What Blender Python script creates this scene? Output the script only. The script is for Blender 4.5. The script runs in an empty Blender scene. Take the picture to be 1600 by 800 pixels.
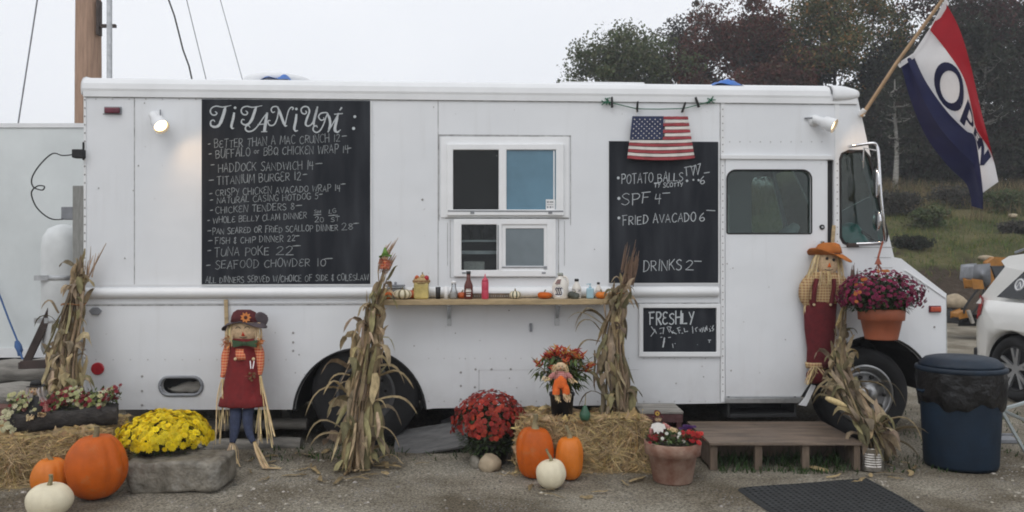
import bpy, bmesh, math, random
import numpy as np
from math import sin, cos, pi, radians, sqrt, atan2
from mathutils import Vector, Matrix
from mathutils.geometry import delaunay_2d_cdt

C = bpy.context.scene.collection
S = bpy.context.scene
rnd = random.Random(7)
nrng = np.random.default_rng(11)

# ---------------------------------------------------------------- camera
F = 1256.0
EYE = 1.62
cam_d = bpy.data.cameras.new("camera")
cam_d.sensor_width = 36.0
cam_d.lens = F / 1600 * 36
cam_d.clip_start = 0.05
cam_d.clip_end = 3000
cam = bpy.data.objects.new("camera", cam_d)
cam.location = (0, 0, EYE)
cam.rotation_euler = (radians(90), 0, 0)
C.objects.link(cam)
S.camera = cam

# ---------------------------------------------------------------- sky + sun
SUN_EL, SUN_AZ = radians(52), radians(200)      # azimuth clockwise from +Y: behind the camera, a little left
world = bpy.data.worlds.new("World")
S.world = world
world.use_nodes = True
nt = world.node_tree
bg = nt.nodes["Background"]
sky = nt.nodes.new("ShaderNodeTexSky")
sky.sky_type = 'NISHITA'
sky.sun_disc = False
sky.sun_elevation = SUN_EL
sky.sun_rotation = SUN_AZ
sky.air_density = 1.0
sky.dust_density = 6.0
sky.ozone_density = 1.0
hs = nt.nodes.new("ShaderNodeHueSaturation")
hs.inputs["Saturation"].default_value = 0.2
nt.links.new(sky.outputs[0], hs.inputs["Color"])
# the overcast layer: thick cloud, faintly mottled
tc = nt.nodes.new("ShaderNodeTexCoord")
cn = nt.nodes.new("ShaderNodeTexNoise")
cn.inputs["Scale"].default_value = 2.2
cn.inputs["Detail"].default_value = 4
nt.links.new(tc.outputs["Generated"], cn.inputs["Vector"])
cr = nt.nodes.new("ShaderNodeValToRGB")
cr.color_ramp.elements[0].position = 0.3
cr.color_ramp.elements[0].color = (8.1, 8.35, 8.85, 1)
cr.color_ramp.elements[1].position = 0.7
cr.color_ramp.elements[1].color = (8.9, 9.1, 9.5, 1)
nt.links.new(cn.outputs["Fac"], cr.inputs["Fac"])
mx = nt.nodes.new("ShaderNodeMixRGB")
mx.inputs["Fac"].default_value = 0.88
nt.links.new(hs.outputs[0], mx.inputs["Color1"])
nt.links.new(cr.outputs[0], mx.inputs["Color2"])
nt.links.new(mx.outputs[0], bg.inputs["Color"])
bg.inputs["Strength"].default_value = 0.12

sun_d = bpy.data.lights.new("sun", 'SUN')
sun_d.energy = 0.55
sun_d.angle = radians(35)
sun_d.color = (1.0, 0.98, 0.95)
sun = bpy.data.objects.new("sun", sun_d)
dv = Vector((sin(SUN_AZ) * cos(SUN_EL), cos(SUN_AZ) * cos(SUN_EL), sin(SUN_EL)))
sun.rotation_euler = dv.to_track_quat('Z', 'Y').to_euler()
C.objects.link(sun)
S.view_settings.view_transform = 'Standard'
S.view_settings.look = 'None'
S.view_settings.exposure = 0.0
S.view_settings.gamma = 1.0
S.cycles.filter_width = 1.9

# ---------------------------------------------------------------- pixel -> place
def W(u, v, Y):
    return Vector(((u - 800) / F * Y, Y, EYE + (400 - v) / F * Y))
def GY(v, z=0.0):
    return (EYE - z) * F / (v - 400)
def G(u, v, z=0.0):
    return W(u, v, GY(v, z))
TH = math.atan(0.0505)
TA = Vector((-3.53, 6.65, 0))
def T(u, v, d=0.0):
    """truck frame: s along the side from the rear, y inward, z up; d is how far the point stands out from the side"""
    x = (u - 800) / F
    t = ((-sin(TH) * TA.x + cos(TH) * TA.y) - d) / (cos(TH) - sin(TH) * x)
    px, py = x * t - TA.x, t - TA.y
    return Vector((cos(TH) * px + sin(TH) * py, -d, EYE + (400 - v) / F * t))
def TW(p):
    return Vector((TA.x + cos(TH) * p.x - sin(TH) * p.y, TA.y + sin(TH) * p.x + cos(TH) * p.y, p.z))

# ---------------------------------------------------------------- materials
MATS = {}
def _n(nt, t): return nt.nodes.new("ShaderNode" + t)
def pm(name, col, rough=0.6, var=0.15, scale=6.0, bump=0.0, bscale=60.0, metal=0.0, tint=False, spec=0.5,
       col2=None, detail=5, stretch=None, emit=None, estr=0.0, coat=0.0, trans=0.0):
    if name in MATS: return MATS[name]
    m = bpy.data.materials.new(name); m.use_nodes = True
    n = m.node_tree; b = n.nodes["Principled BSDF"]
    b.inputs["Roughness"].default_value = rough
    b.inputs["Metallic"].default_value = metal
    b.inputs["Specular IOR Level"].default_value = spec
    if coat: b.inputs["Coat Weight"].default_value = coat
    tcn = _n(n, "TexCoord"); vec = tcn.outputs["Object"]
    if stretch:
        mp = _n(n, "Mapping"); mp.inputs["Scale"].default_value = stretch
        n.links.new(vec, mp.inputs["Vector"]); vec = mp.outputs[0]
    nz = _n(n, "TexNoise"); nz.inputs["Scale"].default_value = scale; nz.inputs["Detail"].default_value = detail
    nz.inputs["Roughness"].default_value = 0.62
    n.links.new(vec, nz.inputs["Vector"])
    rp = _n(n, "ValToRGB")
    c1 = tuple(c * (1 - var) for c in col); c2 = col2 if col2 else tuple(min(1, c * (1 + var)) for c in col)
    rp.color_ramp.elements[0].position = 0.32; rp.color_ramp.elements[0].color = (*c1, 1)
    rp.color_ramp.elements[1].position = 0.68; rp.color_ramp.elements[1].color = (*c2, 1)
    n.links.new(nz.outputs["Fac"], rp.inputs["Fac"])
    out = rp.outputs[0]
    if tint:
        at = _n(n, "Attribute"); at.attribute_name = "tint"
        mm = _n(n, "MixRGB"); mm.blend_type = 'MULTIPLY'; mm.inputs["Fac"].default_value = 1
        n.links.new(out, mm.inputs["Color1"]); n.links.new(at.outputs["Color"], mm.inputs["Color2"]); out = mm.outputs[0]
    n.links.new(out, b.inputs["Base Color"])
    if bump:
        nb = _n(n, "TexNoise"); nb.inputs["Scale"].default_value = bscale; nb.inputs["Detail"].default_value = 6
        n.links.new(vec, nb.inputs["Vector"])
        bp = _n(n, "Bump"); bp.inputs["Strength"].default_value = bump; bp.inputs["Distance"].default_value = 0.02
        n.links.new(nb.outputs["Fac"], bp.inputs["Height"]); n.links.new(bp.outputs[0], b.inputs["Normal"])
    if emit:
        b.inputs["Emission Color"].default_value = (*emit, 1); b.inputs["Emission Strength"].default_value = estr
    if trans:
        tr = _n(n, "BsdfTranslucent"); n.links.new(out, tr.inputs["Color"])
        mixs = _n(n, "MixShader"); mixs.inputs[0].default_value = trans
        o = n.nodes["Material Output"]
        n.links.new(b.outputs[0], mixs.inputs[1]); n.links.new(tr.outputs[0], mixs.inputs[2]); n.links.new(mixs.outputs[0], o.inputs[0])
    MATS[name] = m
    return m

def glass(name, tint, refl=1.0, rough=0.0):
    m = bpy.data.materials.new(name); m.use_nodes = True
    n = m.node_tree; n.nodes.remove(n.nodes["Principled BSDF"]); o = n.nodes["Material Output"]
    tr = _n(n, "BsdfTransparent"); tr.inputs["Color"].default_value = (*tint, 1)
    gl = _n(n, "BsdfGlossy"); gl.inputs["Roughness"].default_value = rough
    fr = _n(n, "Fresnel"); fr.inputs["IOR"].default_value = 1.5
    nz = _n(n, "TexNoise"); nz.inputs["Scale"].default_value = 3
    mr = _n(n, "MapRange"); mr.inputs["To Min"].default_value = refl * 0.85; mr.inputs["To Max"].default_value = refl * 1.2
    n.links.new(nz.outputs["Fac"], mr.inputs["Value"])
    mu = _n(n, "Math"); mu.operation = 'MULTIPLY'
    n.links.new(fr.outputs[0], mu.inputs[0]); n.links.new(mr.outputs[0], mu.inputs[1])
    mixs = _n(n, "MixShader")
    n.links.new(mu.outputs[0], mixs.inputs[0]); n.links.new(tr.outputs[0], mixs.inputs[1]); n.links.new(gl.outputs[0], mixs.inputs[2])
    n.links.new(mixs.outputs[0], o.inputs[0])
    MATS[name] = m
    return m

def truck_paint():
    m = bpy.data.materials.new("truck_white_paint"); m.use_nodes = True
    n = m.node_tree; b = n.nodes["Principled BSDF"]
    tcn = _n(n, "TexCoord"); vec = tcn.outputs["Object"]
    base = _n(n, "TexNoise"); base.inputs["Scale"].default_value = 0.9; base.inputs["Detail"].default_value = 6
    n.links.new(vec, base.inputs["Vector"])
    r1 = _n(n, "ValToRGB"); r1.color_ramp.elements[0].position = .3; r1.color_ramp.elements[0].color = (.70, .72, .745, 1)
    r1.color_ramp.elements[1].position = .7; r1.color_ramp.elements[1].color = (.775, .79, .81, 1)
    n.links.new(base.outputs["Fac"], r1.inputs["Fac"])
    # grime that ran down the sheet in streaks
    mp = _n(n, "Mapping"); mp.inputs["Scale"].default_value = (9, 9, .8); n.links.new(vec, mp.inputs["Vector"])
    st = _n(n, "TexNoise"); st.inputs["Scale"].default_value = 1.6; st.inputs["Detail"].default_value = 7; n.links.new(mp.outputs[0], st.inputs["Vector"])
    r2 = _n(n, "ValToRGB"); r2.color_ramp.elements[0].position = .56; r2.color_ramp.elements[0].color = (0, 0, 0, 1)
    r2.color_ramp.elements[1].position = .85; r2.color_ramp.elements[1].color = (.22, .22, .22, 1)
    n.links.new(st.outputs["Fac"], r2.inputs["Fac"])
    mx1 = _n(n, "MixRGB"); n.links.new(r2.outputs[0], mx1.inputs["Fac"]); n.links.new(r1.outputs[0], mx1.inputs["Color1"])
    mx1.inputs["Color2"].default_value = (.46, .45, .43, 1)
    # small rust and chip specks
    vo = _n(n, "TexNoise"); vo.inputs["Scale"].default_value = 26; vo.inputs["Detail"].default_value = 3; n.links.new(vec, vo.inputs["Vector"])
    r3 = _n(n, "ValToRGB"); r3.color_ramp.elements[0].position = .735; r3.color_ramp.elements[0].color = (0, 0, 0, 1)
    r3.color_ramp.elements[1].position = .76; r3.color_ramp.elements[1].color = (.8, .8, .8, 1)
    n.links.new(vo.outputs["Fac"], r3.inputs["Fac"])
    mx2 = _n(n, "MixRGB"); n.links.new(r3.outputs[0], mx2.inputs["Fac"]); n.links.new(mx1.outputs[0], mx2.inputs["Color1"])
    mx2.inputs["Color2"].default_value = (.17, .13, .11, 1)
    # mud splashed up the lower panels by the wheels
    sp = _n(n, "SeparateXYZ"); n.links.new(vec, sp.inputs[0])
    mr = _n(n, "MapRange"); mr.inputs["From Min"].default_value = .36; mr.inputs["From Max"].default_value = .85; mr.inputs["To Min"].default_value = .62; mr.inputs["To Max"].default_value = 0
    n.links.new(sp.outputs["Z"], mr.inputs["Value"])
    sn = _n(n, "TexNoise"); sn.inputs["Scale"].default_value = 5; sn.inputs["Detail"].default_value = 9; sn.inputs["Roughness"].default_value = .7; n.links.new(vec, sn.inputs["Vector"])
    mp2 = _n(n, "Math"); mp2.operation = 'MULTIPLY'; n.links.new(mr.outputs[0], mp2.inputs[0]); n.links.new(sn.outputs["Fac"], mp2.inputs[1])
    mx3 = _n(n, "MixRGB"); n.links.new(mp2.outputs[0], mx3.inputs["Fac"]); n.links.new(mx2.outputs[0], mx3.inputs["Color1"]); mx3.inputs["Color2"].default_value = (.36, .34, .33, 1)
    n.links.new(mx3.outputs[0], b.inputs["Base Color"])
    b.inputs["Roughness"].default_value = .42
    b.inputs["Specular IOR Level"].default_value = .4
    # sheet-metal waviness
    w = _n(n, "TexNoise"); w.inputs["Scale"].default_value = 2.4; w.inputs["Detail"].default_value = 2; n.links.new(vec, w.inputs["Vector"])
    bp = _n(n, "Bump"); bp.inputs["Strength"].default_value = .45; bp.inputs["Distance"].default_value = .03
    n.links.new(w.outputs["Fac"], bp.inputs["Height"]); n.links.new(bp.outputs[0], b.inputs["Normal"])
    return m

def ground_mat():
    m = bpy.data.materials.new("dirt_and_gravel"); m.use_nodes = True
    n = m.node_tree; b = n.nodes["Principled BSDF"]
    vec = _n(n, "TexCoord").outputs["Object"]
    def noise(s, d=6, r=.6):
        z = _n(n, "TexNoise"); z.inputs["Scale"].default_value = s; z.inputs["Detail"].default_value = d
        z.inputs["Roughness"].default_value = r; n.links.new(vec, z.inputs["Vector"]); return z.outputs["Fac"]
    def ramp(f, p0, c0, p1, c1):
        r = _n(n, "ValToRGB"); e = r.color_ramp.elements
        e[0].position = p0; e[0].color = (*c0, 1); e[1].position = p1; e[1].color = (*c1, 1); n.links.new(f, r.inputs["Fac"]); return r.outputs[0]
    big = ramp(noise(1.1, 8), .38, (.16, .135, .098), .62, (.37, .34, .282))
    fine = ramp(noise(62, 4, .8), .38, (.22, .21, .19), .62, (1.62, 1.6, 1.55))  # gravel tone, with the grit's relief shading put into its contrast
    mul = _n(n, "MixRGB"); mul.blend_type = 'MULTIPLY'; mul.inputs["Fac"].default_value = .85
    n.links.new(big, mul.inputs["Color1"]); n.links.new(fine, mul.inputs["Color2"])
    vo = _n(n, "TexVoronoi"); vo.inputs["Scale"].default_value = 48; n.links.new(vec, vo.inputs["Vector"])
    peb = ramp(vo.outputs["Distance"], .16, (1, 1, 1), .3, (0, 0, 0))
    pat = ramp(noise(3.0, 4), .48, (0, 0, 0), .62, (1, 1, 1))
    pm_ = _n(n, "MixRGB"); pm_.blend_type = 'MULTIPLY'; pm_.inputs["Fac"].default_value = 1
    n.links.new(peb, pm_.inputs["Color1"]); n.links.new(pat, pm_.inputs["Color2"])
    vc = _n(n, "HueSaturation"); vc.inputs["Saturation"].default_value = .12; vc.inputs["Value"].default_value = .42
    n.links.new(vo.outputs["Color"], vc.inputs["Color"])
    mx = _n(n, "MixRGB"); n.links.new(pm_.outputs[0], mx.inputs["Fac"]); n.links.new(mul.outputs[0], mx.inputs["Color1"]); n.links.new(vc.outputs[0], mx.inputs["Color2"])
    n.links.new(mx.outputs[0], b.inputs["Base Color"])
    b.inputs["Roughness"].default_value = .93; b.inputs["Specular IOR Level"].default_value = .2
    add = _n(n, "Math"); add.operation = 'ADD'; n.links.new(noise(60, 6, .7), add.inputs[0]); n.links.new(noise(7, 5), add.inputs[1])
    bp = _n(n, "Bump"); bp.inputs["Strength"].default_value = .9; bp.inputs["Distance"].default_value = .03
    n.links.new(add.outputs[0], bp.inputs["Height"]); n.links.new(bp.outputs[0], b.inputs["Normal"])
    return m

def board_mat():
    m = bpy.data.materials.new("chalkboard_slate"); m.use_nodes = True
    n = m.node_tree; b = n.nodes["Principled BSDF"]
    vec = _n(n, "TexCoord").outputs["Object"]
    mp = _n(n, "Mapping"); mp.inputs["Scale"].default_value = (5, 5, .9); mp.inputs["Rotation"].default_value = (0, .25, 0); n.links.new(vec, mp.inputs["Vector"])
    z = _n(n, "TexNoise"); z.inputs["Scale"].default_value = 1.5; z.inputs["Detail"].default_value = 6; n.links.new(mp.outputs[0], z.inputs["Vector"])
    r = _n(n, "ValToRGB"); e = r.color_ramp.elements
    e[0].position = .4; e[0].color = (.012, .0145, .02, 1); e[1].position = .8; e[1].color = (.04, .044, .052, 1)
    n.links.new(z.outputs["Fac"], r.inputs["Fac"]); n.links.new(r.outputs[0], b.inputs["Base Color"])
    b.inputs["Roughness"].default_value = .75; b.inputs["Specular IOR Level"].default_value = .25
    return m

PAINT = truck_paint()
GROUND = ground_mat()
BOARD = board_mat()
M_ = dict(
    trim=pm("white_trim", (.74, .75, .76), .45, .05, 3, .05, 20),
    window_white=pm("window_vinyl_white", (.80, .81, .82), .35, .04, 5),
    seam=pm("seam_grime", (.36, .36, .36), .8, .5, 14),
    rivet=pm("rivet_metal", (.33, .32, .31), .5, .3, 40, metal=.3),
    black=pm("black_rubber", (.015, .015, .016), .75, .3, 20, .1, 80),
    tyre=pm("tyre_rubber", (.011, .011, .012), .85, .3, 12, .25, 120),
    dark=pm("underbody_dark", (.018, .017, .016), .9, .4, 6, .2, 30),
    darksteel=pm("dark_brown_steel", (.05, .035, .03), .7, .35, 10, .1, 60),
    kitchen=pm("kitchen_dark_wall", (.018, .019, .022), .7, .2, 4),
    cab=pm("cab_grey_trim", (.09, .095, .1), .8, .2, 5),
    steel=pm("galvanised_steel", (.45, .46, .47), .35, .2, 14, metal=.85),
    hub=pm("dull_hub_metal", (.38, .38, .38), .3, .25, 10, metal=.9),
    rearrim=pm("rear_rim_paint", (.07, .07, .072), .6, .3, 10),
    chrome=pm("chrome", (.7, .7, .71), .12, .05, 10, metal=1.0),
    grey=pm("grey_paint", (.22, .23, .25), .6, .2, 8),
    wood=pm("shelf_pine_weathered", (.40, .30, .17), .75, .3, 5, .2, 40, stretch=(1, 8, 8)),
    ply=pm("plywood_worn", (.155, .115, .085), .85, .45, 3, .2, 40, stretch=(1, 5, 5)),
    post=pm("rough_lumber", (.13, .095, .068), .9, .35, 6, .3, 40, stretch=(6, 6, 1)),
    pole=pm("pole_wood", (.34, .22, .155), .85, .25, 5, .3, 30, stretch=(7, 7, .5)),
    greypost=pm("grey_weathered_post", (.27, .27, .255), .85, .2, 8, .2, 40, stretch=(7, 7, 1)),
    oldwood=pm("old_grey_timber", (.25, .235, .21), .9, .4, 4, .5, 25, stretch=(.7, 5, 5)),
    rust=pm("rust_red_boards", (.13, .055, .04), .8, .3, 6, .15, 40, stretch=(1, 6, 6)),
    trailer=pm("trailer_pale_sheet", (.65, .685, .685), .5, .09, 1.5, .05, 5),
    tank=pm("tank_white_paint", (.60, .62, .62), .4, .1, 5),
    corn=pm("dry_corn_leaf", (.33, .265, .17), .85, .4, 9, .25, 60, tint=True, stretch=(3, 3, 1), trans=.25),
    stalk=pm("dry_corn_stalk", (.25, .19, .115), .85, .35, 9, .2, 60, tint=True),
    cob=pm("corn_cob", (.62, .48, .24), .6, .25, 60, .5, 150),
    hay=pm("hay_core", (.30, .22, .115), .95, .5, 18, 1.0, 45, stretch=(1, 3, 3)),
    straw=pm("straw", (.58, .46, .27), .85, .3, 20, tint=True, trans=.15),
    twine=pm("twine", (.25, .12, .05), .9),
    raffia=pm("raffia", (.62, .49, .29), .8, .2, 20, tint=True),
    pump=pm("pumpkin_orange", (.50, .096, .004), .5, .24, 4, .15, 25, spec=.3),
    pumpy=pm("pumpkin_light_orange", (.62, .165, .008), .5, .15, 4, .15, 25),
    pumpred=pm("pumpkin_red_orange", (.50, .10, .02), .42, .2, 4, .15, 25),
    pumpw=pm("pumpkin_cream", (.70, .63, .46), .5, .12, 5, .15, 25),
    stem=pm("pumpkin_stem", (.22, .185, .10), .85, .35, 15, .4, 40),
    leaf=pm("plant_leaf", (.045, .075, .022), .6, .35, 20, tint=True, trans=.2),
    yellow=pm("yellow_bloom", (.97, .73, .006), .7, .12, 30, tint=True, trans=.15),
    redbloom=pm("red_bloom", (.40, .036, .022), .75, .2, 30, tint=True, trans=.15),
    purple=pm("purple_bloom", (.25, .016, .075), .75, .2, 30, tint=True, trans=.15),
    bloom=pm("mixed_bloom", (1, 1, 1), .75, .05, 30, tint=True, trans=.15),
    terra=pm("terracotta", (.36, .105, .05), .8, .2, 5, .1, 40),
    terraw=pm("terracotta_weathered", (.27, .10, .06), .9, .35, 6, .2, 40, col2=(.36, .25, .19)),
    plasticblack=pm("black_plastic", (.012, .012, .014), .4, .2, 10),
    bark=pm("log_bark_dark", (.05, .045, .042), .95, .45, 10, .9, 30, stretch=(1, 4, 4)),
    soil=pm("potting_soil", (.03, .022, .016), .95, .4, 30, .6, 60),
    rock=pm("grey_field_stone", (.155, .135, .10), .95, .55, 7, 1.0, 26, col2=(.27, .245, .20), detail=8),
    rockt=pm("tan_stone", (.36, .29, .20), .85, .25, 5, .4, 14),
    can=pm("bin_navy_plastic", (.006, .017, .034), .6, .25, 6, .08, 60, spec=.3),
    canlid=pm("bin_lid_navy", (.008, .018, .033), .55, .25, 6, spec=.35),
    liner=pm("black_bin_liner", (.006, .006, .007), .3, .3, 9, .9, 14),
    mat=pm("rubber_mat", (.022, .024, .025), .7, .3, 12, .2, 60),
    burg=pm("burgundy_felt", (.11, .010, .014), .95, .2, 20, .3, 120),
    dress=pm("dark_red_felt", (.14, .009, .010), .95, .2, 20, .3, 120),
    denim=pm("denim", (.035, .045, .085), .95, .3, 30, .3, 150),
    linen=pm("linen_face", (.62, .45, .28), .95, .2, 60, .5, 220),
    hatmaroon=pm("maroon_hat_felt", (.085, .015, .017), .95, .2, 20, .2, 100),
    hatgrey=pm("grey_hat_felt", (.085, .068, .075), .95, .2, 20, .2, 100),
    hatorange=pm("orange_hat_felt", (.40, .13, .025), .95, .2, 20, .2, 100),
    green=pm("green_felt", (.035, .065, .03), .95, .2, 20),
    limegreen=pm("lime_felt", (.12, .22, .04), .95, .2, 20),
    orange=pm("orange_felt", (.70, .14, .025), .95, .2, 20),
    noser=pm("red_nose", (.55, .05, .02), .8),
    inkblack=pm("ink_black", (.01, .01, .01), .7),
    chalk=pm("chalk_soft", (.30, .32, .33), .95, .35, 60),
    chalkb=pm("chalk_bright", (.52, .55, .57), .95, .12, 60),
    sred=pm("flag_stripe_red", (.33, .055, .065), .8, .25, 12, .1, 60),
    swhite=pm("flag_stripe_white", (.70, .66, .62), .8, .12, 12, .1, 60),
    sblue=pm("flag_canton_blue", (.025, .035, .085), .8, .2, 12, .1, 60),
    clothred=pm("flag_cloth_red", (.34, .010, .020), .75, .1, 5, trans=.35),
    clothwhite=pm("flag_cloth_white", (.78, .77, .78), .75, .05, 5, trans=.35),
    clothblue=pm("flag_cloth_blue", (.012, .015, .062), .75, .15, 5, trans=.2),
    bamboo=pm("pole_bamboo", (.38, .25, .14), .6, .2, 10),
    rope=pm("green_string", (.03, .14, .08), .8),
    bluerope=pm("blue_rope", (.05, .11, .26), .8),
    tarp=pm("blue_tarp", (.02, .12, .42), .5, .25, 8, .3, 30),
    redlens=pm("red_lens", (.40, .02, .03), .25, .15, 20),
    darkredlens=pm("dark_red_lens", (.12, .012, .03), .25, .2, 20),
    orangelens=pm("orange_lens", (.45, .07, .03), .25, .2, 20),
    suv=pm("suv_white_paint", (.78, .77, .74), .22, .03, 2, coat=.5),
    suvglass=pm("suv_dark_glass", (.012, .014, .017), .08, .2, 4),
    alloy=pm("alloy_wheel", (.42, .43, .45), .35, .1, 10, metal=.7),
    machine=pm("machine_yellow", (.33, .14, .018), .5, .25, 8),
    bottle=pm("ketchup_bottle_brown", (.10, .018, .012), .2, .2, 6),
    squeeze=pm("squeeze_bottle_red", (.52, .05, .09), .35, .1, 6),
    jug=pm("jug_cream_plastic", (.72, .68, .62), .4, .08, 6),
    label=pm("paper_label", (.62, .58, .54), .7, .3, 60),
    clear=glass("clear_plastic", (.86, .88, .89), .9, .08),
    aqua=pm("aqua_liquid", (.34, .52, .60), .2, .08, 5),
    jaryellow=pm("jar_yellow_contents", (.50, .40, .14), .35, .25, 10, .2, 40),
    burlap=pm("burlap", (.45, .32, .16), .95, .25, 60, .3, 200),
    screen=pm("insect_screen_grey", (.15, .185, .205), .35, .15, 3, spec=.7),
    bluefilm=pm("blue_window_film", (.085, .19, .265), .18, .16, 2.5, spec=.7),
    sticker=pm("white_sticker", (.8, .8, .8), .5),
    glass=glass("cab_glass", (.70, .77, .75), 1.1),
    glassk=glass("service_glass", (.80, .84, .84), .55),
    greyplank=pm("grey_plank", (.13, .13, .13), .8, .3, 5, .2, 40, stretch=(1, 6, 6)),
    crate=pm("maroon_crate_wood", (.065, .025, .025), .85, .3, 8, .2, 40),
    greencr=pm("green_crate", (.02, .10, .05), .6),
    concrete=pm("grey_block", (.30, .28, .25), .9, .25, 8, .3, 30),
    alum=pm("aluminium_leg", (.42, .47, .48), .4, .1, 8, metal=.4),
    grass=pm("bank_grass", (.115, .140, .042), .9, .3, 3, tint=True, trans=.2),
        crown=pm("tree_leaves", (1, 1, 1), .7, .12, 4, tint=True, trans=.2, spec=.2),
    trunk=pm("tree_bark", (.07, .06, .05), .95, .4, 5, .6, 20),
    birch=pm("birch_bark", (.26, .25, .225), .85, .45, 6, .3, 20, stretch=(1, 1, 4)),
    pebble=pm("pebbles", (.30, .275, .245), .9, .3, 30, tint=True),
    bulb=pm("lit_bulb", (1, .85, .6), .4, emit=(1.0, .70, .36), estr=6.0),
)

def blemish(m, spot, amount, scale):
    """scars and dust patches over a finished material"""
    n = m.node_tree; b = n.nodes["Principled BSDF"]; src = b.inputs["Base Color"].links[0].from_socket
    vec = _n(n, "TexCoord").outputs["Object"]; z = _n(n, "TexNoise"); z.inputs["Scale"].default_value = scale; z.inputs["Detail"].default_value = 8; z.inputs["Roughness"].default_value = .7; n.links.new(vec, z.inputs["Vector"])
    r = _n(n, "ValToRGB"); r.color_ramp.elements[0].position = .56; r.color_ramp.elements[0].color = (0, 0, 0, 1); r.color_ramp.elements[1].position = .74; r.color_ramp.elements[1].color = (amount,) * 3 + (1,)
    n.links.new(z.outputs["Fac"], r.inputs["Fac"]); mx = _n(n, "MixRGB"); n.links.new(r.outputs[0], mx.inputs["Fac"]); n.links.new(src, mx.inputs["Color1"]); mx.inputs["Color2"].default_value = (*spot, 1); n.links.new(mx.outputs[0], b.inputs["Base Color"])
    rr = _n(n, "MapRange"); rr.inputs["To Min"].default_value = .38; rr.inputs["To Max"].default_value = .75; n.links.new(z.outputs["Fac"], rr.inputs["Value"]); n.links.new(rr.outputs[0], b.inputs["Roughness"])
blemish(M_['pump'], (.34, .20, .09), .6, 9); blemish(M_['pumpy'], (.42, .26, .10), .5, 9); blemish(M_['pumpw'], (.42, .34, .22), .6, 10)
blemish(M_['terra'], (.30, .2, .15), .5, 8); blemish(M_['ply'], (.07, .055, .045), .7, 3); blemish(M_['rock'], (.42, .41, .38), .55, 4); blemish(M_['canlid'], (.06, .06, .06), .5, 10)

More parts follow.
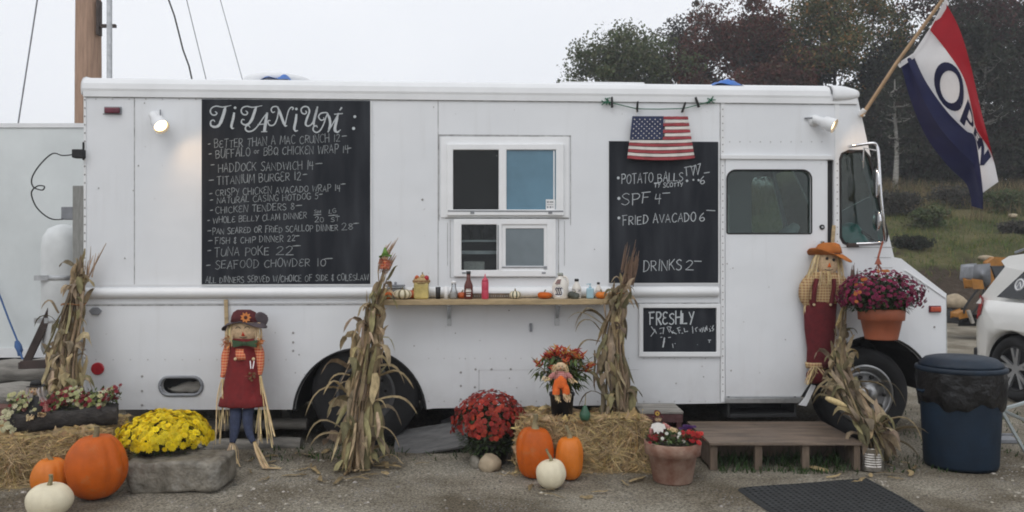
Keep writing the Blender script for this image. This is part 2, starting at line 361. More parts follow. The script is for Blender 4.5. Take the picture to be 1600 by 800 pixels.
# ---------------------------------------------------------------- mesh builder
class MB:
    def __init__(s, tint=None):
        s.v = []; s.f = []; s.mi = []; s.col = []; s.c = tint or (1, 1, 1); s.m = 0; s.sm = []; s.smooth = False
    def add(s, verts, faces):
        o = len(s.v); s.v.extend([tuple(p) for p in verts])
        for f in faces:
            s.f.append(tuple(i + o for i in f)); s.mi.append(s.m); s.col.append(s.c); s.sm.append(s.smooth)
    def box(s, lo, hi):
        x0, y0, z0 = lo; x1, y1, z1 = hi
        s.add([(x0,y0,z0),(x1,y0,z0),(x1,y1,z0),(x0,y1,z0),(x0,y0,z1),(x1,y0,z1),(x1,y1,z1),(x0,y1,z1)],
              [(3,2,1,0),(4,5,6,7),(0,1,5,4),(1,2,6,5),(2,3,7,6),(3,0,4,7)])
    def bar(s, a, b, w, h, up=(0, 0, 1)):
        a, b = Vector(a), Vector(b); d = (b - a).normalized(); up = Vector(up)
        if abs(d.dot(up)) > .98: up = Vector((0, 1, 0))
        sd = d.cross(up).normalized(); u2 = sd.cross(d)
        ps = []
        for p in (a, b):
            for i, j in ((-1,-1),(1,-1),(1,1),(-1,1)): ps.append(p + sd * i * w / 2 + u2 * j * h / 2)
        s.add(ps, [(3,2,1,0),(4,5,6,7),(0,1,5,4),(1,2,6,5),(2,3,7,6),(3,0,4,7)])
    def tube(s, pts, r, n=8, cap=True, closed=False):
        pts = [Vector(p) for p in pts]; k = len(pts)
        rs = r if isinstance(r, (list, tuple)) else [r] * k
        old = s.smooth; s.smooth = True
        vs = []; prev = None
        for i, p in enumerate(pts):
            if closed: d = pts[(i + 1) % k] - pts[i - 1]
            else: d = pts[min(i + 1, k - 1)] - pts[max(i - 1, 0)]
            d = d.normalized() if d.length > 1e-9 else Vector((0, 0, 1))
            if prev is None:
                a = d.cross(Vector((0, 0, 1)))
                if a.length < .05: a = d.cross(Vector((0, 1, 0)))
            else:
                a = prev - d * prev.dot(d)
            a.normalize(); prev = a; b = d.cross(a)
            for j in range(n):
                t = 2 * pi * j / n
                vs.append(p + (a * cos(t) + b * sin(t)) * rs[i])
        fs = []
        for i in range(k if closed else k - 1):
            i2 = (i + 1) % k
            for j in range(n):
                fs.append((i * n + j, i * n + (j + 1) % n, i2 * n + (j + 1) % n, i2 * n + j))
        s.add(vs, fs); s.smooth = old
        if cap and not closed:
            s.add(vs[:n], [tuple(range(n))[::-1]]); s.add(vs[-n:], [tuple(range(n))])
    def loft(s, rings, n=16, cap=True, rib=None, smooth=True):
        """rings: (centre, rx, ry); horizontal ellipses"""
        old = s.smooth; s.smooth = smooth
        vs = []; k = len(rings)
        for (c, rx, ry) in rings:
            for j in range(n):
                t = 2 * pi * j / n; q = rib(t) if rib else 1
                vs.append((c[0] + rx * q * cos(t), c[1] + ry * q * sin(t), c[2]))
        fs = []
        for i in range(k - 1):
            for j in range(n):
                fs.append((i * n + j, i * n + (j + 1) % n, (i + 1) * n + (j + 1) % n, (i + 1) * n + j))
        if cap: fs.append(tuple(range(n))[::-1]); fs.append(tuple((k - 1) * n + j for j in range(n)))
        s.add(vs, fs); s.smooth = old
    def lathe(s, prof, c, n=24, cap=True, rib=None):
        s.loft([((c[0], c[1], c[2] + z), r, r) for r, z in prof], n, cap, rib)
    def ell(s, c, r, nu=14, nv=9, rib=None):
        rings = []
        for i in range(nv + 1):
            a = -pi / 2 + pi * i / nv
            q = max(cos(a), .03)
            rings.append(((c[0], c[1], c[2] + r[2] * sin(a)), r[0] * q, r[1] * q))
        s.loft(rings, nu, True, rib)
    def blade(s, pts, ws, side, fold=0.0):
        """a long leaf: pts the midrib, ws half widths, side a vector across"""
        old = s.smooth; s.smooth = True
        vs = []; k = len(pts); side = Vector(side)
        for i, p in enumerate(pts):
            p = Vector(p); d = Vector(pts[min(i + 1, k - 1)]) - Vector(pts[max(i - 1, 0)])
            d.normalize(); a = side - d * side.dot(d)
            if a.length < .05: a = d.orthogonal()
            a.normalize(); nn = d.cross(a)
            vs += [p - a * ws[i] + nn * fold * ws[i], p, p + a * ws[i] + nn * fold * ws[i]]
        fs = []
        for i in range(k - 1):
            o = i * 3
            fs += [(o, o + 1, o + 4, o + 3), (o + 1, o + 2, o + 5, o + 4)]
        s.add(vs, fs); s.smooth = old
    def plate(s, outline, holes, y0, y1):
        """a sheet in the s-z plane with holes; outline and holes are lists of (s, z)"""
        pts = []; edges = []; loops = [outline] + list(holes)
        for L in loops:
            o = len(pts); pts += [Vector((p[0], p[1])) for p in L]
            edges += [(o + i, o + (i + 1) % len(L)) for i in range(len(L))]
        r = delaunay_2d_cdt(pts, edges, [], 0, 1e-7)
        vv, ff = r[0], r[2]
        def inside(p, L):
            c = False; j = len(L) - 1
            for i in range(len(L)):
                xi, yi = L[i][0], L[i][1]; xj, yj = L[j][0], L[j][1]
                if (yi > p[1]) != (yj > p[1]) and p[0] < (xj - xi) * (p[1] - yi) / (yj - yi) + xi: c = not c
                j = i
            return c
        tri = []
        for f in ff:
            g = sum((vv[i] for i in f), Vector((0, 0))) / len(f)
            e1, e2 = vv[f[1]] - vv[f[0]], vv[f[2]] - vv[f[0]]
            if abs(e1.x * e2.y - e1.y * e2.x) < 2e-6: continue
            if inside(g, outline) and not any(inside(g, h) for h in holes): tri.append(f)
        n = len(vv)
        vs = [(p[0], y0, p[1]) for p in vv] + [(p[0], y1, p[1]) for p in vv]
        fs = [tuple(f) for f in tri] + [tuple(i + n for i in f)[::-1] for f in tri]
        cnt = {}
        for f in tri:
            for a, b in zip(f, list(f[1:]) + [f[0]]): cnt[(a, b)] = 1
        for (a, b) in list(cnt):
            if (b, a) not in cnt: fs.append((b, a, a + n, b + n))
        s.add(vs, fs)
    def build(s, name, mat, parent=None, origin=None, bevel=0.0, seg=2, tint=False):
        me = bpy.data.meshes.new(name)
        vs = s.v
        if origin is not None:
            ox, oy, oz = origin; vs = [(a - ox, b - oy, c - oz) for a, b, c in s.v]
        me.from_pydata(vs, [], s.f)
        mats = mat if isinstance(mat, (list, tuple)) else [mat]
        for m in mats: me.materials.append(m)
        me.polygons.foreach_set("material_index", s.mi)
        me.polygons.foreach_set("use_smooth", s.sm)
        a = me.color_attributes.new("tint", 'FLOAT_COLOR', 'CORNER')
        arr = np.ones((len(me.loops), 4), np.float32)
        lt = np.array([p.loop_total for p in me.polygons]); ca = np.array(s.col, np.float32).reshape(-1, 3)
        arr[:, :3] = np.repeat(ca, lt, axis=0)
        a.data.foreach_set("color", arr.ravel())
        me.update()
        if bevel or True:
            bm = bmesh.new(); bm.from_mesh(me)
            if bevel:
                bmesh.ops.remove_doubles(bm, verts=bm.verts, dist=1e-5)
                es = [e for e in bm.edges if len(e.link_faces) == 2 and e.calc_face_angle(0) > radians(35)]
                bmesh.ops.bevel(bm, geom=es, offset=bevel, segments=seg, affect='EDGES', profile=.5, clamp_overlap=True)
                for f in bm.faces: f.smooth = True if bevel > .02 else f.smooth
                bmesh.ops.recalc_face_normals(bm, faces=bm.faces)
            bm.to_mesh(me); bm.free()
        ob = bpy.data.objects.new(name, me); C.objects.link(ob)
        if parent is not None: ob.parent = parent
        return ob

def tag(o, label=None, cat=None, group=None, kind=None):
    if label: o["label"] = label
    if cat: o["category"] = cat
    if group: o["group"] = group
    if kind: o["kind"] = kind
    return o
class Thing:
    def __init__(s, name, label, cat, origin, group=None, truck=False, rz=0.0):
        s.o = bpy.data.objects.new(name, None); C.objects.link(s.o)
        s.o.empty_display_size = .1
        s.org = Vector(origin)
        if truck:
            s.o.location = TW(s.org); s.o.rotation_euler = (0, 0, TH)
        else:
            s.o.location = s.org; s.o.rotation_euler = (0, 0, rz)
        tag(s.o, label, cat, group)
    def part(s, name, mb, mat, parent=None, bevel=0.0, label=None, seg=2, kind=None):
        ob = mb.build(name, mat, parent or s.o, s.org, bevel, seg)
        tag(ob, label, kind=kind)
        return ob
def copy_tree(o, parent=None):
    c = o.copy(); C.objects.link(c); c.parent = parent
    for ch in o.children: copy_tree(ch, c)
    return c

def lerp(a, b, t): return a + (b - a) * t
def arc(cu, cv, r, a0, a1, n, rv=None):
    rv = rv or r
    return [(cu + r * cos(radians(lerp(a0, a1, i / n))), cv - rv * sin(radians(lerp(a0, a1, i / n)))) for i in range(n + 1)]
def rrect(u0, v0, u1, v1, r, n=5, rb=None):
    rb = r if rb is None else rb
    out = []
    for (cx, cy, a, q) in ((u1 - r, v0 + r, 90, r), (u0 + r, v0 + r, 180 - 0, r), (u0 + rb, v1 - rb, 180, rb), (u1 - rb, v1 - rb, 270, rb)):
        pass
    out += arc(u1 - r, v0 + r, r, 0, 90, n) + arc(u0 + r, v0 + r, r, 90, 180, n)
    out += arc(u0 + rb, v1 - rb, rb, 180, 270, n) + arc(u1 - rb, v1 - rb, rb, 270, 360, n)
    res = []
    for p in out:
        if not res or abs(p[0] - res[-1][0]) + abs(p[1] - res[-1][1]) > 1e-3: res.append(p)
    return res
def rect(u0, v0, u1, v1): return [(u0, v1), (u1, v1), (u1, v0), (u0, v0)]
def sz(L, d=0.0):
    r = []
    for (u, v) in L:
        p = T(u, v, d); r.append((p.x, p.z))
    return r
def catmull(P, k=6):
    P = [Vector(p) for p in P]; out = []
    n = len(P)
    for i in range(n - 1):
        p0 = P[max(i - 1, 0)]; p1 = P[i]; p2 = P[i + 1]; p3 = P[min(i + 2, n - 1)]
        for j in range(k):
            t = j / k
            out.append(.5 * ((2 * p1) + (p2 - p0) * t + (2 * p0 - 5 * p1 + 4 * p2 - p3) * t * t + (3 * p1 - p0 - 3 * p2 + p3) * t ** 3))
    out.append(P[-1]); return out
def rv(s): return Vector((rnd.uniform(-s, s), rnd.uniform(-s, s), rnd.uniform(-s, s)))
#@@STRUCT
# ================================================================ the ground and the bank
def fbm(x, y, s=1.0, o=4):
    r = 0; a = 1
    for i in range(o):
        r = r + a * (np.sin(x * s * 1.7 + 1.3 * i + 1.9 * np.sin(y * s * 1.1 + i)) * np.cos(y * s * 1.5 - .7 * i + 1.4 * np.sin(x * s * .9 + 2 * i)))
        s *= 2.03; a *= .5
    return r
def grid_mesh(name, xs, ys, hf, mat):
    X, Yg = np.meshgrid(xs, ys); Z = hf(X, Yg)
    nx, ny = len(xs), len(ys)
    v = np.stack([X, Yg, Z], -1).reshape(-1, 3)
    i = np.arange(nx * ny).reshape(ny, nx)
    q = np.stack([i[:-1, :-1], i[:-1, 1:], i[1:, 1:], i[1:, :-1]], -1).reshape(-1, 4)
    me = bpy.data.meshes.new(name); me.from_pydata(v.tolist(), [], q.tolist())
    me.materials.append(mat); me.polygons.foreach_set("use_smooth", [True] * len(me.polygons))
    o = bpy.data.objects.new(name, me); C.objects.link(o); return o
def axis(breaks):
    out = []
    for a, b, st in breaks: out += list(np.arange(a, b, st))
    return np.array(out + [breaks[-1][1]])
def ground_h(x, y):
    near = np.clip((12 - np.abs(y - 5)) / 8, 0, 1)
    return (fbm(x, y, 2.2, 4) * .006 - .004) * near
gx = axis([(-900, -40, 60), (-40, -8, 2), (-8, 8, .12), (8, 40, 2), (40, 900, 60)])
gy = axis([(-60, 0, 6), (0, 3.5, .5), (3.5, 9, .1), (9, 20, .6), (20, 60, 4), (60, 1600, 80)])
tag(grid_mesh("ground", gx, gy, ground_h, GROUND), kind="structure")

def bank_h(x, y):
    w = fbm(x, y * .4, .22, 3) * .5
    t1 = np.clip((y - 19.3 - w) / 1.6, 0, 1); t1 = t1 * t1 * (3 - 2 * t1)
    t2 = np.clip((y - 21 - w) / 11.5, 0, 1)
    t3 = np.clip((y - 32) / 40, 0, 1)
    return -.25 + 1.62 * t1 + 2.75 * t2 ** .85 + 1.3 * t3 + fbm(x, y, .8, 4) * .13 * t1
def bank_mat():
    m = bpy.data.materials.new("grassy_earth"); m.use_nodes = True
    n = m.node_tree; b = n.nodes["Principled BSDF"]; vec = _n(n, "TexCoord").outputs["Object"]
    def noise(s, d=6):
        z = _n(n, "TexNoise"); z.inputs["Scale"].default_value = s; z.inputs["Detail"].default_value = d; n.links.new(vec, z.inputs["Vector"]); return z.outputs["Fac"]
    def ramp(f, p0, c0, p1, c1):
        r = _n(n, "ValToRGB"); e = r.color_ramp.elements
        e[0].position = p0; e[0].color = (*c0, 1); e[1].position = p1; e[1].color = (*c1, 1); n.links.new(f, r.inputs["Fac"]); return r.outputs[0]
    earth = ramp(noise(1.2), .3, (.030, .022, .016), .7, (.085, .065, .048))
    turf = ramp(noise(.9), .35, (.055, .062, .022), .68, (.13, .115, .055))
    geo = _n(n, "NewGeometry"); sp = _n(n, "SeparateXYZ"); n.links.new(geo.outputs["Normal"], sp.inputs[0])
    ad = _n(n, "Math"); ad.operation = 'MULTIPLY_ADD'; ad.inputs[1].default_value = .5; ad.inputs[2].default_value = -.25
    n.links.new(noise(1.7), ad.inputs[0])
    su = _n(n, "Math"); su.operation = 'ADD'; n.links.new(sp.outputs["Z"], su.inputs[0]); n.links.new(ad.outputs[0], su.inputs[1])
    f = ramp(su.outputs[0], .80, (0, 0, 0), .90, (1, 1, 1))
    mx = _n(n, "MixRGB"); n.links.new(f, mx.inputs["Fac"]); n.links.new(earth, mx.inputs["Color1"]); n.links.new(turf, mx.inputs["Color2"])
    n.links.new(mx.outputs[0], b.inputs["Base Color"]); b.inputs["Roughness"].default_value = .95; b.inputs["Specular IOR Level"].default_value = .15
    bp = _n(n, "Bump"); bp.inputs["Strength"].default_value = .8; bp.inputs["Distance"].default_value = .15
    n.links.new(noise(6), bp.inputs["Height"]); n.links.new(bp.outputs[0], b.inputs["Normal"])
    return m
BANK = bank_mat()
bxs = axis([(-260, -40, 12), (-40, 4, 2), (4, 34, .25), (34, 60, 2), (60, 300, 15)])
bys = axis([(18.2, 24, .2), (24, 36, .5), (36, 60, 2), (60, 240, 15)])
tag(grid_mesh("hillside", bxs, bys, bank_h, BANK), kind="structure")

def quads_obj(name, cen, tang, bit, cols, mat, diamond=True):
    """numpy leaf cloud: one small diamond per row"""
    n = len(cen)
    if diamond: P = np.stack([cen - tang, cen - bit + tang * .1, cen + tang, cen + bit + tang * .1], 1)
    else: P = np.stack([cen - bit, cen + bit, cen + tang + bit * .15, cen + tang - bit * .15], 1)
    me = bpy.data.meshes.new(name)
    me.vertices.add(n * 4); me.vertices.foreach_set("co", P.reshape(-1).astype(np.float32))
    me.loops.add(n * 4); me.loops.foreach_set("vertex_index", np.arange(n * 4, dtype=np.int32))
    me.polygons.add(n); me.polygons.foreach_set("loop_start", np.arange(0, n * 4, 4, dtype=np.int32))
    me.polygons.foreach_set("loop_total", np.full(n, 4, np.int32))
    me.update(calc_edges=True)
    a = me.color_attributes.new("tint", 'FLOAT_COLOR', 'CORNER')
    arr = np.ones((n * 4, 4), np.float32); arr[:, :3] = np.repeat(cols, 4, axis=0); a.data.foreach_set("color", arr.ravel())
    me.materials.append(mat); me.validate()
    o = bpy.data.objects.new(name, me); C.objects.link(o); return o
def unit(n):
    d = nrng.normal(size=(n, 3)); return d / np.linalg.norm(d, axis=1, keepdims=True)

# turf on the bank and the dead brush along its crest
def blades(name, n, x0, x1, y0, y1, hmin, hmax, wid, pal, keep, lean=.35):
    x = nrng.uniform(x0, x1, n); y = y0 + (y1 - y0) * nrng.uniform(0, 1, n)
    k = keep(x, y); x, y = x[k], y[k]; n = len(x)
    base = np.stack([x, y, bank_h(x, y) - .03], 1)
    h = nrng.uniform(hmin, hmax, n)[:, None]
    up = np.stack([nrng.normal(0, lean, n), nrng.normal(0, lean, n), np.ones(n)], 1) * h
    a = nrng.uniform(0, 2 * pi, n); side = np.stack([np.cos(a), np.sin(a), np.zeros(n)], 1) * wid * nrng.uniform(.5, 1.3, (n, 1))
    pal = np.array(pal); c = pal[nrng.integers(0, len(pal), n)] * nrng.uniform(.6, 1.25, (n, 1))
    o = quads_obj(name, base, up, side, c, M_['grass'], False); tag(o, kind="stuff"); return o
blades("bank_grass", 48000, 7, 27, 20.6, 31.5, .05, .22, .010, [(1, 1, 1), (.75, .95, .6), (1.6, 1.2, 1.1), (.45, .55, .45), (.9, 1.15, .8), (.7, .9, .6), (2.0, 1.35, 1.7)],
       lambda x, y: fbm(x, y, .7, 4) > -.45)
blades("dead_brush", 46000, 8, 29, 25.5, 33.2, .2, .75, .009, [(2.0, 1.1, 2.1), (1.4, .8, 1.3), (2.7, 1.7, 2.8), (.6, .5, .55), (.5, .55, .5)],
       lambda x, y: fbm(x, y, .9, 4) + (y - 29.0) * .30 > .0, .28)

# ================================================================ trees
def tree(name, label, u, Y, top_v, wpx, pal, n=9000, leaf=.17, crown_lo=.25, gap=.5, trunk='trunk', tr=.16, seed=1, lean=0.0, taper=.55, group=None, ncl=None, shape=1.0, tv=1.0):
    r = np.random.default_rng(seed); rr = random.Random(seed)
    x = (u - 800) / F * Y; gz = float(bank_h(np.array([x]), np.array([Y]))[0]) - .1
    top = EYE + (400 - top_v) / F * Y; H = top - gz; R = wpx / F * Y / 2
    t = Thing(name, label, "tree", (x, Y, gz), group)
    tb = MB(); tip = Vector((x + lean * H, Y, gz + H * .86))
    axis_p = catmull([Vector((x, Y, gz)), Vector((x + lean * H * .3 + rr.uniform(-.1, .1), Y, gz + H * .3)), Vector((x + lean * H * .6 + rr.uniform(-.15, .15), Y + .1, gz + H * .6)), tip], 5)
    k = len(axis_p); tb.tube(axis_p, [lerp(tr, .02, i / (k - 1)) for i in range(k)], 8)
    nb = 22; cl = []
    for i in range(nb):
        f = lerp(max(crown_lo * .8, .12), .93, (i + .5) / nb); p = axis_p[int(f * (k - 1))]
        g = (f - crown_lo) / (1 - crown_lo); g = min(max(g, 0), 1)
        reach = R * (sin(pi * (g * .80 + .14)) ** .8) * rr.uniform(.45, 1.0) * shape
        a = rr.uniform(0, 2 * pi) + i * 2.4
        e = p + Vector((cos(a) * reach, sin(a) * reach, reach * rr.uniform(.15, .6)))
        e.z = min(e.z, top - .2)
        mid = p.lerp(e, .5) + Vector((0, 0, -.06 * reach)) + Vector((rr.uniform(-.1, .1),) * 3)
        tb.tube([p, mid, e], [tr * .32, tr * .2, .012], 5, False)
        for q in range(4):
            s = mid.lerp(e, rr.random()); e2 = s + Vector((rr.gauss(0, 1), rr.gauss(0, 1), rr.uniform(.1, 1))) * R * .22
            e2.z = min(e2.z, top)
            tb.tube([s, s.lerp(e2, .5) + rv(.05), e2], [tr * .12, tr * .08, .006], 4, False); cl.append(e2)
        cl.append(e); cl.append(mid.lerp(e, .6))
    cl.append(Vector((tip.x, tip.y, top - .25)))
    t.part("trunk", tb, M_[trunk])
    m = ncl or len(cl); cl = np.array([tuple(c) for c in cl])
    extra = 40
    ang = r.uniform(0, 2 * pi, extra); gg = r.uniform(0.02, .98, extra)
    rad = R * np.sin(pi * (gg * .80 + .14)) ** .8 * r.uniform(.35, 1, extra) * shape
    ex = np.stack([x + lean * H * (crown_lo + gg * (1 - crown_lo)) + rad * np.cos(ang), Y + rad * np.sin(ang), gz + H * (crown_lo + gg * (1 - crown_lo) * .97)], 1)
    cl = np.concatenate([cl, ex]); m = len(cl)
    pal = np.array(pal); ccol = pal[r.integers(0, len(pal), m)] * r.uniform(.7, 1.25, (m, 1))
    size = r.uniform(.5, 1.25, m) * R * .29
    pick = r.integers(0, m, n)
    d = r.normal(size=(n, 3)); d /= np.linalg.norm(d, axis=1, keepdims=True)
    rad = r.uniform(0, 1, (n, 1)) ** gap
    P = cl[pick] + d * rad * size[pick][:, None] * np.array([1, 1, .8])
    P = P[P[:, 2] < top + .15]; n = len(P)
    tn = unit(n) * leaf * r.uniform(.5, 1.25, (n, 1)); bt = np.cross(tn, unit(n)); bt /= np.linalg.norm(bt, axis=1, keepdims=True) + 1e-6
    bt *= leaf * .5 * r.uniform(.6, 1.2, (n, 1))
    cols = ccol[pick[:n]] * r.uniform(.85, 1.15, (n, 1))
    c = quads_obj("crown", P - np.array(t.o.location), tn, bt, cols, M_['crown']); c.parent = t.o
    return t
GR = [(.095, .125, .055), (.080, .110, .050), (.125, .135, .062), (.105, .105, .056)]
RD = [(.115, .042, .034), (.135, .050, .038), (.085, .044, .034), (.085, .065, .04)]
OR = [(.085, .095, .04), (.145, .14, .05), (.30, .16, .06), (.075, .095, .038)]
GY_ = [(.075, .072, .06), (.06, .055, .05), (.09, .08, .065), (.055, .06, .045)]
DK = [(.030, .038, .024), (.024, .030, .019), (.042, .046, .026), (.038, .028, .022)]
DR = [(.07, .03, .026), (.05, .042, .03), (.032, .036, .022), (.066, .024, .024)]
tg = "trees along the top of the bank"
tree("broadleaf_tree", "broad grey-green domed tree farthest left in the treeline above the truck roof", 962, 40, 40, 205, GR, 30000, .105, .25, .5, seed=3, group=tg)
tree("broadleaf_tree", "thin-leaved pale tree, sky between its twigs, left of the red-brown maple", 1090, 42, -2, 140, GY_, 10000, .10, .2, .6, seed=4, group=tg)
tree("maple_tree", "dark red-brown maple rising behind the truck roof", 1155, 38, -24, 205, RD, 34000, .10, .2, .5, seed=5, group=tg)
tree("maple_tree", "tall green tree with orange tinted upper leaves to the right of the red maple", 1302, 39, -50, 230, OR, 34000, .10, .22, .5, seed=6, group=tg)
tree("broadleaf_tree", "sparse grey-purple tree beside the flag pole, sky showing through its top", 1425, 41, 0, 170, [(.075, .062, .066), (.08, .075, .06), (.05, .05, .042)], 13000, .10, .2, .6, seed=8, group=tg)
tree("maple_tree", "dark dull-red tree filling the sky behind the flag cloth", 1560, 36, -80, 240, DR, 34000, .10, .15, .5, seed=9, group=tg)
tree("broadleaf_tree", "dark green tree between the orange-topped tree and the flag pole", 1385, 37, 70, 190, DK, 24000, .11, .08, .5, seed=10, group=tg)
tree("broadleaf_tree", "almost black tree behind the flag, low over the bank crest", 1480, 34.5, 20, 220, DK, 30000, .10, .05, .5, seed=12, group=tg)
tree("broadleaf_tree", "dark olive tree at the far right edge, behind the white car", 1650, 35, -30, 210, DK, 22000, .10, .05, .5, seed=13, group=tg)
tree("evergreen_bush", "low black-green bush at the bank crest beside the truck windscreen", 1395, 33.6, 205, 130, DK, 13000, .10, .02, .5, tr=.08, seed=14, group="dark bushes along the bank crest")
tree("evergreen_bush", "low black-green bush at the bank crest under the flag tip", 1520, 33.6, 195, 130, DK, 13000, .10, .02, .5, tr=.08, seed=15, group="dark bushes along the bank crest")
tree("evergreen_bush", "low black-green bush at the bank crest behind the white car roof", 1625, 33.6, 185, 150, DK, 13000, .10, .02, .5, tr=.08, seed=16, group="dark bushes along the bank crest")
tree("broadleaf_tree", "dark green tree low behind the truck roof between the domed tree and the maple", 1058, 44, 62, 170, DK, 18000, .12, .1, .5, seed=17, group=tg)
tree("broadleaf_tree", "dark green tree low behind the truck roof under the orange-topped tree", 1232, 43, 35, 190, DK, 24000, .12, .1, .5, seed=18, group=tg)
tree("birch_tree", "pale slender birch standing against the dark wood beside the truck windscreen", 1398, 32.2, 95, 60, DK, 900, .10, .45, .6, trunk='birch', tr=.13, seed=20, lean=.0, group="pale birches on the bank")
tree("birch_tree", "pale leaning birch trunk to the right of the flag", 1532, 32.3, 40, 80, DK, 1000, .10, .45, .6, trunk='birch', tr=.12, seed=21, lean=.035, group="pale birches on the bank")
tree("evergreen_bush", "low black-green bush at the bank crest left of the flag tip", 1458, 33.4, 200, 140, DK, 13000, .10, .02, .5, tr=.08, seed=19, group="dark bushes along the bank crest")
for i, (u, Y, tv, w, pl, lab) in enumerate([(1405, 27, 300, 70, GY_, "grey-brown scrubby shrub on the bank just above the truck bonnet"), (1450, 25, 322, 60, GR, "low green shrub on the grassy bank below the flag tip"), (1500, 28.5, 292, 90, GY_, "wide grey-brown scrubby shrub at the bank crest below the flag tip"), (1575, 27, 298, 80, GR, "green shrub on the bank right of the flag tip"), (1590, 24, 345, 60, GY_, "small brown shrub low on the bank above the white car"), (1425, 22.6, 372, 70, DK, "small dark shrub low on the bank beside the bonnet")]):
    tree("shrub", lab, u, Y, tv, w, pl, 2600, .055, .04, .6, tr=.03, seed=60 + i, group="shrubs on the grassy bank")
# stones on the bank
def stone(name, label, c, r, mat, seed, flat=0.0, group=None, cat="stone"):
    rr = random.Random(seed); mb = MB(); mb.ell((0, 0, 0), r, 18, 12)
    ph = [rr.uniform(0, 6) for _ in range(6)]
    vs = []
    for (x, y, z) in mb.v:
        q = 1 + .10 * sin(3.1 * x / r[0] + ph[0]) * cos(2.7 * z / r[2] + ph[1]) + .08 * sin(4.3 * y / r[1] + ph[2] + 2 * x / r[0]) + .04 * sin(9 * x / r[0] + ph[3]) * sin(8 * z / r[2] + ph[4])
        vs.append((x * q, y * q, max(z * q, -r[2] * .7)))
    mb.v = vs
    o = mb.build(name, mat); o.location = (c[0], c[1], c[2] + r[2] * .66)
    tag(o, label, cat, group); return o
def on_bank(u, Y):
    x = (u - 800) / F * Y; return (x, Y, float(bank_h(np.array([x]), np.array([Y]))[0]))
stone("boulder", "tan rounded boulder at the foot of the bank behind the truck bonnet", on_bank(1491, 20.15), (.27, .24, .19), M_['rockt'], 3)
stone("boulder", "pale flat stone half buried in the grassy bank above the yellow machine", on_bank(1541, 21.6), (.22, .2, .1), M_['rockt'], 5)
stone("boulder", "small pale stone high on the bank left of the flag tip", on_bank(1474, 27), (.16, .15, .09), M_['rockt'], 6)
stone("boulder", "small pale stone high on the bank right of the flag tip", on_bank(1582, 26), (.15, .15, .09), M_['rockt'], 7)

# loose pebbles on the yard: nobody could count them
def pebbles(n):
    x = nrng.uniform(-5.2, 5.2, n); y = 4.6 + 3.6 * nrng.uniform(0, 1, n) ** 1.1
    k = fbm(x, y, 1.3, 4) + nrng.normal(0, .5, n) > .15; x, y = x[k], y[k]; n = len(x)
    s = np.clip(nrng.lognormal(-5.1, .55, n), .002, .022)
    base = np.array([(1,0,0),(0,1,0),(-1,0,0),(0,-1,0),(0,0,.75),(.7,.7,.35),(-.7,.6,.4)], float)
    fcs = [(0,1,5),(1,6,5),(5,6,4),(1,2,6),(2,3,6),(6,3,4),(3,0,4),(0,5,4)]
    vs = []; fs = []; col = []
    a = nrng.uniform(0, 2 * pi, n); z = ground_h(x, y)
    for i in range(n):
        ca, sa = cos(a[i]), sin(a[i]); o = len(vs); q = s[i]; e = .6 + .5 * rnd.random()
        for b in base: vs.append((x[i] + q * (b[0] * ca - b[1] * sa * e), y[i] + q * (b[0] * sa + b[1] * ca * e), z[i] + q * b[2] * .8 - q * .1))
        c = rnd.uniform(.3, 1.45); c = (c, c, c * rnd.uniform(.9, 1.02))
        for f in fcs: fs.append(tuple(i2 + o for i2 in f)); col.append(c)
    mb = MB(); mb.v = vs; mb.f = fs; mb.col = col; mb.mi = [0] * len(fs); mb.sm = [False] * len(fs)
    tag(mb.build("gravel", M_['pebble']), kind="stuff")
pebbles(20000)
# weeds under the step and beside the bin
wb = MB()
def weed_patch(x0, x1, y0, y1, n, h):
    for i in range(n):
        p = Vector((rnd.uniform(x0, x1), rnd.uniform(y0, y1), -.005)); q = rnd.uniform(.5, 1) * h
        e = p + Vector((rnd.gauss(0, .35) * q, rnd.gauss(0, .35) * q, q))
        g = rnd.uniform(.5, 1.1); wb.c = (g * .7, g, g * .5)
        a = rnd.uniform(0, pi); sd = Vector((cos(a), sin(a), 0)) * .005
        wb.add([p - sd, p + sd, p.lerp(e, .6) + sd * .8, e, p.lerp(e, .6) - sd * .8], [(0, 1, 2, 3, 4)])
weed_patch(1.5, 2.7, 6.1, 6.8, 700, .12); weed_patch(1.55, 2.6, 5.98, 6.1, 160, .06)
weed_patch(-2.1, 1.2, 6.35, 6.9, 420, .06); weed_patch(3.5, 5.4, 6.4, 8.5, 350, .05); weed_patch(2.7, 3.4, 6.0, 6.5, 120, .05)
tag(wb.build("weeds", M_['leaf']), kind="stuff")

# ================================================================ left background
t = Thing("box_trailer", "long pale grey windowless box trailer behind the truck's rear end", "trailer", (-6.6, 8.9, 0))
zt = EYE + 205 / F * 8.4
mb = MB(); mb.box((-14, 8.4, .62), (-2.2, 10.8, zt)); t.part("body_panel", mb, M_['trailer'], bevel=.02)
mb = MB(); mb.box((-14, 8.386, .56), (-2.2, 8.398, .66)); mb.box((-14, 8.386, zt - .03), (-2.2, 8.398, zt + .015)); t.part("edge_rail", mb, M_['trim'])
mb = MB(); mb.box((-13.5, 8.7, .0), (-13.2, 9.0, .6)); mb.box((-3.2, 8.7, .0), (-2.9, 9.0, .6)); mb.box((-13.9, 9.2, .4), (-2.3, 10, .6)); t.part("underframe", mb, M_['dark'])

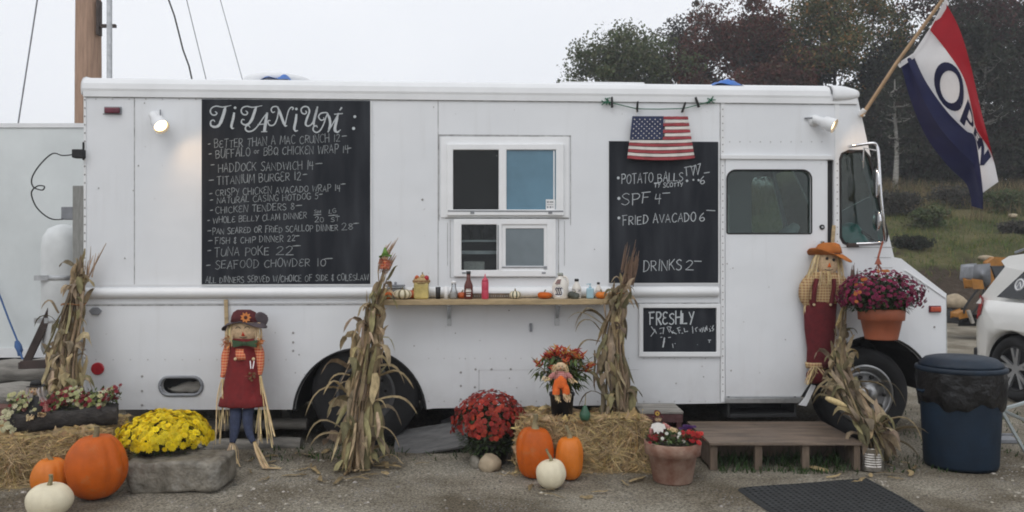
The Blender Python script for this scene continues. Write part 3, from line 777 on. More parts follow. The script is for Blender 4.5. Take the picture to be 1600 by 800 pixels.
t = Thing("utility_pole", "tall brown wooden utility pole rising above the pale trailer", "pole", (W(138, 0, 12).x, 12, 0))
px = W(138, 0, 12).x
mb = MB(); mb.tube([(px, 12, -.1), (px, 12, 4.6), (px, 12, 9.4)], [.20, .18, .14], 18); t.part("shaft", mb, M_['pole'])
mb = MB(); mb.box((px + .185, 11.86, EYE + 342 / F * 12), (px + .225, 11.97, EYE + 396 / F * 12)); 
mb.box((px + .2, 11.88, EYE + 354 / F * 12), (px + .46, 11.93, EYE + 359 / F * 12)); t.part("bracket", mb, M_['darksteel'], bevel=.004)
mb = MB(); mb.tube([(px + .37 + .03 * cos(a), 11.9, EYE + 346 / F * 12 + .05 * sin(a)) for a in np.linspace(0, 2 * pi, 12)], .008, 5); t.part("hook", mb, M_['steel'])
mb = MB(); mb.box((px - 1.1, 11.77, 8.75), (px + 1.1, 11.87, 8.87)); t.part("crossarm", mb, M_['pole'], bevel=.01)
t = Thing("metal_mast", "thin grey steel mast standing beside the wooden utility pole", "mast", (W(171, 0, 11.2).x, 11.2, 0))
mx_ = W(171, 0, 11.2).x; mb = MB(); mb.tube([(mx_, 11.2, -.05), (mx_, 11.2, 7.4)], .036, 12); t.part("shaft", mb, M_['steel'])
mb = MB(); mb.lathe([(.036, 7.4), (.06, 7.41), (.06, 7.45), (.0, 7.5)], (mx_, 11.2, 0), 12); t.part("cap", mb, M_['grey'])

def wire(label, a, b, r, mat, sag=.0, kink=0):
    a, b = Vector(a), Vector(b); pts = []
    for i in range(33):
        q = i / 32; p = a.lerp(b, q) + Vector((0, 0, -sag * 4 * q * (1 - q)))
        if kink: p += Vector((sin(i * 2.3) * kink, 0, 0))
        pts.append(p)
    mb = MB(); mb.tube(pts, r, 5)
    tag(mb.build("overhead_wire", mat, None), label, "wire", "wires strung from the utility pole")
topp = Vector((px, 12, 9.2))
wire("taut dark guy wire slanting down left of the utility pole", (px - .12, 11.9, 9.2), W(-62, 780, 12), .011, M_['grey'])
wire("thick twisted black cable running down to the truck roof", (px + .3, 11.8, 8.85), W(300, 124, 12.6) + (W(300, 124, 12.6) - Vector((px + .3, 11.8, 8.85))) * .8, .013, M_['black'], 0, .012)
wire("thin pale wire just right of the thick black cable", (px + .7, 11.8, 8.85), W(322, 124, 12.6) + (W(322, 124, 12.6) - Vector((px + .7, 11.8, 8.85))) * .8, .007, M_['grey'])
wire("thin pale wire farthest right, ending near the roof vent", (px + 1.08, 11.8, 8.85), W(376, 114, 13) + (W(376, 114, 13) - Vector((px + 1.08, 11.8, 8.85))) * .8, .006, M_['grey'])

# grey post with the power outlet, and the cord from it to the truck
t = Thing("power_post", "grey weathered square post carrying a small outlet box behind the truck's rear corner", "post", (W(122, 0, 6.84).x, 6.84, 0))
a = W(113, 290, 6.84); b = W(133, 700, 6.84)
mb = MB(); mb.box((a.x, 6.84, -.05), (b.x, 6.93, a.z)); t.part("shaft", mb, M_['greypost'], bevel=.006)
a = W(94, 323, 6.84); b = W(112, 343, 6.84); mb = MB(); mb.box((a.x, 6.85, b.z), (b.x + .004, 6.92, a.z)); t.part("outlet_box", mb, M_['grey'], bevel=.006)
pts = catmull([T(118, 241, .03), T(98, 243, .05), T(82, 240, .06), T(62, 258, .05), T(50, 278, .04), T(52, 292, .04), T(66, 297, .05), T(69, 291, .05), T(58, 291, .045), T(49, 302, .04), T(58, 325, .02), T(80, 342, .0), T(104, 342, -.3)], 5)
mb = MB(); mb.tube([TW(p) for p in pts], .0055, 6)
o = tag(mb.build("extension_cable", M_['black']), "thin black power cord looping in front of the pale trailer", "cable")

# propane cylinder on the rear rack
pc = W(101, 400, 7.12)
t = Thing("propane_cylinder", "tall white propane cylinder standing at the truck's rear end", "gas cylinder", (pc.x, 7.12, .73))
R_ = .185
mb = MB(); mb.lathe([(.10, .755), (R_ * .9, .765), (R_, .81), (R_, 1.70), (R_ * .93, 1.79), (R_ * .7, 1.86), (R_ * .3, 1.895), (.03, 1.90)], (pc.x, 7.12, 0), 28); t.part("tank_shell", mb, M_['tank'])
mb = MB(); mb.lathe([(.14, .73), (.15, .78)], (pc.x, 7.12, 0), 20, False); t.part("foot_ring", mb, M_['grey'])
for vv in (434, 500):
    z = W(0, vv, 7.0).z; mb = MB(); mb.lathe([(R_ + .004, z - .02), (R_ + .008, z), (R_ + .004, z + .02)], (pc.x, 7.12, 0), 28, False)
    mb.box((pc.x - .16, 6.93, z - .022), (pc.x - .04, 6.97, z + .022)); t.part("clamp_band", mb, M_['steel'])

# weathered logs and the rust-red ramp at far left
for i, (u0, u1, v, yy, r) in enumerate([(-60, 120, 622, 7.55, .13), (-70, 110, 585, 7.75, .12), (-50, 104, 660, 7.3, .11)]):
    a = W(u0, v, yy); b = W(u1, v - 8, yy + .1)
    pts = [a.lerp(b, q / 8) + Vector((0, rnd.uniform(-.01, .01), rnd.uniform(-.012, .012))) for q in range(9)]
    mb = MB(); mb.tube(pts, [r * rnd.uniform(.93, 1.05) for _ in pts], 14)
    lab = ["middle one of the weathered grey logs piled under the pale trailer", "uppermost weathered grey log, against the pale trailer", "lowest weathered grey log, behind the rust-red ramp"][i]
    tag(mb.build("weathered_log", M_['oldwood']), lab, "log", "weathered logs by the trailer")
t = Thing("loading_ramp", "rust-red wooden ramp beside the left hay bale", "ramp", (-4.3, 6.4, 0))
mb = MB()
for i in range(5):
    y = 6.05 + i * .17; mb.bar((-5.6, y, .46), (-3.72, y, .30 - .02 * (4 - i)), .16, .035, (0, 0, 1))
t.part("ramp_board", mb, M_['rust'])
mb = MB(); mb.bar((-5.6, 6.0, .36), (-3.75, 6.0, .2), .05, .16); mb.bar((-5.6, 6.78, .36), (-3.75, 6.78, .2), .05, .16); mb.box((-3.80, 6.0, .0), (-3.73, 6.76, .24)); mb.box((-5.4, 6.02, 0), (-5.3, 6.75, .4)); t.part("stringer", mb, M_['rust'])
mb = MB(); mb.box((W(28, 0, 6.75).x, 6.74, .0), (W(46, 0, 6.75).x, 6.80, EYE - 235 / F * 6.75)); tag(mb.build("stake", M_['rust'], bevel=.004), "short rust-red upright board behind the log planter", "board")
# blue rope hanging on the trailer
pts = catmull([W(-14, 438, 8.37), W(-4, 456, 8.33), W(0, 463, 8.3), W(14, 500, 8.25), W(28, 535, 8.18), W(31, 548, 8.1), W(40, 575, 8.0), W(44, 590, 7.96)], 5)
mb = MB(); mb.tube(pts, .010, 6); mb.tube([W(-14, 436, 8.39), W(-14, 438, 8.35)], .025, 8); mb.tube([W(26, 533, 8.15), W(28, 540, 8.14), W(31, 548, 8.1), W(30, 556, 8.1)], [.02, .035, .03, .015], 7); mb.tube([W(31, 546, 8.1), W(34, 558, 8.1)], .012, 5)
tag(mb.build("blue_rope", M_['bluerope']), "knotted blue rope hanging in front of the pale trailer", "rope")
#@@TRUCK
# ================================================================ the food truck
TR = Thing("food_truck", "long white step van food truck with serving hatch, chalkboard menus and autumn decorations", "food truck", (0, 0, 0), truck=True)
WID = 2.25
def tp(name, mb, mat, parent=None, bevel=0.0, label=None, seg=2): return TR.part(name, mb, mat, parent, bevel, label, seg)
def box_px(u0, v0, u1, v1, d0, d1):
    """a slab on the side: pixel rectangle on the side's plane, standing from d0 out to d1"""
    a = T(u0, v1); b = T(u1, v0); mb = MB(); mb.box((a.x, -d1, a.z), (b.x, -d0, b.z)); return mb
def add_box(mb, u0, v0, u1, v1, d0, d1):
    a = T(u0, v1); b = T(u1, v0); mb.box((a.x, -d1, a.z), (b.x, -d0, b.z))

REAR_C, REAR_R = (562, 648), 102
FRONT_C, FRONT_R = (1368, 615), 89
def arch(c, r, vr, vl):
    """from the right foot over the top to the left foot"""
    a0 = math.degrees(math.asin((c[1] - vr) / r)); a1 = 180 - math.degrees(math.asin(max(-1, min(1, (c[1] - vl) / r))))
    return arc(c[0], c[1], r, a0, a1, 26)
out = [(131, 150), (131, 640)]
ra = arch(REAR_C, REAR_R, 640, 640)[::-1]
out += [(448, 640)] + ra + [(678, 638), (1128, 630), (1232, 630), (1246, 626), (1276, 590)]
fa = arch(FRONT_C, FRONT_R, 562, 590)[::-1]
out += fa + [(1480, 561), (1479, 459), (1408, 404), (1397, 402), (1380, 330), (1356, 225), (1340, 152)]
W_UP = rect(705, 232, 872, 331); W_LO = rect(720, 350, 855, 424)
W_DOOR = rrect(1135, 266, 1267, 365, 14, 6, 3)
W_CAB = [(1326, 236), (1350, 236), (1358, 246), (1366, 280), (1376, 325), (1386, 366), (1384, 376), (1376, 380), (1328, 382), (1318, 379), (1313, 370), (1312, 250), (1316, 240)]
SLOT = rect(1293, 250, 1303, 384)
VENT = rrect(252, 590, 315, 616, 12.9, 7)
mb = MB(); mb.plate(sz(out), [sz(W_UP), sz(W_LO), sz(W_DOOR), sz(W_CAB), sz(SLOT), sz(VENT)], 0, .045)
tp("side_panel", mb, PAINT)
# the far side, roof, ends
def mir(L): return sz(L)
mb = MB(); mb.plate(sz(out), [sz(W_DOOR), sz(W_CAB)], WID - .045, WID); tp("side_panel", mb, PAINT)
zr = T(700, 150).z; zt_ = T(700, 127).z; s0 = T(131, 300).x; sC = T(1128, 300).x; s1 = T(1340, 152).x; sH = T(1402, 402).x; sF = T(1480, 500).x
zb = .36
mb = MB(); mb.box((s0, .047, .38), (s0 + .04, WID - .047, zr)); tp("rear_panel", mb, PAINT)
# roof cap: a rolled edge along both sides
prof = [(-.012, zr - .01), (-.02, zr + .03), (-.012, zr + .075), (.015, zr + .112), (.07, zr + .135), (.3, zr + .155), (WID / 2, zr + .175), (WID - .3, zr + .155), (WID - .07, zr + .135), (WID - .015, zr + .112), (WID + .012, zr + .075), (WID + .02, zr + .03), (WID + .012, zr - .01)]
def sweep(mb, prof, xs, scl=None):
    n = len(prof); vs = []
    for x in xs: vs += [(x, y, z) for y, z in prof]
    fs = [(i * n + j, i * n + (j + 1) % n, (i + 1) * n + (j + 1) % n, (i + 1) * n + j) for i in range(len(xs) - 1) for j in range(n)]
    fs += [tuple(range(n)), tuple(range((len(xs) - 1) * n, len(xs) * n))]
    old = mb.smooth; mb.smooth = False; mb.add(vs, fs); mb.smooth = old
mb = MB(); sweep(mb, prof, [s0 - .012, s0 + 1.2, 2.5, 4.2, T(1298, 140).x]); tp("roof_panel", mb, M_['trim'], bevel=.01)
# rounded front roof cap with the bulge over the windscreen
mb = MB(); xs = [T(1299, 140).x + i * .03 for i in range(9)]
n = len(prof); cz = zr + .05
vs = []
for i, x in enumerate(xs):
    q = sqrt(max(0, 1 - (i / 8.4) ** 2.6)); g = 1.0
    vs += [(x, y if abs(y) > .1 else y - .015 * (1 - i / 10), cz + (z - cz) * (.25 + .75 * q) + .004) for y, z in prof]
fs = [(i * n + j, i * n + (j + 1) % n, (i + 1) * n + (j + 1) % n, (i + 1) * n + j) for i in range(len(xs) - 1) for j in range(n)] + [tuple(range(n)), tuple(range(8 * n, 9 * n))]
mb.smooth = True; mb.add(vs, fs); tp("roof_front_cap", mb, M_['trim'])
mb = MB(); add_box(mb, 131, 148.3, 1338, 151.2, .001, .016); tp("drip_rail", mb, M_['trim'])
# front: windscreen frame, pane, cowl, bonnet, nose
pA = T(1340, 156); pB = T(1397, 402); pC = T(1408, 404); pD = T(1479, 459); pE = T(1480, 561)
def lean(mb, p, q, y0, y1, th=.03):
    """a sheet between the side lines p and q across the truck"""
    d = (q - p); nrm = Vector((d.z, 0, -d.x)).normalized() * th
    if nrm.x > 0: nrm = -nrm
    pts = [(p.x, y0, p.z), (p.x, y1, p.z), (q.x, y1, q.z), (q.x, y0, q.z)]
    mb.add(pts + [(x + nrm.x, y, z + nrm.z) for x, y, z in pts], [(0, 1, 2, 3), (7, 6, 5, 4), (0, 4, 5, 1), (1, 5, 6, 2), (2, 6, 7, 3), (3, 7, 4, 0)])
mb = MB(); f0 = pA.lerp(pB, .22); f1 = pA.lerp(pB, .94)
lean(mb, pA, f0, .047, WID - .047); lean(mb, f1, pB, .047, WID - .047); lean(mb, f0, f1, .047, .11); lean(mb, f0, f1, WID - .11, WID - .047); lean(mb, f0, f1, WID / 2 - .03, WID / 2 + .03)
lean(mb, pB, pC, .047, WID - .047); tp("windscreen_frame", mb, PAINT)
mb = MB(); lean(mb, f0 + Vector((-.01, 0, 0)), f1 + Vector((-.01, 0, 0)), .11, WID - .11, .006); tp("windscreen_pane", mb, M_['glass'])
mb = MB(); lean(mb, pC, pD, .047, WID - .047); tp("bonnet", mb, PAINT)
mb = MB(); lean(mb, pD, pE, .047, WID - .047); g = tp("nose_panel", mb, PAINT)
for yy in (.3, WID - .3):
    mb = MB(); mb.tube([(pE.x + .0, yy, 1.0), (pE.x + .03, yy, 1.0)], [.10, .09], 20); tp("headlight", mb, M_['chrome'])
mb = MB(); mb.box((pE.x - .02, .25, .62), (pE.x + .02, WID - .25, .85)); tp("grille", mb, M_['black'])
mb = MB(); mb.box((pE.x - .05, .1, .42), (pE.x + .10, WID - .1, .60)); tp("front_bumper", mb, M_['chrome'], bevel=.02)
# floor, kitchen partition, dark kitchen lining, cab trim
mb = MB(); mb.box((s0 + .05, .05, .80), (T(1125, 0).x, WID - .05, .84)); mb.box((T(1129, 0).x, .05, .56), (T(1262, 0).x, WID - .05, .60)); mb.box((T(1262, 0).x, .76, .56), (sF - .35, WID - .76, .60)); tp("floor_pan", mb, M_['dark'])
mb = MB(); mb.box((sC - .02, .05, .6), (sC + .01, WID - .05, zr)); tp("cab_partition", mb, M_['cab'])
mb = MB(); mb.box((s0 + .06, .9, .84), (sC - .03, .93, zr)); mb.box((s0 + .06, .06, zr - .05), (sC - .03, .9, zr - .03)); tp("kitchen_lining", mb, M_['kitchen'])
a = T(715, 395); b = T(800, 402)
mb = MB(); mb.box((a.x - .3, .35, a.z - .01), (b.x + .4, .62, a.z + .02)); mb.box((a.x - .3, .3, T(0, 376).z), (b.x + .4, .55, T(0, 373).z)); mb.box((a.x - .3, .06, T(0, 424).z - .05), (b.x + .9, .8, T(0, 424).z)); tp("kitchen_shelf", mb, M_['steel'])
mb = MB(); mb.box((T(724, 0).x, .2, T(0, 424).z), (T(758, 0).x, .45, T(0, 409).z)); tp("ticket_box", mb, M_['label'], bevel=.008)
mb = MB()
for (u, v, w, h) in ((726, 372, 10, 12), (744, 372, 8, 16), (762, 372, 12, 9)):
    p = T(u, v); mb.lathe([(.0, 0), (.05, 0), (.05, .08), (.02, .11), (.02, .13)], (p.x, .42, p.z), 12)
tp("kitchen_jars", mb, M_['kitchen'])
# cab: dashboard, seat, steering wheel, bags on the dash
mb = MB(); mb.box((T(1330, 0).x, .08, 1.22), (T(1405, 0).x, WID - .08, T(0, 400).z)); tp("dashboard", mb, M_['cab'], bevel=.03)
mb = MB(); mb.box((sC + .35, 1.2, .6), (sC + .8, 1.75, 1.05)); mb.box((sC + .3, 1.2, 1.05), (sC + .42, 1.75, 1.75)); mb.box((sC + .3, 1.35, 1.78), (sC + .40, 1.6, 1.98)); tp("driver_seat", mb, M_['cab'], bevel=.03)
mb = MB(); c0 = Vector((sC + 1.0, 1.48, 1.55)); mb.tube([c0 + Vector((.10 * cos(a) * .5, .2 * sin(a), .18 * cos(a))) for a in np.linspace(0, 2 * pi, 20)[:-1]], .016, 6, closed=True); mb.tube([c0, c0 + Vector((.35, 0, -.5))], .02, 6); tp("steering_wheel", mb, M_['black'])
for nm, (u, v), r, cl in (("plastic_bag", (1340, 362), (.13, .12, .10), (.16, .46, .45)), ("plastic_bag", (1352, 373), (.16, .12, .09), (.16, .44, .42)), ("paper_bag", (1250, 360), (.09, .1, .09), (.62, .64, .66))):
    p = T(u, v); mb = MB(); mb.ell((p.x, .24, p.z - .02), r, 12, 8)
    mb.v = [(x + .02 * sin(31 * z), y + .02 * sin(29 * x), z + .02 * sin(37 * x + 11 * y)) for x, y, z in mb.v]
    ob = tp(nm, mb, pm("bag_%.2f" % cl[0], cl, .4, .2, 12, .3, 20))
mb = MB(); mb.tube([(T(1178, 0).x, 1.0, .6), (T(1178, 0).x, 1.0, 1.95)], .02, 8); mb.box((T(1171, 0).x, .96, 1.5), (T(1187, 0).x, 1.04, 1.83)); tp("fire_extinguisher", mb, M_['cab'], bevel=.01)
# panes
def pane(name, poly, y, mat, th=.006):
    mb = MB(); mb.plate(sz(poly), [], y, y + th); return mb
tp("cab_window_pane", pane("", W_CAB, .018, 0), M_['glass'])
mb = MB(); mb.plate(sz(W_CAB), [], WID - .03, WID - .024); tp("cab_window_pane", mb, M_['glass'])
def gasket(poly, r, d=0.0):
    pts = [Vector((x, -d, z)) for x, z in sz(poly)]; mb = MB(); mb.tube(pts, r, 6, closed=True); return mb
tp("window_gasket", gasket(W_CAB, .013, .002), M_['black'])
# ---- sliding door
mb = MB()
dout = [(1133, 249), (1133, 619), (1250, 619), (1290, 560), (1290, 249)]
mb.plate(sz(dout), [sz(W_DOOR)], -.014, -.002)
door = tp("door", mb, PAINT)
mb = MB(); mb.plate(sz(W_DOOR), [], .016, .022); tp("door_pane", mb, M_['glass'], door)
mb = MB(); mb.plate(sz(W_DOOR), [], WID - .03, WID - .024); tp("cab_window_pane", mb, M_['glass'])
tp("pane_gasket", gasket(W_DOOR, .007, .014), M_['black'], door)
p = T(1283, 355); mb = MB(); mb.tube([(p.x, -.012, p.z), (p.x, -.024, p.z)], .022, 16); tp("door_lock", mb, M_['black'], door)
mb = MB(); mb.tube([(p.x, -.024, p.z), (p.x, -.029, p.z)], .010, 12); tp("lock_core", mb, M_['steel'], door)
p = T(1284, 386, .04); mb = MB(); mb.tube([(p.x, -.012, p.z - .02), (p.x, -.05, p.z - .02), (p.x, -.05, p.z + .05)], [.02, .018, .02], 10); tp("door_handle", mb, M_['chrome'], door)
mb = MB(); add_box(mb, 1125, 243.5, 1298, 249, -.001, .03); tp("door_header_rail", mb, M_['trim'], bevel=.004)
mb = MB(); mb.plate(sz([(1132, 620.5), (1132, 629), (1246, 629), (1252, 620.5)]), [], -.03, .02); tp("door_sill", mb, M_['steel'], bevel=.004)
mb = MB(); mb.plate(sz([(1255, 622), (1246, 632), (1258, 634), (1273, 602), (1266, 600)]), [], -.03, -.002); tp("step_corner_guard", mb, M_['trim'], bevel=.004)
mb = MB(); mb.plate(sz([(1291, 560), (1252, 619), (1256, 621), (1295, 563)]), [], -.018, -.002); tp("door_edge_seal", mb, M_['black'])
mb = MB(); mb.plate(sz(SLOT), [], .03, .05); tp("door_slot", mb, M_['black'])
# step well under the door
mb = MB(); a = T(1140, 652); b = T(1240, 634)
mb.box((a.x, -.02, a.z), (b.x, .28, a.z + .03)); mb.box((a.x, .28, a.z), (b.x, .31, .60)); mb.box((a.x - .02, -.01, a.z), (a.x - .002, .3, .5)); mb.box((b.x + .002, -.01, a.z), (b.x + .02, .3, .5)); tp("entry_step", mb, M_['black'], bevel=.004)
# ---- trims: belt rail, straps, seams, rivets
def half_round(mb, u0, u1, v0, v1, d):
    a = T(u0, v1); b = T(u1, v0); zc = (a.z + b.z) / 2; r = (b.z - a.z) / 2
    pr = [(-.001 - d * max(0, cos(t)), zc + r * sin(t)) for t in np.linspace(-pi / 2, pi / 2, 9)]
    old = mb.smooth; mb.smooth = True
    n = len(pr); vs = [(a.x, y, z) for y, z in pr] + [(b.x, y, z) for y, z in pr]
    mb.add(vs, [(j, j + 1, j + 1 + n, j + n) for j in range(n - 1)]); mb.smooth = False
    mb.add([vs[i] for i in range(n)], [tuple(range(n))]); mb.add([vs[i + n] for i in range(n)], [tuple(range(n))[::-1]]); mb.smooth = old
mb = MB(); half_round(mb, 134, 1121, 447.5, 467, .05); tp("belt_rail", mb, M_['trim'])
mb = MB()
add_box(mb, 131, 470.5, 1123, 474.5, .001, .006); add_box(mb, 131, 444.2, 316, 446.2, .001, .005)
tp("rail_flange", mb, M_['trim'])
mb = MB()
for u in (209.5, 684): add_box(mb, u, 152, u + 1.1, 446, .001, .0022)
add_box(mb, 132, 475.2, 1123, 476.0, .001, .0022); add_box(mb, 132, 151.4, 1338, 152.3, .001, .003)
add_box(mb, 1313, 386, 1396, 387, .001, .003)
add_box(mb, 1124.6, 152, 1125.4, 628, .001, .003); 
for (x0, y0, x1, y1) in ((748, 577.4, 905, 578.3), (748, 578, 748.8, 634), (944, 577.4, 998, 578.2)): add_box(mb, x0, y0, x1, y1, .001, .0022)
add_box(mb, 1478.2, 462, 1479, 560, .001, .003)
tp("panel_seam", mb, M_['seam'])
mb = MB(); add_box(mb, 1126, 152, 1132, 628, .001, .007); add_box(mb, 1304, 160, 1311, 250, .001, .005); add_box(mb, 1304, 250, 1311, 386, .001, .009); add_box(mb, 131, 152, 135, 639, .001, .006)
a, b = pD - Vector((.2, 0, 0)), pD
mb.bar((pC.x + .03, -.006, pC.z - .10), (pD.x - .01, -.006, pD.z - .035), .008, .012, (0, 0, 1))
tp("edge_strap", mb, M_['trim'], bevel=.0015)
mb = MB()
def rivet(u, v, d=.001, r=.0065):
    p = T(u, v); mb.add([(p.x + r * cos(a), -d - .0035, p.z + r * sin(a)) for a in np.linspace(0, 2 * pi, 7)[:-1]] + [(p.x + r * 1.2 * cos(a), -d, p.z + r * 1.2 * sin(a)) for a in np.linspace(0, 2 * pi, 7)[:-1]],
        [tuple(range(6))] + [(i, (i + 1) % 6, 6 + (i + 1) % 6, 6 + i) for i in range(6)])
for v in list(range(156, 640, 13)):
    if rnd.random() < .8: rivet(133, v, .006)
for v in range(160, 620, 11): rivet(1129, v, .007, .005)
for v in range(256, 384, 11): rivet(1307.5, v, .009, .005)
for u in range(1140, 1300, 16): rivet(u, 221.5, .001, .004)
for u in range(150, 1320, 26): rivet(u, 155, .001, .004)
for u in range(150, 460, 27): rivet(u, 562, .001, .0035)
for u in range(670, 1120, 24): rivet(u, 560, .001, .0035); rivet(u, 627, .001, .004)
for u, v in ((743, 577), (768, 577), (798, 577), (742, 605), (720, 582), (720, 603), (720, 624), (222, 588), (222, 611), (222, 633), (458, 520), (458, 535), (458, 548), (1460, 511), (660, 312), (868, 250)): rivet(u, v, .001, .009)
for i in range(40): rivet(rnd.uniform(140, 1120), rnd.choice([rnd.uniform(480, 630), rnd.uniform(160, 440)]), .001, rnd.uniform(.003, .006))
tp("rivets", mb, M_['rivet'])
# ---- service windows
mb = MB(); mb.plate(sz(rect(689, 214, 889, 340)), [sz(W_UP)], -.012, -.001); u1 = tp("window_flange", mb, M_['window_white'], bevel=.003)
mb = MB(); mb.plate(sz(rect(699, 226, 880, 337)), [sz(rect(708, 235, 779, 328)), sz(rect(791, 235, 868, 328))], -.045, -.013); wf = tp("serving_window", mb, M_['window_white'], bevel=.005)
mb = MB(); mb.plate(sz(rect(705, 233, 782, 330)), [], -.024, -.019); tp("window_pane", mb, M_['glassk'], wf)
mb = MB(); mb.plate(sz(rect(788, 233, 871, 330)), [], -.026, -.020); tp("window_pane", mb, M_['bluefilm'], wf, label="blue filmed pane")
mb = MB(); add_box(mb, 864, 236, 866, 327, .024, .031); tp("sash_stop", mb, M_['window_white'], wf)
mb = MB(); add_box(mb, 852.5, 312, 867, 328, .0265, .0285); st_ = tp("sticker", mb, M_['sticker'], wf)
mb = MB(); 
for (a0, b0, a1, b1) in ((854, 314.5, 857, 317.5), (858, 315, 865, 317), (854, 319.5, 865, 320.2), (854, 322.5, 856.5, 325.5), (858.2, 322.5, 861, 325.5), (862.4, 322.8, 865, 325)): add_box(mb, a0, b0, a1, b1, .0287, .0292)
tp("sticker_print", mb, M_['grey'], st_)
mb = MB(); add_box(mb, 700, 329.5, 879, 331, .0455, .048); add_box(mb, 735, 331.5, 741, 334.5, .0455, .05); add_box(mb, 856, 331.5, 862, 334.5, .0455, .05); tp("sill_track", mb, M_['grey'], wf)
mb = MB(); mb.plate(sz(rect(709, 342.5, 868, 432)), [sz(rect(721, 351, 776, 422)), sz(rect(784, 351, 854, 422))], -.034, -.001); wl = tp("serving_window", mb, M_['window_white'], bevel=.005)
mb = MB(); mb.plate(sz(rect(780, 349.5, 855.5, 423)), [sz(rect(790, 357, 849.5, 415.5))], -.022, -.004); sh = tp("sliding_sash", mb, M_['window_white'], wl, bevel=.003)
mb = MB(); mb.plate(sz(rect(788, 355, 851, 417)), [], -.014, -.010); tp("window_pane", mb, M_['screen'], wl, label="grey screened pane")
mb = MB(); mb.plate(sz(rect(719, 349, 777, 424)), [], -.010, -.006); tp("window_pane", mb, M_['glassk'], wl)
mb = MB(); add_box(mb, 777, 352, 779, 421, .0345, .037); add_box(mb, 784, 416.5, 853, 418.2, .0225, .03); add_box(mb, 849, 415.8, 854, 419.6, .031, .036); add_box(mb, 722, 425, 728, 427.5, .0345, .038); add_box(mb, 846, 425, 852, 427.5, .0345, .038); tp("sill_track", mb, M_['grey'], wl)
mb = MB()   # old caulk lines round the windows
for (a0, b0, a1, b1) in ((685.5, 211.5, 892, 212.6), (685.5, 212, 686.4, 345), (891, 212, 892, 352), (703, 344, 704, 434), (704, 433.3, 873, 434.3), (872.2, 343, 873.2, 433), (881.5, 345, 882.2, 415), (699, 348, 699.7, 415), (696, 340.6, 889, 341.8)):
    add_box(mb, a0, b0, a1, b1, .001, .003)
tp("caulk_line", mb, M_['seam'])
# ---- counter shelf
zs1 = T(700, 468.5, .26).z; sa, sb = T(590, 470, .26).x, T(966, 470, .26).x
mb = MB(); mb.box((sa, -.262, zs1 - .042), (sb, -.003, zs1)); shelf = tp("counter_shelf", mb, M_['wood'], bevel=.004)
for u in (702, 870):
    p = T(u, 495); mb = MB(); mb.box((p.x - .018, -.012, T(0, 512).z), (p.x + .018, -.001, zs1 - .043)); mb.box((p.x - .012, -.20, zs1 - .055), (p.x + .012, -.012, zs1 - .044))
    mb.bar((p.x, -.012, zs1 - .17), (p.x, -.16, zs1 - .06), .006, .02, (1, 0, 0)); tp("shelf_bracket", mb, M_['steel'], shelf)
mb = MB(); add_box(mb, 827.5, 505, 831.5, 518, .001, .018); tp("wall_bracket", mb, M_['grey'], bevel=.002)
# ---- lamps, markers, vents
def marker(name, u0, v0, u1, v1, mat, bz=None):
    a, b = T(u0, v1), T(u1, v0); 
    if bz:
        mbb = MB(); mbb.box((a.x - .008, -.012, a.z - .008), (b.x + .008, -.001, b.z + .008)); base = tp(name, mbb, bz, bevel=.004)
        mb = MB(); mb.box((a.x, -.035, a.z), (b.x, -.012, b.z)); tp("lens", mb, mat, base, bevel=.010)
    else:
        mb = MB(); mb.box((a.x, -.03, a.z), (b.x, -.001, b.z)); tp(name, mb, mat, bevel=.01)
marker("marker_light", 165, 168.5, 189, 177.5, M_['darkredlens'], M_['grey'])
marker("marker_light", 1452, 479, 1468, 487, M_['orangelens'], M_['darkredlens'])
p = T(153, 576); mb = MB(); mb.tube([(p.x, -.001, p.z), (p.x, -.010, p.z), (p.x, -.014, p.z)], [.052, .052, .046], 24); tp("reflector", mb, M_['redlens'])
mb = MB(); mb.plate(sz([(140, 485.5), (145, 492), (155, 492), (160, 485.5), (154, 480), (146, 480)]), [], -.022, -.001); tp("marker_cap", mb, M_['grey'], bevel=.006)
tp("vent_rim", gasket(rrect(250, 589, 316, 617, 13.9, 7), .014, .004), M_['grey'])
a = T(250, 0).x; b = T(318, 0).x
mb = MB(); mb.box((a - .05, .10, .40), (b + .05, .13, .75)); tp("vent_recess", mb, M_['black'])
mb = MB(); mb.ell((T(288, 0).x, .09, T(0, 611).z), (.17, .03, .045), 20, 10); mb.v = [(x, y, z + .22 * (x - T(284, 0).x) * (1 if z > T(0, 611).z else .1) + .006 * sin(50 * x) + .004 * sin(90 * x + 40 * z)) for x, y, z in mb.v]; tp("vent_filler", mb, M_['oldwood'])
def floodlight(u, v, du, dv_, axis):
    p = T(u, v); mb = MB(); mb.tube([(p.x, -.001, p.z), (p.x, -.02, p.z), (p.x, -.03, p.z)], [.05, .05, .03], 20); base = tp("floodlight", mb, M_['trim'])
    ax = Vector(axis).normalized(); j = Vector((p.x, -.055, p.z)); 
    mb = MB(); mb.tube([(p.x, -.02, p.z), j], .02, 10); mb.tube([j - ax * .03, j + ax * .05, j + ax * .07, j + ax * .16], [.033, .036, .056, .062], 20, False)
    mb.tube([j - ax * .03, j - ax * .036], [.033, .01], 20); tp("lamp_can", mb, M_['trim'], base)
    mb = MB(); mb.tube([j + ax * .160, j + ax * .135], [.062, .052], 20, False); tp("lamp_ring", mb, M_['grey'], base)
    mb = MB(); mb.tube([j + ax * .128, j + ax * .137, j + ax * .143], [.054, .05, .02], 20); tp("bulb", mb, M_['bulb'], base)
    L = bpy.data.lights.new("floodlight_beam", 'SPOT'); L.energy = 8; L.color = (1, .62, .30); L.spot_size = radians(160); L.spot_blend = .9; L.shadow_soft_size = .04
    lo = bpy.data.objects.new("floodlight_beam", L); lo.parent = base; lo.location = j + ax * .165; lo.rotation_euler = (-ax).to_track_quat('Z', 'Y').to_euler(); C.objects.link(lo)
floodlight(245, 184, 0, 0, (.58, -.52, -.62))
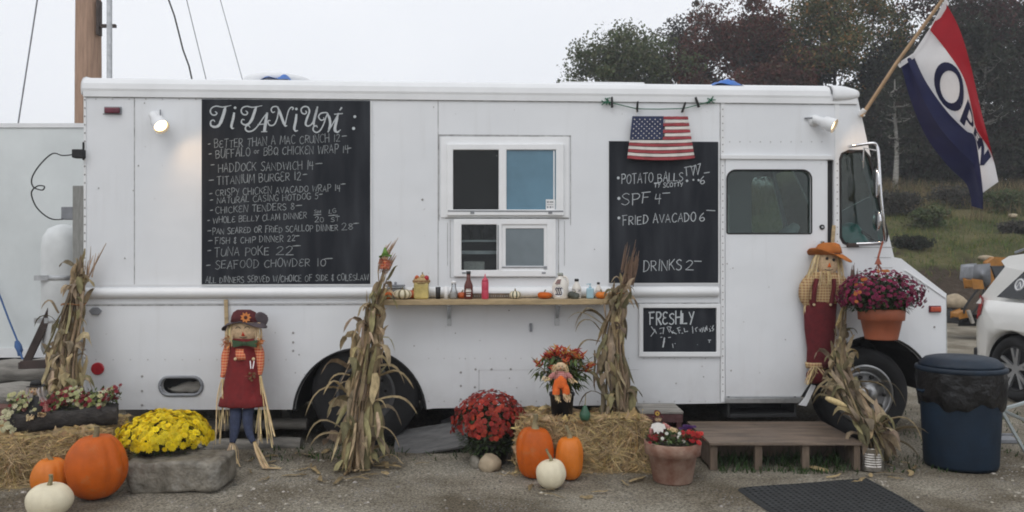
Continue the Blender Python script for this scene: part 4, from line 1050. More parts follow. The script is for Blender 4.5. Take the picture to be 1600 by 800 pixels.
floodlight(1272, 189, 0, 0, (.72, -.55, -.42))
mb = MB(); p = T(252, 172); mb.tube([(p.x, -.02, p.z), (p.x, -.02, p.z - .07)], .006, 6); p = T(1260, 185); mb.tube([(p.x - .02, -.01, p.z), (p.x + .04, -.03, p.z)], .008, 6); tp("lamp_screw", mb, M_['grey'])
# plug socket at the rear corner
p = T(121, 241); mb = MB(); mb.box((p.x - .02, -.06, p.z - .035), (p.x + .07, .02, p.z + .035)); mb.box((p.x + .045, -.02, p.z - .05), (p.x + .06, .0, p.z + .10)); tp("power_inlet", mb, M_['black'], bevel=.008)
# ---- roof things
p = T(410, 125); mb = MB(); mb.lathe([(.30, 0), (.31, .04), (.29, .07), (.2, .095), (.0, .105)], (p.x, .55, zr + .17), 28); tp("roof_vent", mb, M_['trim'])
mb = MB(); p = T(945, 128); mb.box((p.x - .35, .25, zr + .16), (p.x + .4, .8, zr + .19)); tp("roof_hatch", mb, M_['trim'], bevel=.01)
# ---- mirror arms
A = [T(1326, 229, .02), T(1333, 228, .12), T(1362, 224, .20), T(1370, 228, .21), T(1373, 245, .22), T(1376, 300, .22), T(1380, 345, .21), T(1382, 372, .16), T(1376, 379, .10), T(1338, 381, .03)]
mb = MB(); mb.tube(catmull(A, 5), .013, 8); mb.tube([T(1372, 236, .215), T(1350, 231, .15), T(1349, 262, .12)], .008, 6); arm = tp("mirror_arm", mb, M_['chrome'])
for u, v, hz, hx in ((1368, 287, .125, .018), (1370, 345, .085, .016)):
    p = T(u, v, .2); mb = MB(); mb.ell((p.x, p.y, p.z), (hx, .075, hz), 14, 10); tp("mirror_head", mb, M_['chrome'], arm)
mb = MB(); mb.box((T(1326, 0).x - .02, -.03, T(0, 385).z), (T(1340, 0).x, -.001, T(0, 379).z)); mb.box((T(1322, 0).x, -.03, T(0, 231).z), (T(1333, 0).x, -.001, T(0, 226).z)); tp("arm_bracket", mb, M_['darksteel'], arm, bevel=.004)
mb = MB(); add_box(mb, 1306, 384, 1312, 412, .001, .022); tp("cab_grab_handle", mb, M_['black'], bevel=.004)
mb = MB(); add_box(mb, 1366, 402, 1392, 402.8, .001, .003); add_box(mb, 1366, 418, 1394, 418.8, .001, .003); tp("fuel_door_seam", mb, M_['seam'])
# ---- wheels and wheel wells
def wheel(u, v, flush, tr, rr, dish, chrome):
    p = T(u, v); c = Vector((p.x, 0, tr))
    mb = MB()
    def disc(prof, n=44):
        k = len(prof); vs = []
        for (r, y) in prof:
            for j in range(n): a = 2 * pi * j / n; vs.append((c.x + r * cos(a), y, c.z + r * sin(a)))
        mb.smooth = True; mb.add(vs, [(i * n + j, i * n + (j + 1) % n, (i + 1) * n + (j + 1) % n, (i + 1) * n + j) for i in range(k - 1) for j in range(n)])
    y = flush
    disc([(rr, y + .03), (rr + .02, y + .012), (rr + .06, y), (tr - .06, y + .004), (tr - .02, y + .02), (tr, y + .05), (tr, y + .2), (tr - .03, y + .235), (rr, y + .235)])
    w = tp("wheel", mb, M_['tyre'])
    mb = MB()
    if chrome: disc([(rr, y + .02), (rr - .02, y + .004), (rr - .035, y + .02), (rr - .05, y + .05), (rr - .075, y + .055), (rr - .085, y + .02), (.10, y - .03), (.085, y - .05), (.05, y - .065), (.001, y - .07)])
    else: disc([(rr, y + .03), (rr - .02, y + .02), (rr - .035, y + .05), (rr - .05, y + .14), (.13, y + .16), (.10, y + .06), (.001, y + .05)])
    rim = tp("rim", mb, M_['hub'] if chrome else M_['rearrim'], w)
    mb = MB()
    for j in range(10):
        a = 2 * pi * j / 10; q = rr * .62; yy = y - .0 if chrome else y + .15
        mb.tube([(c.x + q * cos(a), yy - .02, c.z + q * sin(a)), (c.x + q * cos(a), yy + .01, c.z + q * sin(a))], .012 if not chrome else .016, 7)
    tp("lug_nuts", mb, M_['dark'], w)
    for s in (1,):
        mb = MB(); disc([(.02, WID - .3), (tr, WID - .28), (tr, WID - .08), (.02, WID - .05)]); tp("wheel", mb, M_['tyre'])
wheel(1357, 622, .05, .405, .262, 0, True)
wheel(570, 627, .03, .455, .25, 0, False)
def well(cuv, r):
    c = T(*cuv); R = r / 187.0
    mb = MB(); n = 20; vs = []
    for y in (.046, .75):
        for i in range(n + 1):
            a = pi * i / n; vs.append((c.x + (R + .02) * cos(a), y, c.z + (R + .02) * sin(a)))
    mb.add(vs, [(i, i + 1, i + 2 + n, i + 1 + n) for i in range(n)]); mb.add(vs[n + 1:], [tuple(range(n + 1))]); return mb
tp("wheel_well", well(REAR_C, REAR_R), M_['dark']); tp("wheel_well", well(FRONT_C, FRONT_R), M_['dark'])
mb = MB(); mb.tube([Vector((x, -.004, z)) for x, z in sz(arch(REAR_C, REAR_R + 1.5, 640, 640))], .010, 6); tp('arch_lip', mb, M_['black']); mb = MB()
mb.tube([Vector((x, -.004, z)) for x, z in sz(arch(FRONT_C, FRONT_R + 1, 562, 590))], .009, 6); tp("arch_lip", mb, M_['black'])
# chassis
mb = MB()
mb.box((s0 + .1, .65, .52), (sF - .3, .75, .70)); mb.box((s0 + .1, WID - .75, .52), (sF - .3, WID - .65, .70))
xr = T(570, 0).x; xf = T(1357, 0).x
mb.tube([(xr, .2, .42), (xr, WID - .2, .42)], .07, 10); mb.ell((xr, WID / 2, .42), (.2, .2, .2), 12, 8); mb.tube([(xf, .2, .4), (xf, WID - .2, .4)], .05, 10)
mb.box((1.0, .9, .36), (1.9, 1.7, .78)); mb.box((3.6, .3, .34), (4.6, .62, .70)); mb.box((5.2, .5, .38), (5.5, 1.6, .6)); mb.tube([(2.2, 1.1, .38), (5.4, 1.1, .36)], .04, 8)
for x in (.6, 1.2, 1.8, 3.4, 4.2, 5.0): mb.box((x, .08, .66), (x + .06, WID - .08, .79))
tp("chassis", mb, M_['dark'], bevel=.006)
mb = MB(); mb.box((T(444, 0).x, .1, .30), (T(449, 0).x, .13, .62)); mb.box((T(655, 0).x, .12, .3), (T(660, 0).x, .5, .62)); tp("mud_flap", mb, M_['black'])
mb = MB(); mb.box((s0 + .3, WID - .12, .02), (sF - .5, WID - .10, .40)); tp("far_light_blocker", mb, M_['black'])  # unseen skirt added to block light coming under the far side
# rear rack
mb = MB(); mb.bar(W(97, 448, 7.0), W(38, 574, 6.9), .05, .06); mb.bar(W(34, 570, 6.9), W(128, 566, 6.95), .06, .07); mb.bar(W(34, 570, 7.4), W(128, 566, 7.45), .06, .07); mb.bar(W(36, 571, 6.9), W(34, 571, 7.42), .06, .06); mb.bar(W(80, 568, 6.9), W(82, 568, 7.42), .05, .05)
def to_truck(mb):
    r = []
    for x, y, z in mb.v:
        px_, py_ = x - TA.x, y - TA.y; r.append((cos(TH) * px_ + sin(TH) * py_, -sin(TH) * px_ + cos(TH) * py_, z))
    mb.v = r; return mb
tp("rear_rack", to_truck(mb), M_['darksteel'], bevel=.004)
#@@SIGNS
# ================================================================ lettering
def E_(cx, cy, rx, ry, a0, a1, n=14): return [(cx + rx * cos(radians(lerp(a0, a1, i / n))), cy + ry * sin(radians(lerp(a0, a1, i / n)))) for i in range(n + 1)]
def sm(*p): return [(q.x, q.y) for q in [Vector((a[0], a[1], 0)) for a in p]] if len(p) < 3 else [(q[0], q[1]) for q in catmull([(a[0], a[1], 0) for a in p], 4)]
GL = {
 'A': (4, [[(0, 0), (1.9, 6), (3.8, -.2)], [(.7, 2.1), (3.2, 2.3)]]),
 'B': (3.8, [[(.2, -.2), (0, 6)], sm((0, 6), (2.4, 6), (3.2, 4.8), (2.2, 3.5), (.2, 3.1)), sm((.2, 3.1), (2.8, 3.1), (3.6, 1.6), (2.4, .2), (.1, -.1))]),
 'C': (3.8, [sm((3.6, 5.2), (2.3, 6), (.7, 5.1), (0, 3), (.7, .8), (2.2, 0), (3.8, .9))]),
 'D': (4, [[(.3, 0), (.3, 6)], sm((-.2, 5.9), (2.2, 5.7), (3.8, 3.4), (2.6, .8), (-.1, 0))]),
 'E': (3.4, [[(3.4, 6), (.2, 5.8), (.1, 0), (3.4, .2)], [(.1, 3.1), (2.9, 3.2)]]),
 'e': (3.4, [sm((3.3, 5.5), (1.6, 6.1), (.2, 4.9), (1.0, 3.4), (2.4, 3.2)), sm((2.2, 3.2), (.6, 3.0), (0, 1.3), (1.4, 0), (3.5, .7))]),
 'F': (3.6, [[(.3, -.3), (.4, 6)], [(-.5, 5.9), (3.6, 6.1)], [(.3, 3.2), (2.8, 3.2)]]),
 'G': (4, [sm((3.7, 5.1), (2.2, 6), (.5, 5), (0, 3), (.7, .8), (2.4, 0), (3.8, 1), (3.9, 2.6)), [(2.2, 2.6), (4.3, 2.7)]]),
 'H': (3.9, [[(.2, -.2), (0, 6)], [(3.7, -.1), (3.8, 6)], [(0, 2.9), (3.8, 3.1)]]),
 'I': (1.2, [[(.6, 0), (.6, 6)]]),
 'K': (3.7, [[(.2, 0), (0, 6)], [(3.4, 6), (.2, 2.7)], [(1, 3.5), (3.7, 0)]]),
 'L': (3.4, [[(.2, 6), (0, .1), (3.3, .2)]]),
 'M': (4.8, [[(0, 0), (.6, 6), (2.4, 1.6), (4.2, 6), (4.8, 0)]]),
 'N': (3.9, [[(.1, -.2), (0, 6), (3.6, 0), (3.8, 6.1)]]),
 'O': (4, [E_(2, 3, 1.9, 3, 100, 470)]),
 'P': (3.5, [[(.4, -.4), (.2, 6)], sm((-.3, 6), (2.4, 6), (3.4, 4.6), (2.4, 3), (.4, 2.8))]),
 'Q': (4.1, [E_(2, 3, 1.9, 3, 100, 470), [(2.2, 1.6), (4.1, -.5)]]),
 'R': (3.7, [[(.3, -.2), (.2, 6)], sm((-.2, 6), (2.4, 6), (3.3, 4.7), (2.4, 3.2), (.3, 2.9)), [(1.2, 2.9), (3.7, -.1)]]),
 'S': (3.6, [sm((3.4, 5.3), (2, 6.1), (.3, 5), (1.2, 3.5), (2.8, 2.6), (3.4, 1.2), (1.8, -.1), (0, .7))]),
 'T': (3.8, [[(1.9, -.3), (2, 6)], [(-.1, 5.8), (4, 6.1)]]),
 'U': (3.8, [sm((.1, 6), (0, 2), (1.4, 0), (3.2, 1.2), (3.7, 6)), [(3.7, 6), (3.8, 0)]]),
 'V': (3.8, [[(0, 6), (1.8, 0), (3.8, 6)]]),
 'W': (5.2, [[(0, 6), (1.3, 0), (2.6, 5), (3.9, 0), (5.2, 6)]]),
 'Y': (3.6, [[(0, 6), (1.8, 3)], [(3.6, 6.2), (1.1, -.4)]]),
 '0': (3.4, [E_(1.7, 3, 1.6, 3, 90, 455)]), '1': (1.4, [[(.7, 0), (.7, 6)]]),
 '2': (3.5, [sm((.1, 4.8), (1.6, 6.1), (3, 4.9), (1.9, 2.4), (0, .2)), [(0, .2), (3.7, .1)]]),
 '4': (3.5, [[(.5, 6), (.1, 2.8), (3.4, 3.1)], [(2.5, 6), (2.4, -.5)]]),
 '5': (3.3, [[(3.4, 6.1), (.8, 5.9), (.5, 3.6)], sm((.5, 3.6), (2.4, 3.7), (3.1, 2), (1.8, .1), (0, .6))]),
 '6': (3.2, [sm((2.4, 6.2), (.6, 4), (0, 1.6), (1.4, 0), (3, 1.3), (2, 2.9), (.2, 2))]),
 '8': (3.3, [sm((3, 5.2), (1.6, 6), (.4, 5), (1.6, 3.4), (3.1, 1.6), (1.6, 0), (.1, 1.4), (1.6, 3.2), (3, 5.2))]),
 '&': (3, [sm((2.6, 5), (1.3, 5.6), (.6, 4.4), (2, 3.2)), sm((2, 3.2), (.2, 2), (1, .2), (2.8, .9)), [(1.5, 6.3), (1.5, -.8)]]),
 '/': (2.2, [[(-.2, -1), (2.4, 7)]]), '-': (2.4, [[(0, 3), (2.3, 3.1)]]), ' ': (2.2, []), '.': (1, [[(.3, .0), (.6, .3)]]),
 'o': (2.2, [E_(1, 1.8, 1, 1.7, 0, 360)]), 'r': (1.6, [[(.2, 0), (.2, 3.4)], sm((.2, 2.4), (.9, 3.4), (1.6, 3.2))]),
}
def ribbon(mb, pts, w, mapf):
    """a chalk or paint stroke laid on a surface; mapf turns (u, v) into a point, w is the half width in px of that plane"""
    P = []
    for p in pts:
        if not P or abs(p[0] - P[-1][0]) + abs(p[1] - P[-1][1]) > 1e-4: P.append((p[0], p[1]))
    if len(P) < 2: return
    k = len(P); ws = w if isinstance(w, list) else [w] * k
    if len(ws) != k: ws = [ws[min(int(i / (k - 1) * (len(ws) - 1) + .5), len(ws) - 1)] for i in range(k)]
    L = []; R = []
    for i in range(k):
        a = P[max(i - 1, 0)]; b = P[min(i + 1, k - 1)]; dx, dy = b[0] - a[0], b[1] - a[1]; l = sqrt(dx * dx + dy * dy) or 1
        nx, ny = -dy / l, dx / l
        if 0 < i < k - 1:
            e1 = Vector((P[i][0] - a[0], P[i][1] - a[1])).normalized(); e2 = Vector((b[0] - P[i][0], b[1] - P[i][1])).normalized()
            c = max(.45, sqrt(max(0, (1 + e1.dot(e2)) / 2)))
        else: c = 1
        q = ws[i] / c
        L.append(mapf(P[i][0] + nx * q, P[i][1] + ny * q)); R.append(mapf(P[i][0] - nx * q, P[i][1] - ny * q))
    mb.add(L + R, [(i, i + 1, k + i + 1, k + i) for i in range(k - 1)])
def write(mb, text, u0, v0, u1, v1, h, mapf, w=.62, jit=.5, seed=0, step=0):
    """u0,v0 to u1,v1: the foot line; h: the height of a capital, all in px of the board's plane"""
    rr = random.Random(hash(text) % 1000 if False else sum(map(ord, text)) + seed)
    gap = 1.0; tot = sum(GL[c][0] + gap for c in text) - gap
    k = (u1 - u0) / tot; x = 0; hk = h / 6
    for c in text:
        wd, st = GL[c]
        if c == 'E' and rr.random() < .5: wd2, st = GL['e']
        dy = rr.uniform(-jit, jit) * 1.6; sc = rr.uniform(.86, 1.12); sl = rr.uniform(-.04, .10)
        for poly in st:
            pts = []
            for (a, b) in poly:
                q = (x + a + sl * b) / tot
                pts.append((u0 + (x + a + sl * b) * k + rr.uniform(-.08, .08), lerp(v0, v1, q) - b * hk * sc + dy + rr.uniform(-.08, .08)))
            ww = w * rr.uniform(.75, 1.2)
            ribbon(mb, pts, [ww * rr.uniform(.75, 1.15) for _ in pts], mapf)
        x += wd + gap
def chalkboard(name, label, u0, v0, u1, v1, frame):
    o = T((u0 + u1) / 2, (v0 + v1) / 2); t = Thing(name, label, "chalkboard", o, "chalkboards on the side of the truck", truck=True)
    if frame == 'wide':
        mb = MB(); mb.plate(sz(rect(u0 - 6.5, v0 - 6, u1 + 6.5, v1 + 7.5)), [sz(rect(u0, v0, u1, v1))], -.030, -.002); t.part("frame", mb, M_['trim'], bevel=.005)
        mb = MB(); mb.plate(sz(rect(u0 - 1, v0 - 1, u1 + 1, v1 + 1)), [], -.014, -.006); t.part("slate", mb, BOARD)
    else:
        mb = MB(); add_box(mb, u0, v0, u1, v1, .003, .014); t.part("slate", mb, BOARD)
        mb = MB(); add_box(mb, u1 + .1, v0, u1 + 1.9, v1 + 2, .001, .017); add_box(mb, u0, v1 + .1, u1 + .1, v1 + 2, .001, .017); add_box(mb, u0 - .9, v0, u0 - .1, v1 + 2, .001, .016); t.part("edge_strip", mb, M_['trim'])
    return t
BD = .0165
mapB = lambda u, v: T(u, v, BD)
t = chalkboard("menu_chalkboard", "largest chalkboard, headed in curly letters and listing dinners, left of the serving windows", 316, 158, 579, 444, 'thin')
def z1(*p, s=5.333, o=(320, 150)): return [(o[0] + a / s, o[1] + b / s) for a, b in p]
def cz_(*p, s=5.333, o=(320, 150)): return [(q[0], q[1]) for q in catmull([(a, b, 0) for a, b in z1(*p, s=s, o=o)], 5)]
mb = MB()
A1 = .85
R = lambda pts, w: ribbon(mb, pts, w, mapB)
thick = lambda a, m, b: [a, m, m, b]
R(cz_((85, 128), (101, 143), (88, 158), (62, 156), (46, 130), (58, 100), (95, 84), (150, 92), (220, 78)), [.6, .9, 1, 1, 1, .9, .9, .8, .5])
R(cz_((172, 88), (160, 140), (140, 200), (118, 243), (85, 258), (52, 245), (50, 212), (72, 200), (84, 216)), [1.6, 2.4, 2.5, 2.1, 1.7, 1.3, 1.0, .8, .6])
R(cz_((245, 138), (236, 190), (222, 245), (226, 268), (244, 268)), [1.5, 1.9, 1.9, 1.2, .7])
R(cz_((340, 122), (356, 138), (345, 156), (318, 152), (303, 126), (315, 98), (350, 86), (400, 94), (478, 80)), [.6, .9, 1, 1, 1, .9, .9, .8, .5])
R(cz_((428, 90), (412, 140), (392, 195), (365, 232), (332, 240), (306, 222), (312, 196), (332, 200)), [1.6, 2.1, 2.2, 1.8, 1.2, 1.0, .8, .6])
R(cz_((378, 262), (362, 245), (342, 255), (340, 280), (365, 296), (405, 285), (445, 245), (485, 185), (522, 138)), [.6, .8, 1, 1.1, 1.1, 1, .9, .8, .7])
R(z1((520, 138), (508, 215), (496, 296)), [1.5, 2.3, 2.1]); R(z1((440, 238), (515, 232)), .7); R(z1((470, 298), (520, 296)), .7)
R(cz_((548, 206), (530, 205), (528, 228), (548, 246), (580, 236), (602, 190), (612, 140), (615, 105), (598, 88), (566, 92), (553, 115), (566, 138), (584, 130)), [.6, .8, .9, 1, 1, .9, .9, .9, .9, .9, .9, .8, .6])
R(cz_((608, 92), (630, 150), (652, 210), (668, 247), (688, 246)), [1.3, 2.0, 2.0, 1.3, .6]); R(cz_((668, 246), (682, 180), (700, 118), (722, 94), (738, 102), (728, 116)), [.8, .8, .8, .9, .9, .7])
R(cz_((764, 150), (757, 210), (746, 262), (752, 290), (776, 288)), [1.5, 1.9, 1.9, 1.2, .7])
R(cz_((838, 122), (848, 136), (832, 150), (808, 138), (804, 108), (828, 88), (860, 94), (872, 130), (852, 185), (840, 230), (856, 250), (888, 236), (915, 180), (938, 90)), [.6, .9, 1, 1, 1, 1, 1, 1.3, 1.6, 1.5, 1.1, .9, .8, .7])
R(cz_((940, 88), (924, 150), (908, 215), (912, 248), (936, 246)), [1.2, 1.8, 1.8, 1.2, .6])
R(cz_((940, 262), (925, 246), (906, 258), (904, 285), (928, 303), (960, 288), (990, 235), (1008, 180), (1022, 145), (1000, 138), (965, 146), (948, 172), (966, 200), (992, 196), (990, 178)), [.6, .8, 1, 1, 1, 1, .9, .9, .9, .9, 1, 1, .9, .8, .6])
R(cz_((1022, 146), (1040, 190), (1044, 245), (1026, 302)), [1.2, 1.9, 1.8, .9]); R(z1((1026, 302), (1070, 225), (1116, 142)), [.8, .8, .9]); R(cz_((1112, 145), (1094, 220), (1084, 280), (1104, 302), (1132, 280)), [1.4, 2.1, 2.1, 1.2, .6])
R(z1((1078, 152), (1150, 146)), .7); R(z1((1142, 94), (1124, 120)), [1.3, .8])
for (x, y, r) in ((252, 98, 11), (763, 108, 11), (1250, 172, 12), (1240, 270, 13)):
    c = z1((x, y))[0]; mb.add([mapB(c[0] + r / 5.333 * cos(a), c[1] + r / 5.333 * sin(a)) for a in np.linspace(0, 2 * pi, 11)[:-1]], [tuple(range(10))])
t.part("heading", mb, M_['chalkb'])
mb = MB()
LINES = [("BETTER THAN A MAC CRUNCH 12", 335, 231, 531, 221, 12.5), ("BUFFALO", 337, 248, 391, 243, 13), ("or", 397, 239.5, 405, 239, 9), ("BBQ CHICKEN WRAP 14", 412, 243, 545, 238, 12.5), ("HADDOCK SANDWICH 14", 341, 269, 490, 264, 13.5),
 ("TITANIUM BURGER 12", 339, 289, 470, 281, 13), ("CRISPY CHICKEN AVACADO WRAP 14", 337, 306, 532, 298, 10.5), ("NATURAL CASING HOTDOG 5", 339, 318, 497, 311, 9.5), ("CHICKEN TENDERS 8", 337, 333, 460, 328, 10.5),
 ("WHOLE BELLY CLAM DINNER", 333, 349, 479, 341, 9.5), ("SM", 491, 333.5, 501, 333, 5), ("20", 492, 347.5, 506, 346.5, 8), ("LG", 514, 333.5, 525, 333, 7), ("ST", 517, 347, 530, 346, 7), ("PAN SEARED OR FRIED SCALLOP DINNER", 332, 366, 528, 360, 9.5), ("28", 534, 359.5, 552, 358, 10),
 ("FISH & CHIP DINNER 22", 336, 381.5, 461, 377, 9.5), ("TUNA POKE", 335, 401, 420, 398, 13), ("22", 431, 399, 458, 398, 13), ("SEAFOOD CHOWDER", 336, 420, 484, 416, 12.5), ("10", 495, 417, 509, 415.5, 12),
 ("ALL DINNERS SERVED W/CHOICE OF SIDE & COLESLAW", 321, 442.5, 576, 437.5, 9.5)]
t.part("chalk_dashes", mb, M_['chalk']) if False else None
for L in LINES:
    lb_ = MB(); write(lb_, *L, mapB, .44); t.part("chalk_line", lb_, M_['chalk'])
for (u, v, l) in ((325, 225.5, 4), (326, 241, 5), (329, 258, 6), (326, 282, 8), (327, 303, 5), (328, 313, 5), (328, 329, 5), (324, 345, 4), (324, 361, 6), (325, 376.5, 7), (324, 392, 6), (322, 415, 7), (534, 213, 8), (543, 232, 6), (493, 256, 11), (473, 273, 7), (532, 288, 8), (498, 304, 6), (462, 321.5, 10), (490, 336, 12), (513, 337, 15), (552, 349.5, 9), (461, 369, 7), (457, 384.5, 13), (507, 404.5, 13)):
    R(((u, v), (u + l * .5, v - .6), (u + l, v - .8)), [.5, .8, .45])
t.part("chalk_dashes", mb, M_['chalk'])

t = chalkboard("specials_chalkboard", "medium chalkboard with potato balls and drinks written on it, between windows and door", 951, 222, 1121.5, 442, 'thin')
mb = MB()
for L in [("POTATO BALLS", 971, 286.5, 1067, 283, 14.5), ("TY SCOTTY", 1022, 292.5, 1067, 291, 6.5), ("SPF", 971, 320, 1015, 317, 17), ("4", 1023, 317, 1033, 317, 17), ("FRIED AVACADO", 973, 351.5, 1087, 345.5, 14), ("6", 1093, 345, 1101, 345, 14), ("6", 1094, 287, 1101, 286.5, 13), ("DRINKS", 1005, 424, 1065, 422, 16.5), ("2", 1071, 422, 1083, 422, 16)]:
    lb_ = MB(); write(lb_, *L, mapB, .52); t.part("chalk_line", lb_, M_['chalkb'])
def z4(*p): return z1(*p, s=4.0, o=(950, 250))
for pts in (((488, 44), (492, 100)), ((476, 48), (520, 38)), ((520, 40), (532, 96), (545, 30)), ((548, 30), (560, 92), (578, 20)), ((515, 44), (545, 34)), ((560, 28), (578, 22)), ((600, 82), (635, 76)), ((340, 208), (388, 205)), ((615, 314), (670, 317)), ((538, 632), (585, 633)), ((288, 144), (320, 142))): R(z4(*pts), .55)
for (x, y, r) in ((494, 130, 8), (534, 124, 6), (566, 126, 7), (64, 112, 9), (68, 240, 10), (68, 362, 9)):
    c = z4((x, y))[0]; mb.add([mapB(c[0] + r / 4 * cos(a), c[1] + r / 4 * sin(a)) for a in np.linspace(0, 2 * pi, 9)[:-1]], [tuple(range(8))])
t.part("chalk_marks", mb, M_['chalkb'])

t = chalkboard("framed_chalkboard", "small white framed chalkboard with smudged lettering, below the belt rail by the door", 1004, 481, 1118, 549.5, 'wide')
mb = MB(); write(mb, "FRESHLY", 1015, 507, 1084, 506, 19, mapB, 1.0)
def z8(*p): return z1(*p, s=8.0, o=(990, 470))
for pts in (((220, 322), (262, 380), (215, 445)), ((260, 352), (286, 410)), ((322, 348), (378, 335), (368, 416)), ((328, 412), (350, 402)), ((415, 326), (450, 395)), ((425, 322), (470, 330), (452, 360), (490, 410)), ((500, 372), (478, 388), (540, 415)), ((552, 345), (575, 408)), ((540, 345), (582, 330)), ((560, 372), (588, 366)), ((600, 405), (620, 404)), ((630, 340), (640, 388), (680, 380)), ((735, 320), (742, 408)), ((770, 345), (785, 388)), ((768, 350), (800, 330)), ((820, 350), (830, 385), (850, 340)), ((855, 395), (872, 330), (885, 385)), ((893, 388), (900, 330), (918, 370), (912, 310)), ((945, 345), (965, 380), (945, 385)), ((960, 318), (965, 322)), ((1000, 305), (980, 345), (1002, 352), (985, 380)), ((432, 460), (465, 456)), ((335, 456), (358, 455)), ((486, 535), (495, 588)), ((518, 530), (520, 540)), ((930, 490), (968, 492)), ((948, 492), (946, 525)), ((798, 546), (802, 550))):
    R(z8(*pts), .5)
R(z8((386, 460), (378, 520), (366, 582)), 1.0); R(z8((365, 515), (392, 512)), .5)
t.part("chalk_lettering", mb, M_['chalkb'])

# ================================================================ wooden flag plaque and its string
o = T(1030, 216); t = Thing("wooden_flag_plaque", "painted wooden stars and stripes plaque hanging over the top of the medium chalkboard", "flag plaque", o, truck=True)
def fl(u, v): return T(u, v, .05)
def edge(q): return lerp(988, 980, q), lerp(1074, 1085, q)
for i in range(13):
    q0, q1 = i / 13, (i + 1) / 13
    v0, v1 = lerp(182, 248, q0), lerp(182, 248, q1); l0, r0 = edge(q0); l1, r1 = edge(q1)
    if i < 7: l0 = l1 = lerp(1036, 1034, q0)
    bow = lambda x: -3.2 * (((x - 1031) / 52) ** 2) * (i / 13) + 3.0 * i / 13
    wob = [rnd.uniform(-.5, .5) for _ in range(10)]
    n = 9; top = []; bot = []
    if i < 7 and i % 2 == 1: l0 = l1 = lerp(1036, 1034, q0) + 3
    for k in range(n + 1):
        a = k / n; xt = lerp(l0, r0, a); xb = lerp(l1, r1, a)
        top.append((xt, v0 + bow(xt) + .35 + wob[k] * .5)); bot.append((xb, v1 + bow(xb) - .35 + wob[9 - k] * .4))
    L = [(fl(*p).x, fl(*p).z) for p in bot + top[::-1]]
    mb = MB(); mb.plate(L, [], -.062 - (.004 if i % 2 == 0 else 0), -.045)
    t.part("stripe_slat", mb, M_['sred'] if i % 2 == 0 else M_['swhite'], label="red slat" if i % 2 == 0 else "off white slat")
mb = MB(); L = [(988, 182), (1036.5, 182), (1035, 218), (984, 219)]; mb.plate([(fl(*p).x, fl(*p).z) for p in (L[3], L[2], L[1], L[0])], [], -.066, -.045); ct = t.part("canton", mb, M_['sblue'])
mb = MB()
for r_ in range(9):
    nst = 6 if r_ % 2 == 0 else 5
    for k in range(nst):
        v = 186.5 + r_ * 3.65; q = (v - 182) / 37; a = (k + .5 + (0 if nst == 6 else .5)) / 6
        p = T(lerp(988 - 4 * q, 1036 - 1.4 * q, a), v, .0675)
        st = []
        for j in range(10):
            rr_ = .0072 if j % 2 == 0 else .0034; st.append((p.x + rr_ * sin(j * pi / 5), p.y, p.z + rr_ * cos(j * pi / 5)))
        mb.add(st, [tuple(range(10))])
t.part("stars", mb, M_['swhite'], ct)
mb = MB(); 
for x in (.02,): mb.box((T(984, 0).x, -.044, T(0, 238).z), (T(1080, 0).x, -.020, T(0, 234).z)); mb.box((T(990, 0).x, -.044, T(0, 192).z), (T(1072, 0).x, -.020, T(0, 188).z))
t.part("backing_batten", mb, M_['post'])
mb = MB(); mb.tube([T(994, 172, .04), T(994, 183, .055)], .0025, 5); mb.tube([T(1069, 170, .04), T(1069, 183, .055)], .0025, 5); t.part("hanging_cord", mb, M_['swhite'])
o = T(1030, 165); t = Thing("clothes_line", "thin green string with small dark pegs strung above the wooden flag plaque", "string", o, truck=True)
mb = MB(); mb.tube([T(952, 159, .012), T(957, 161, .02), T(995, 170, .035), T(1030, 170.5, .035), T(1068, 169.5, .035), T(1090, 164, .03), T(1111, 158, .012)], .0045, 6); t.part("string", mb, M_['rope'])
mb = MB()
for (u, v) in ((947, 158), (1111, 156)):
    p = T(u, v, .02)
    for k in range(9):
        e = p + Vector((rnd.uniform(-.04, .04), rnd.uniform(-.02, .0), rnd.uniform(-.035, .035))); mb.tube([p + Vector((.02 if u < 1000 else 0, 0, 0)), p.lerp(e, .6) + rv(.012), e], .005, 5)
t.part("knot", mb, M_['rope'])
for (u, v, a) in ((956, 160, 0), (995.5, 167, .1), (1068, 168, .35), (1089, 160, -.3)):
    p = T(u, v, .035); d = Vector((sin(a), 0, cos(a))); mb = MB(); mb.bar(p - d * .045, p + d * .045, .014, .012, (0, 1, 0)); mb.bar(p - d * .045 + Vector((.004, -.014, 0)), p + d * .045 + Vector((0, -.012, 0)), .012, .008, (0, 1, 0)); t.part("clothes_peg", mb, M_['inkblack'])

# ================================================================ blue tarps on the roof
def tarp(label, u0, u1, v0, h, y):
    p0, p1 = T(u0, v0).x, T(u1, v0).x; z = zr + .112 + (.04 if y > .1 else 0); mb = MB(); n = 16; m = 6; vs = []; mb.smooth = True
    for i in range(n + 1):
        for j in range(m + 1):
            q = i / n; hh = h * (sin(pi * q) ** .6) * (.65 + .35 * sin(7 * q + j)) + .004
            vs.append((lerp(p0, p1, q), y + j * .05, z + hh * sin(pi * (j + .8) / (m + 1.6))))
    mb.add(vs, [(i * (m + 1) + j, (i + 1) * (m + 1) + j, (i + 1) * (m + 1) + j + 1, i * (m + 1) + j + 1) for i in range(n) for j in range(m)])
    c = Vector(((p0 + p1) / 2, y, z)); o = mb.build("folded_tarp", M_['tarp'], None, c); o.location = TW(c); o.rotation_euler = (0, 0, TH); tag(o, label, "tarp", "blue tarps on the truck roof")
tarp("crumpled bright blue tarp lying on the roof edge above the small door", 1113, 1166, 134, .105, .03)
tarp("flat blue tarp scrap lying beside the round roof vent", 398, 446, 129, .10, .16)

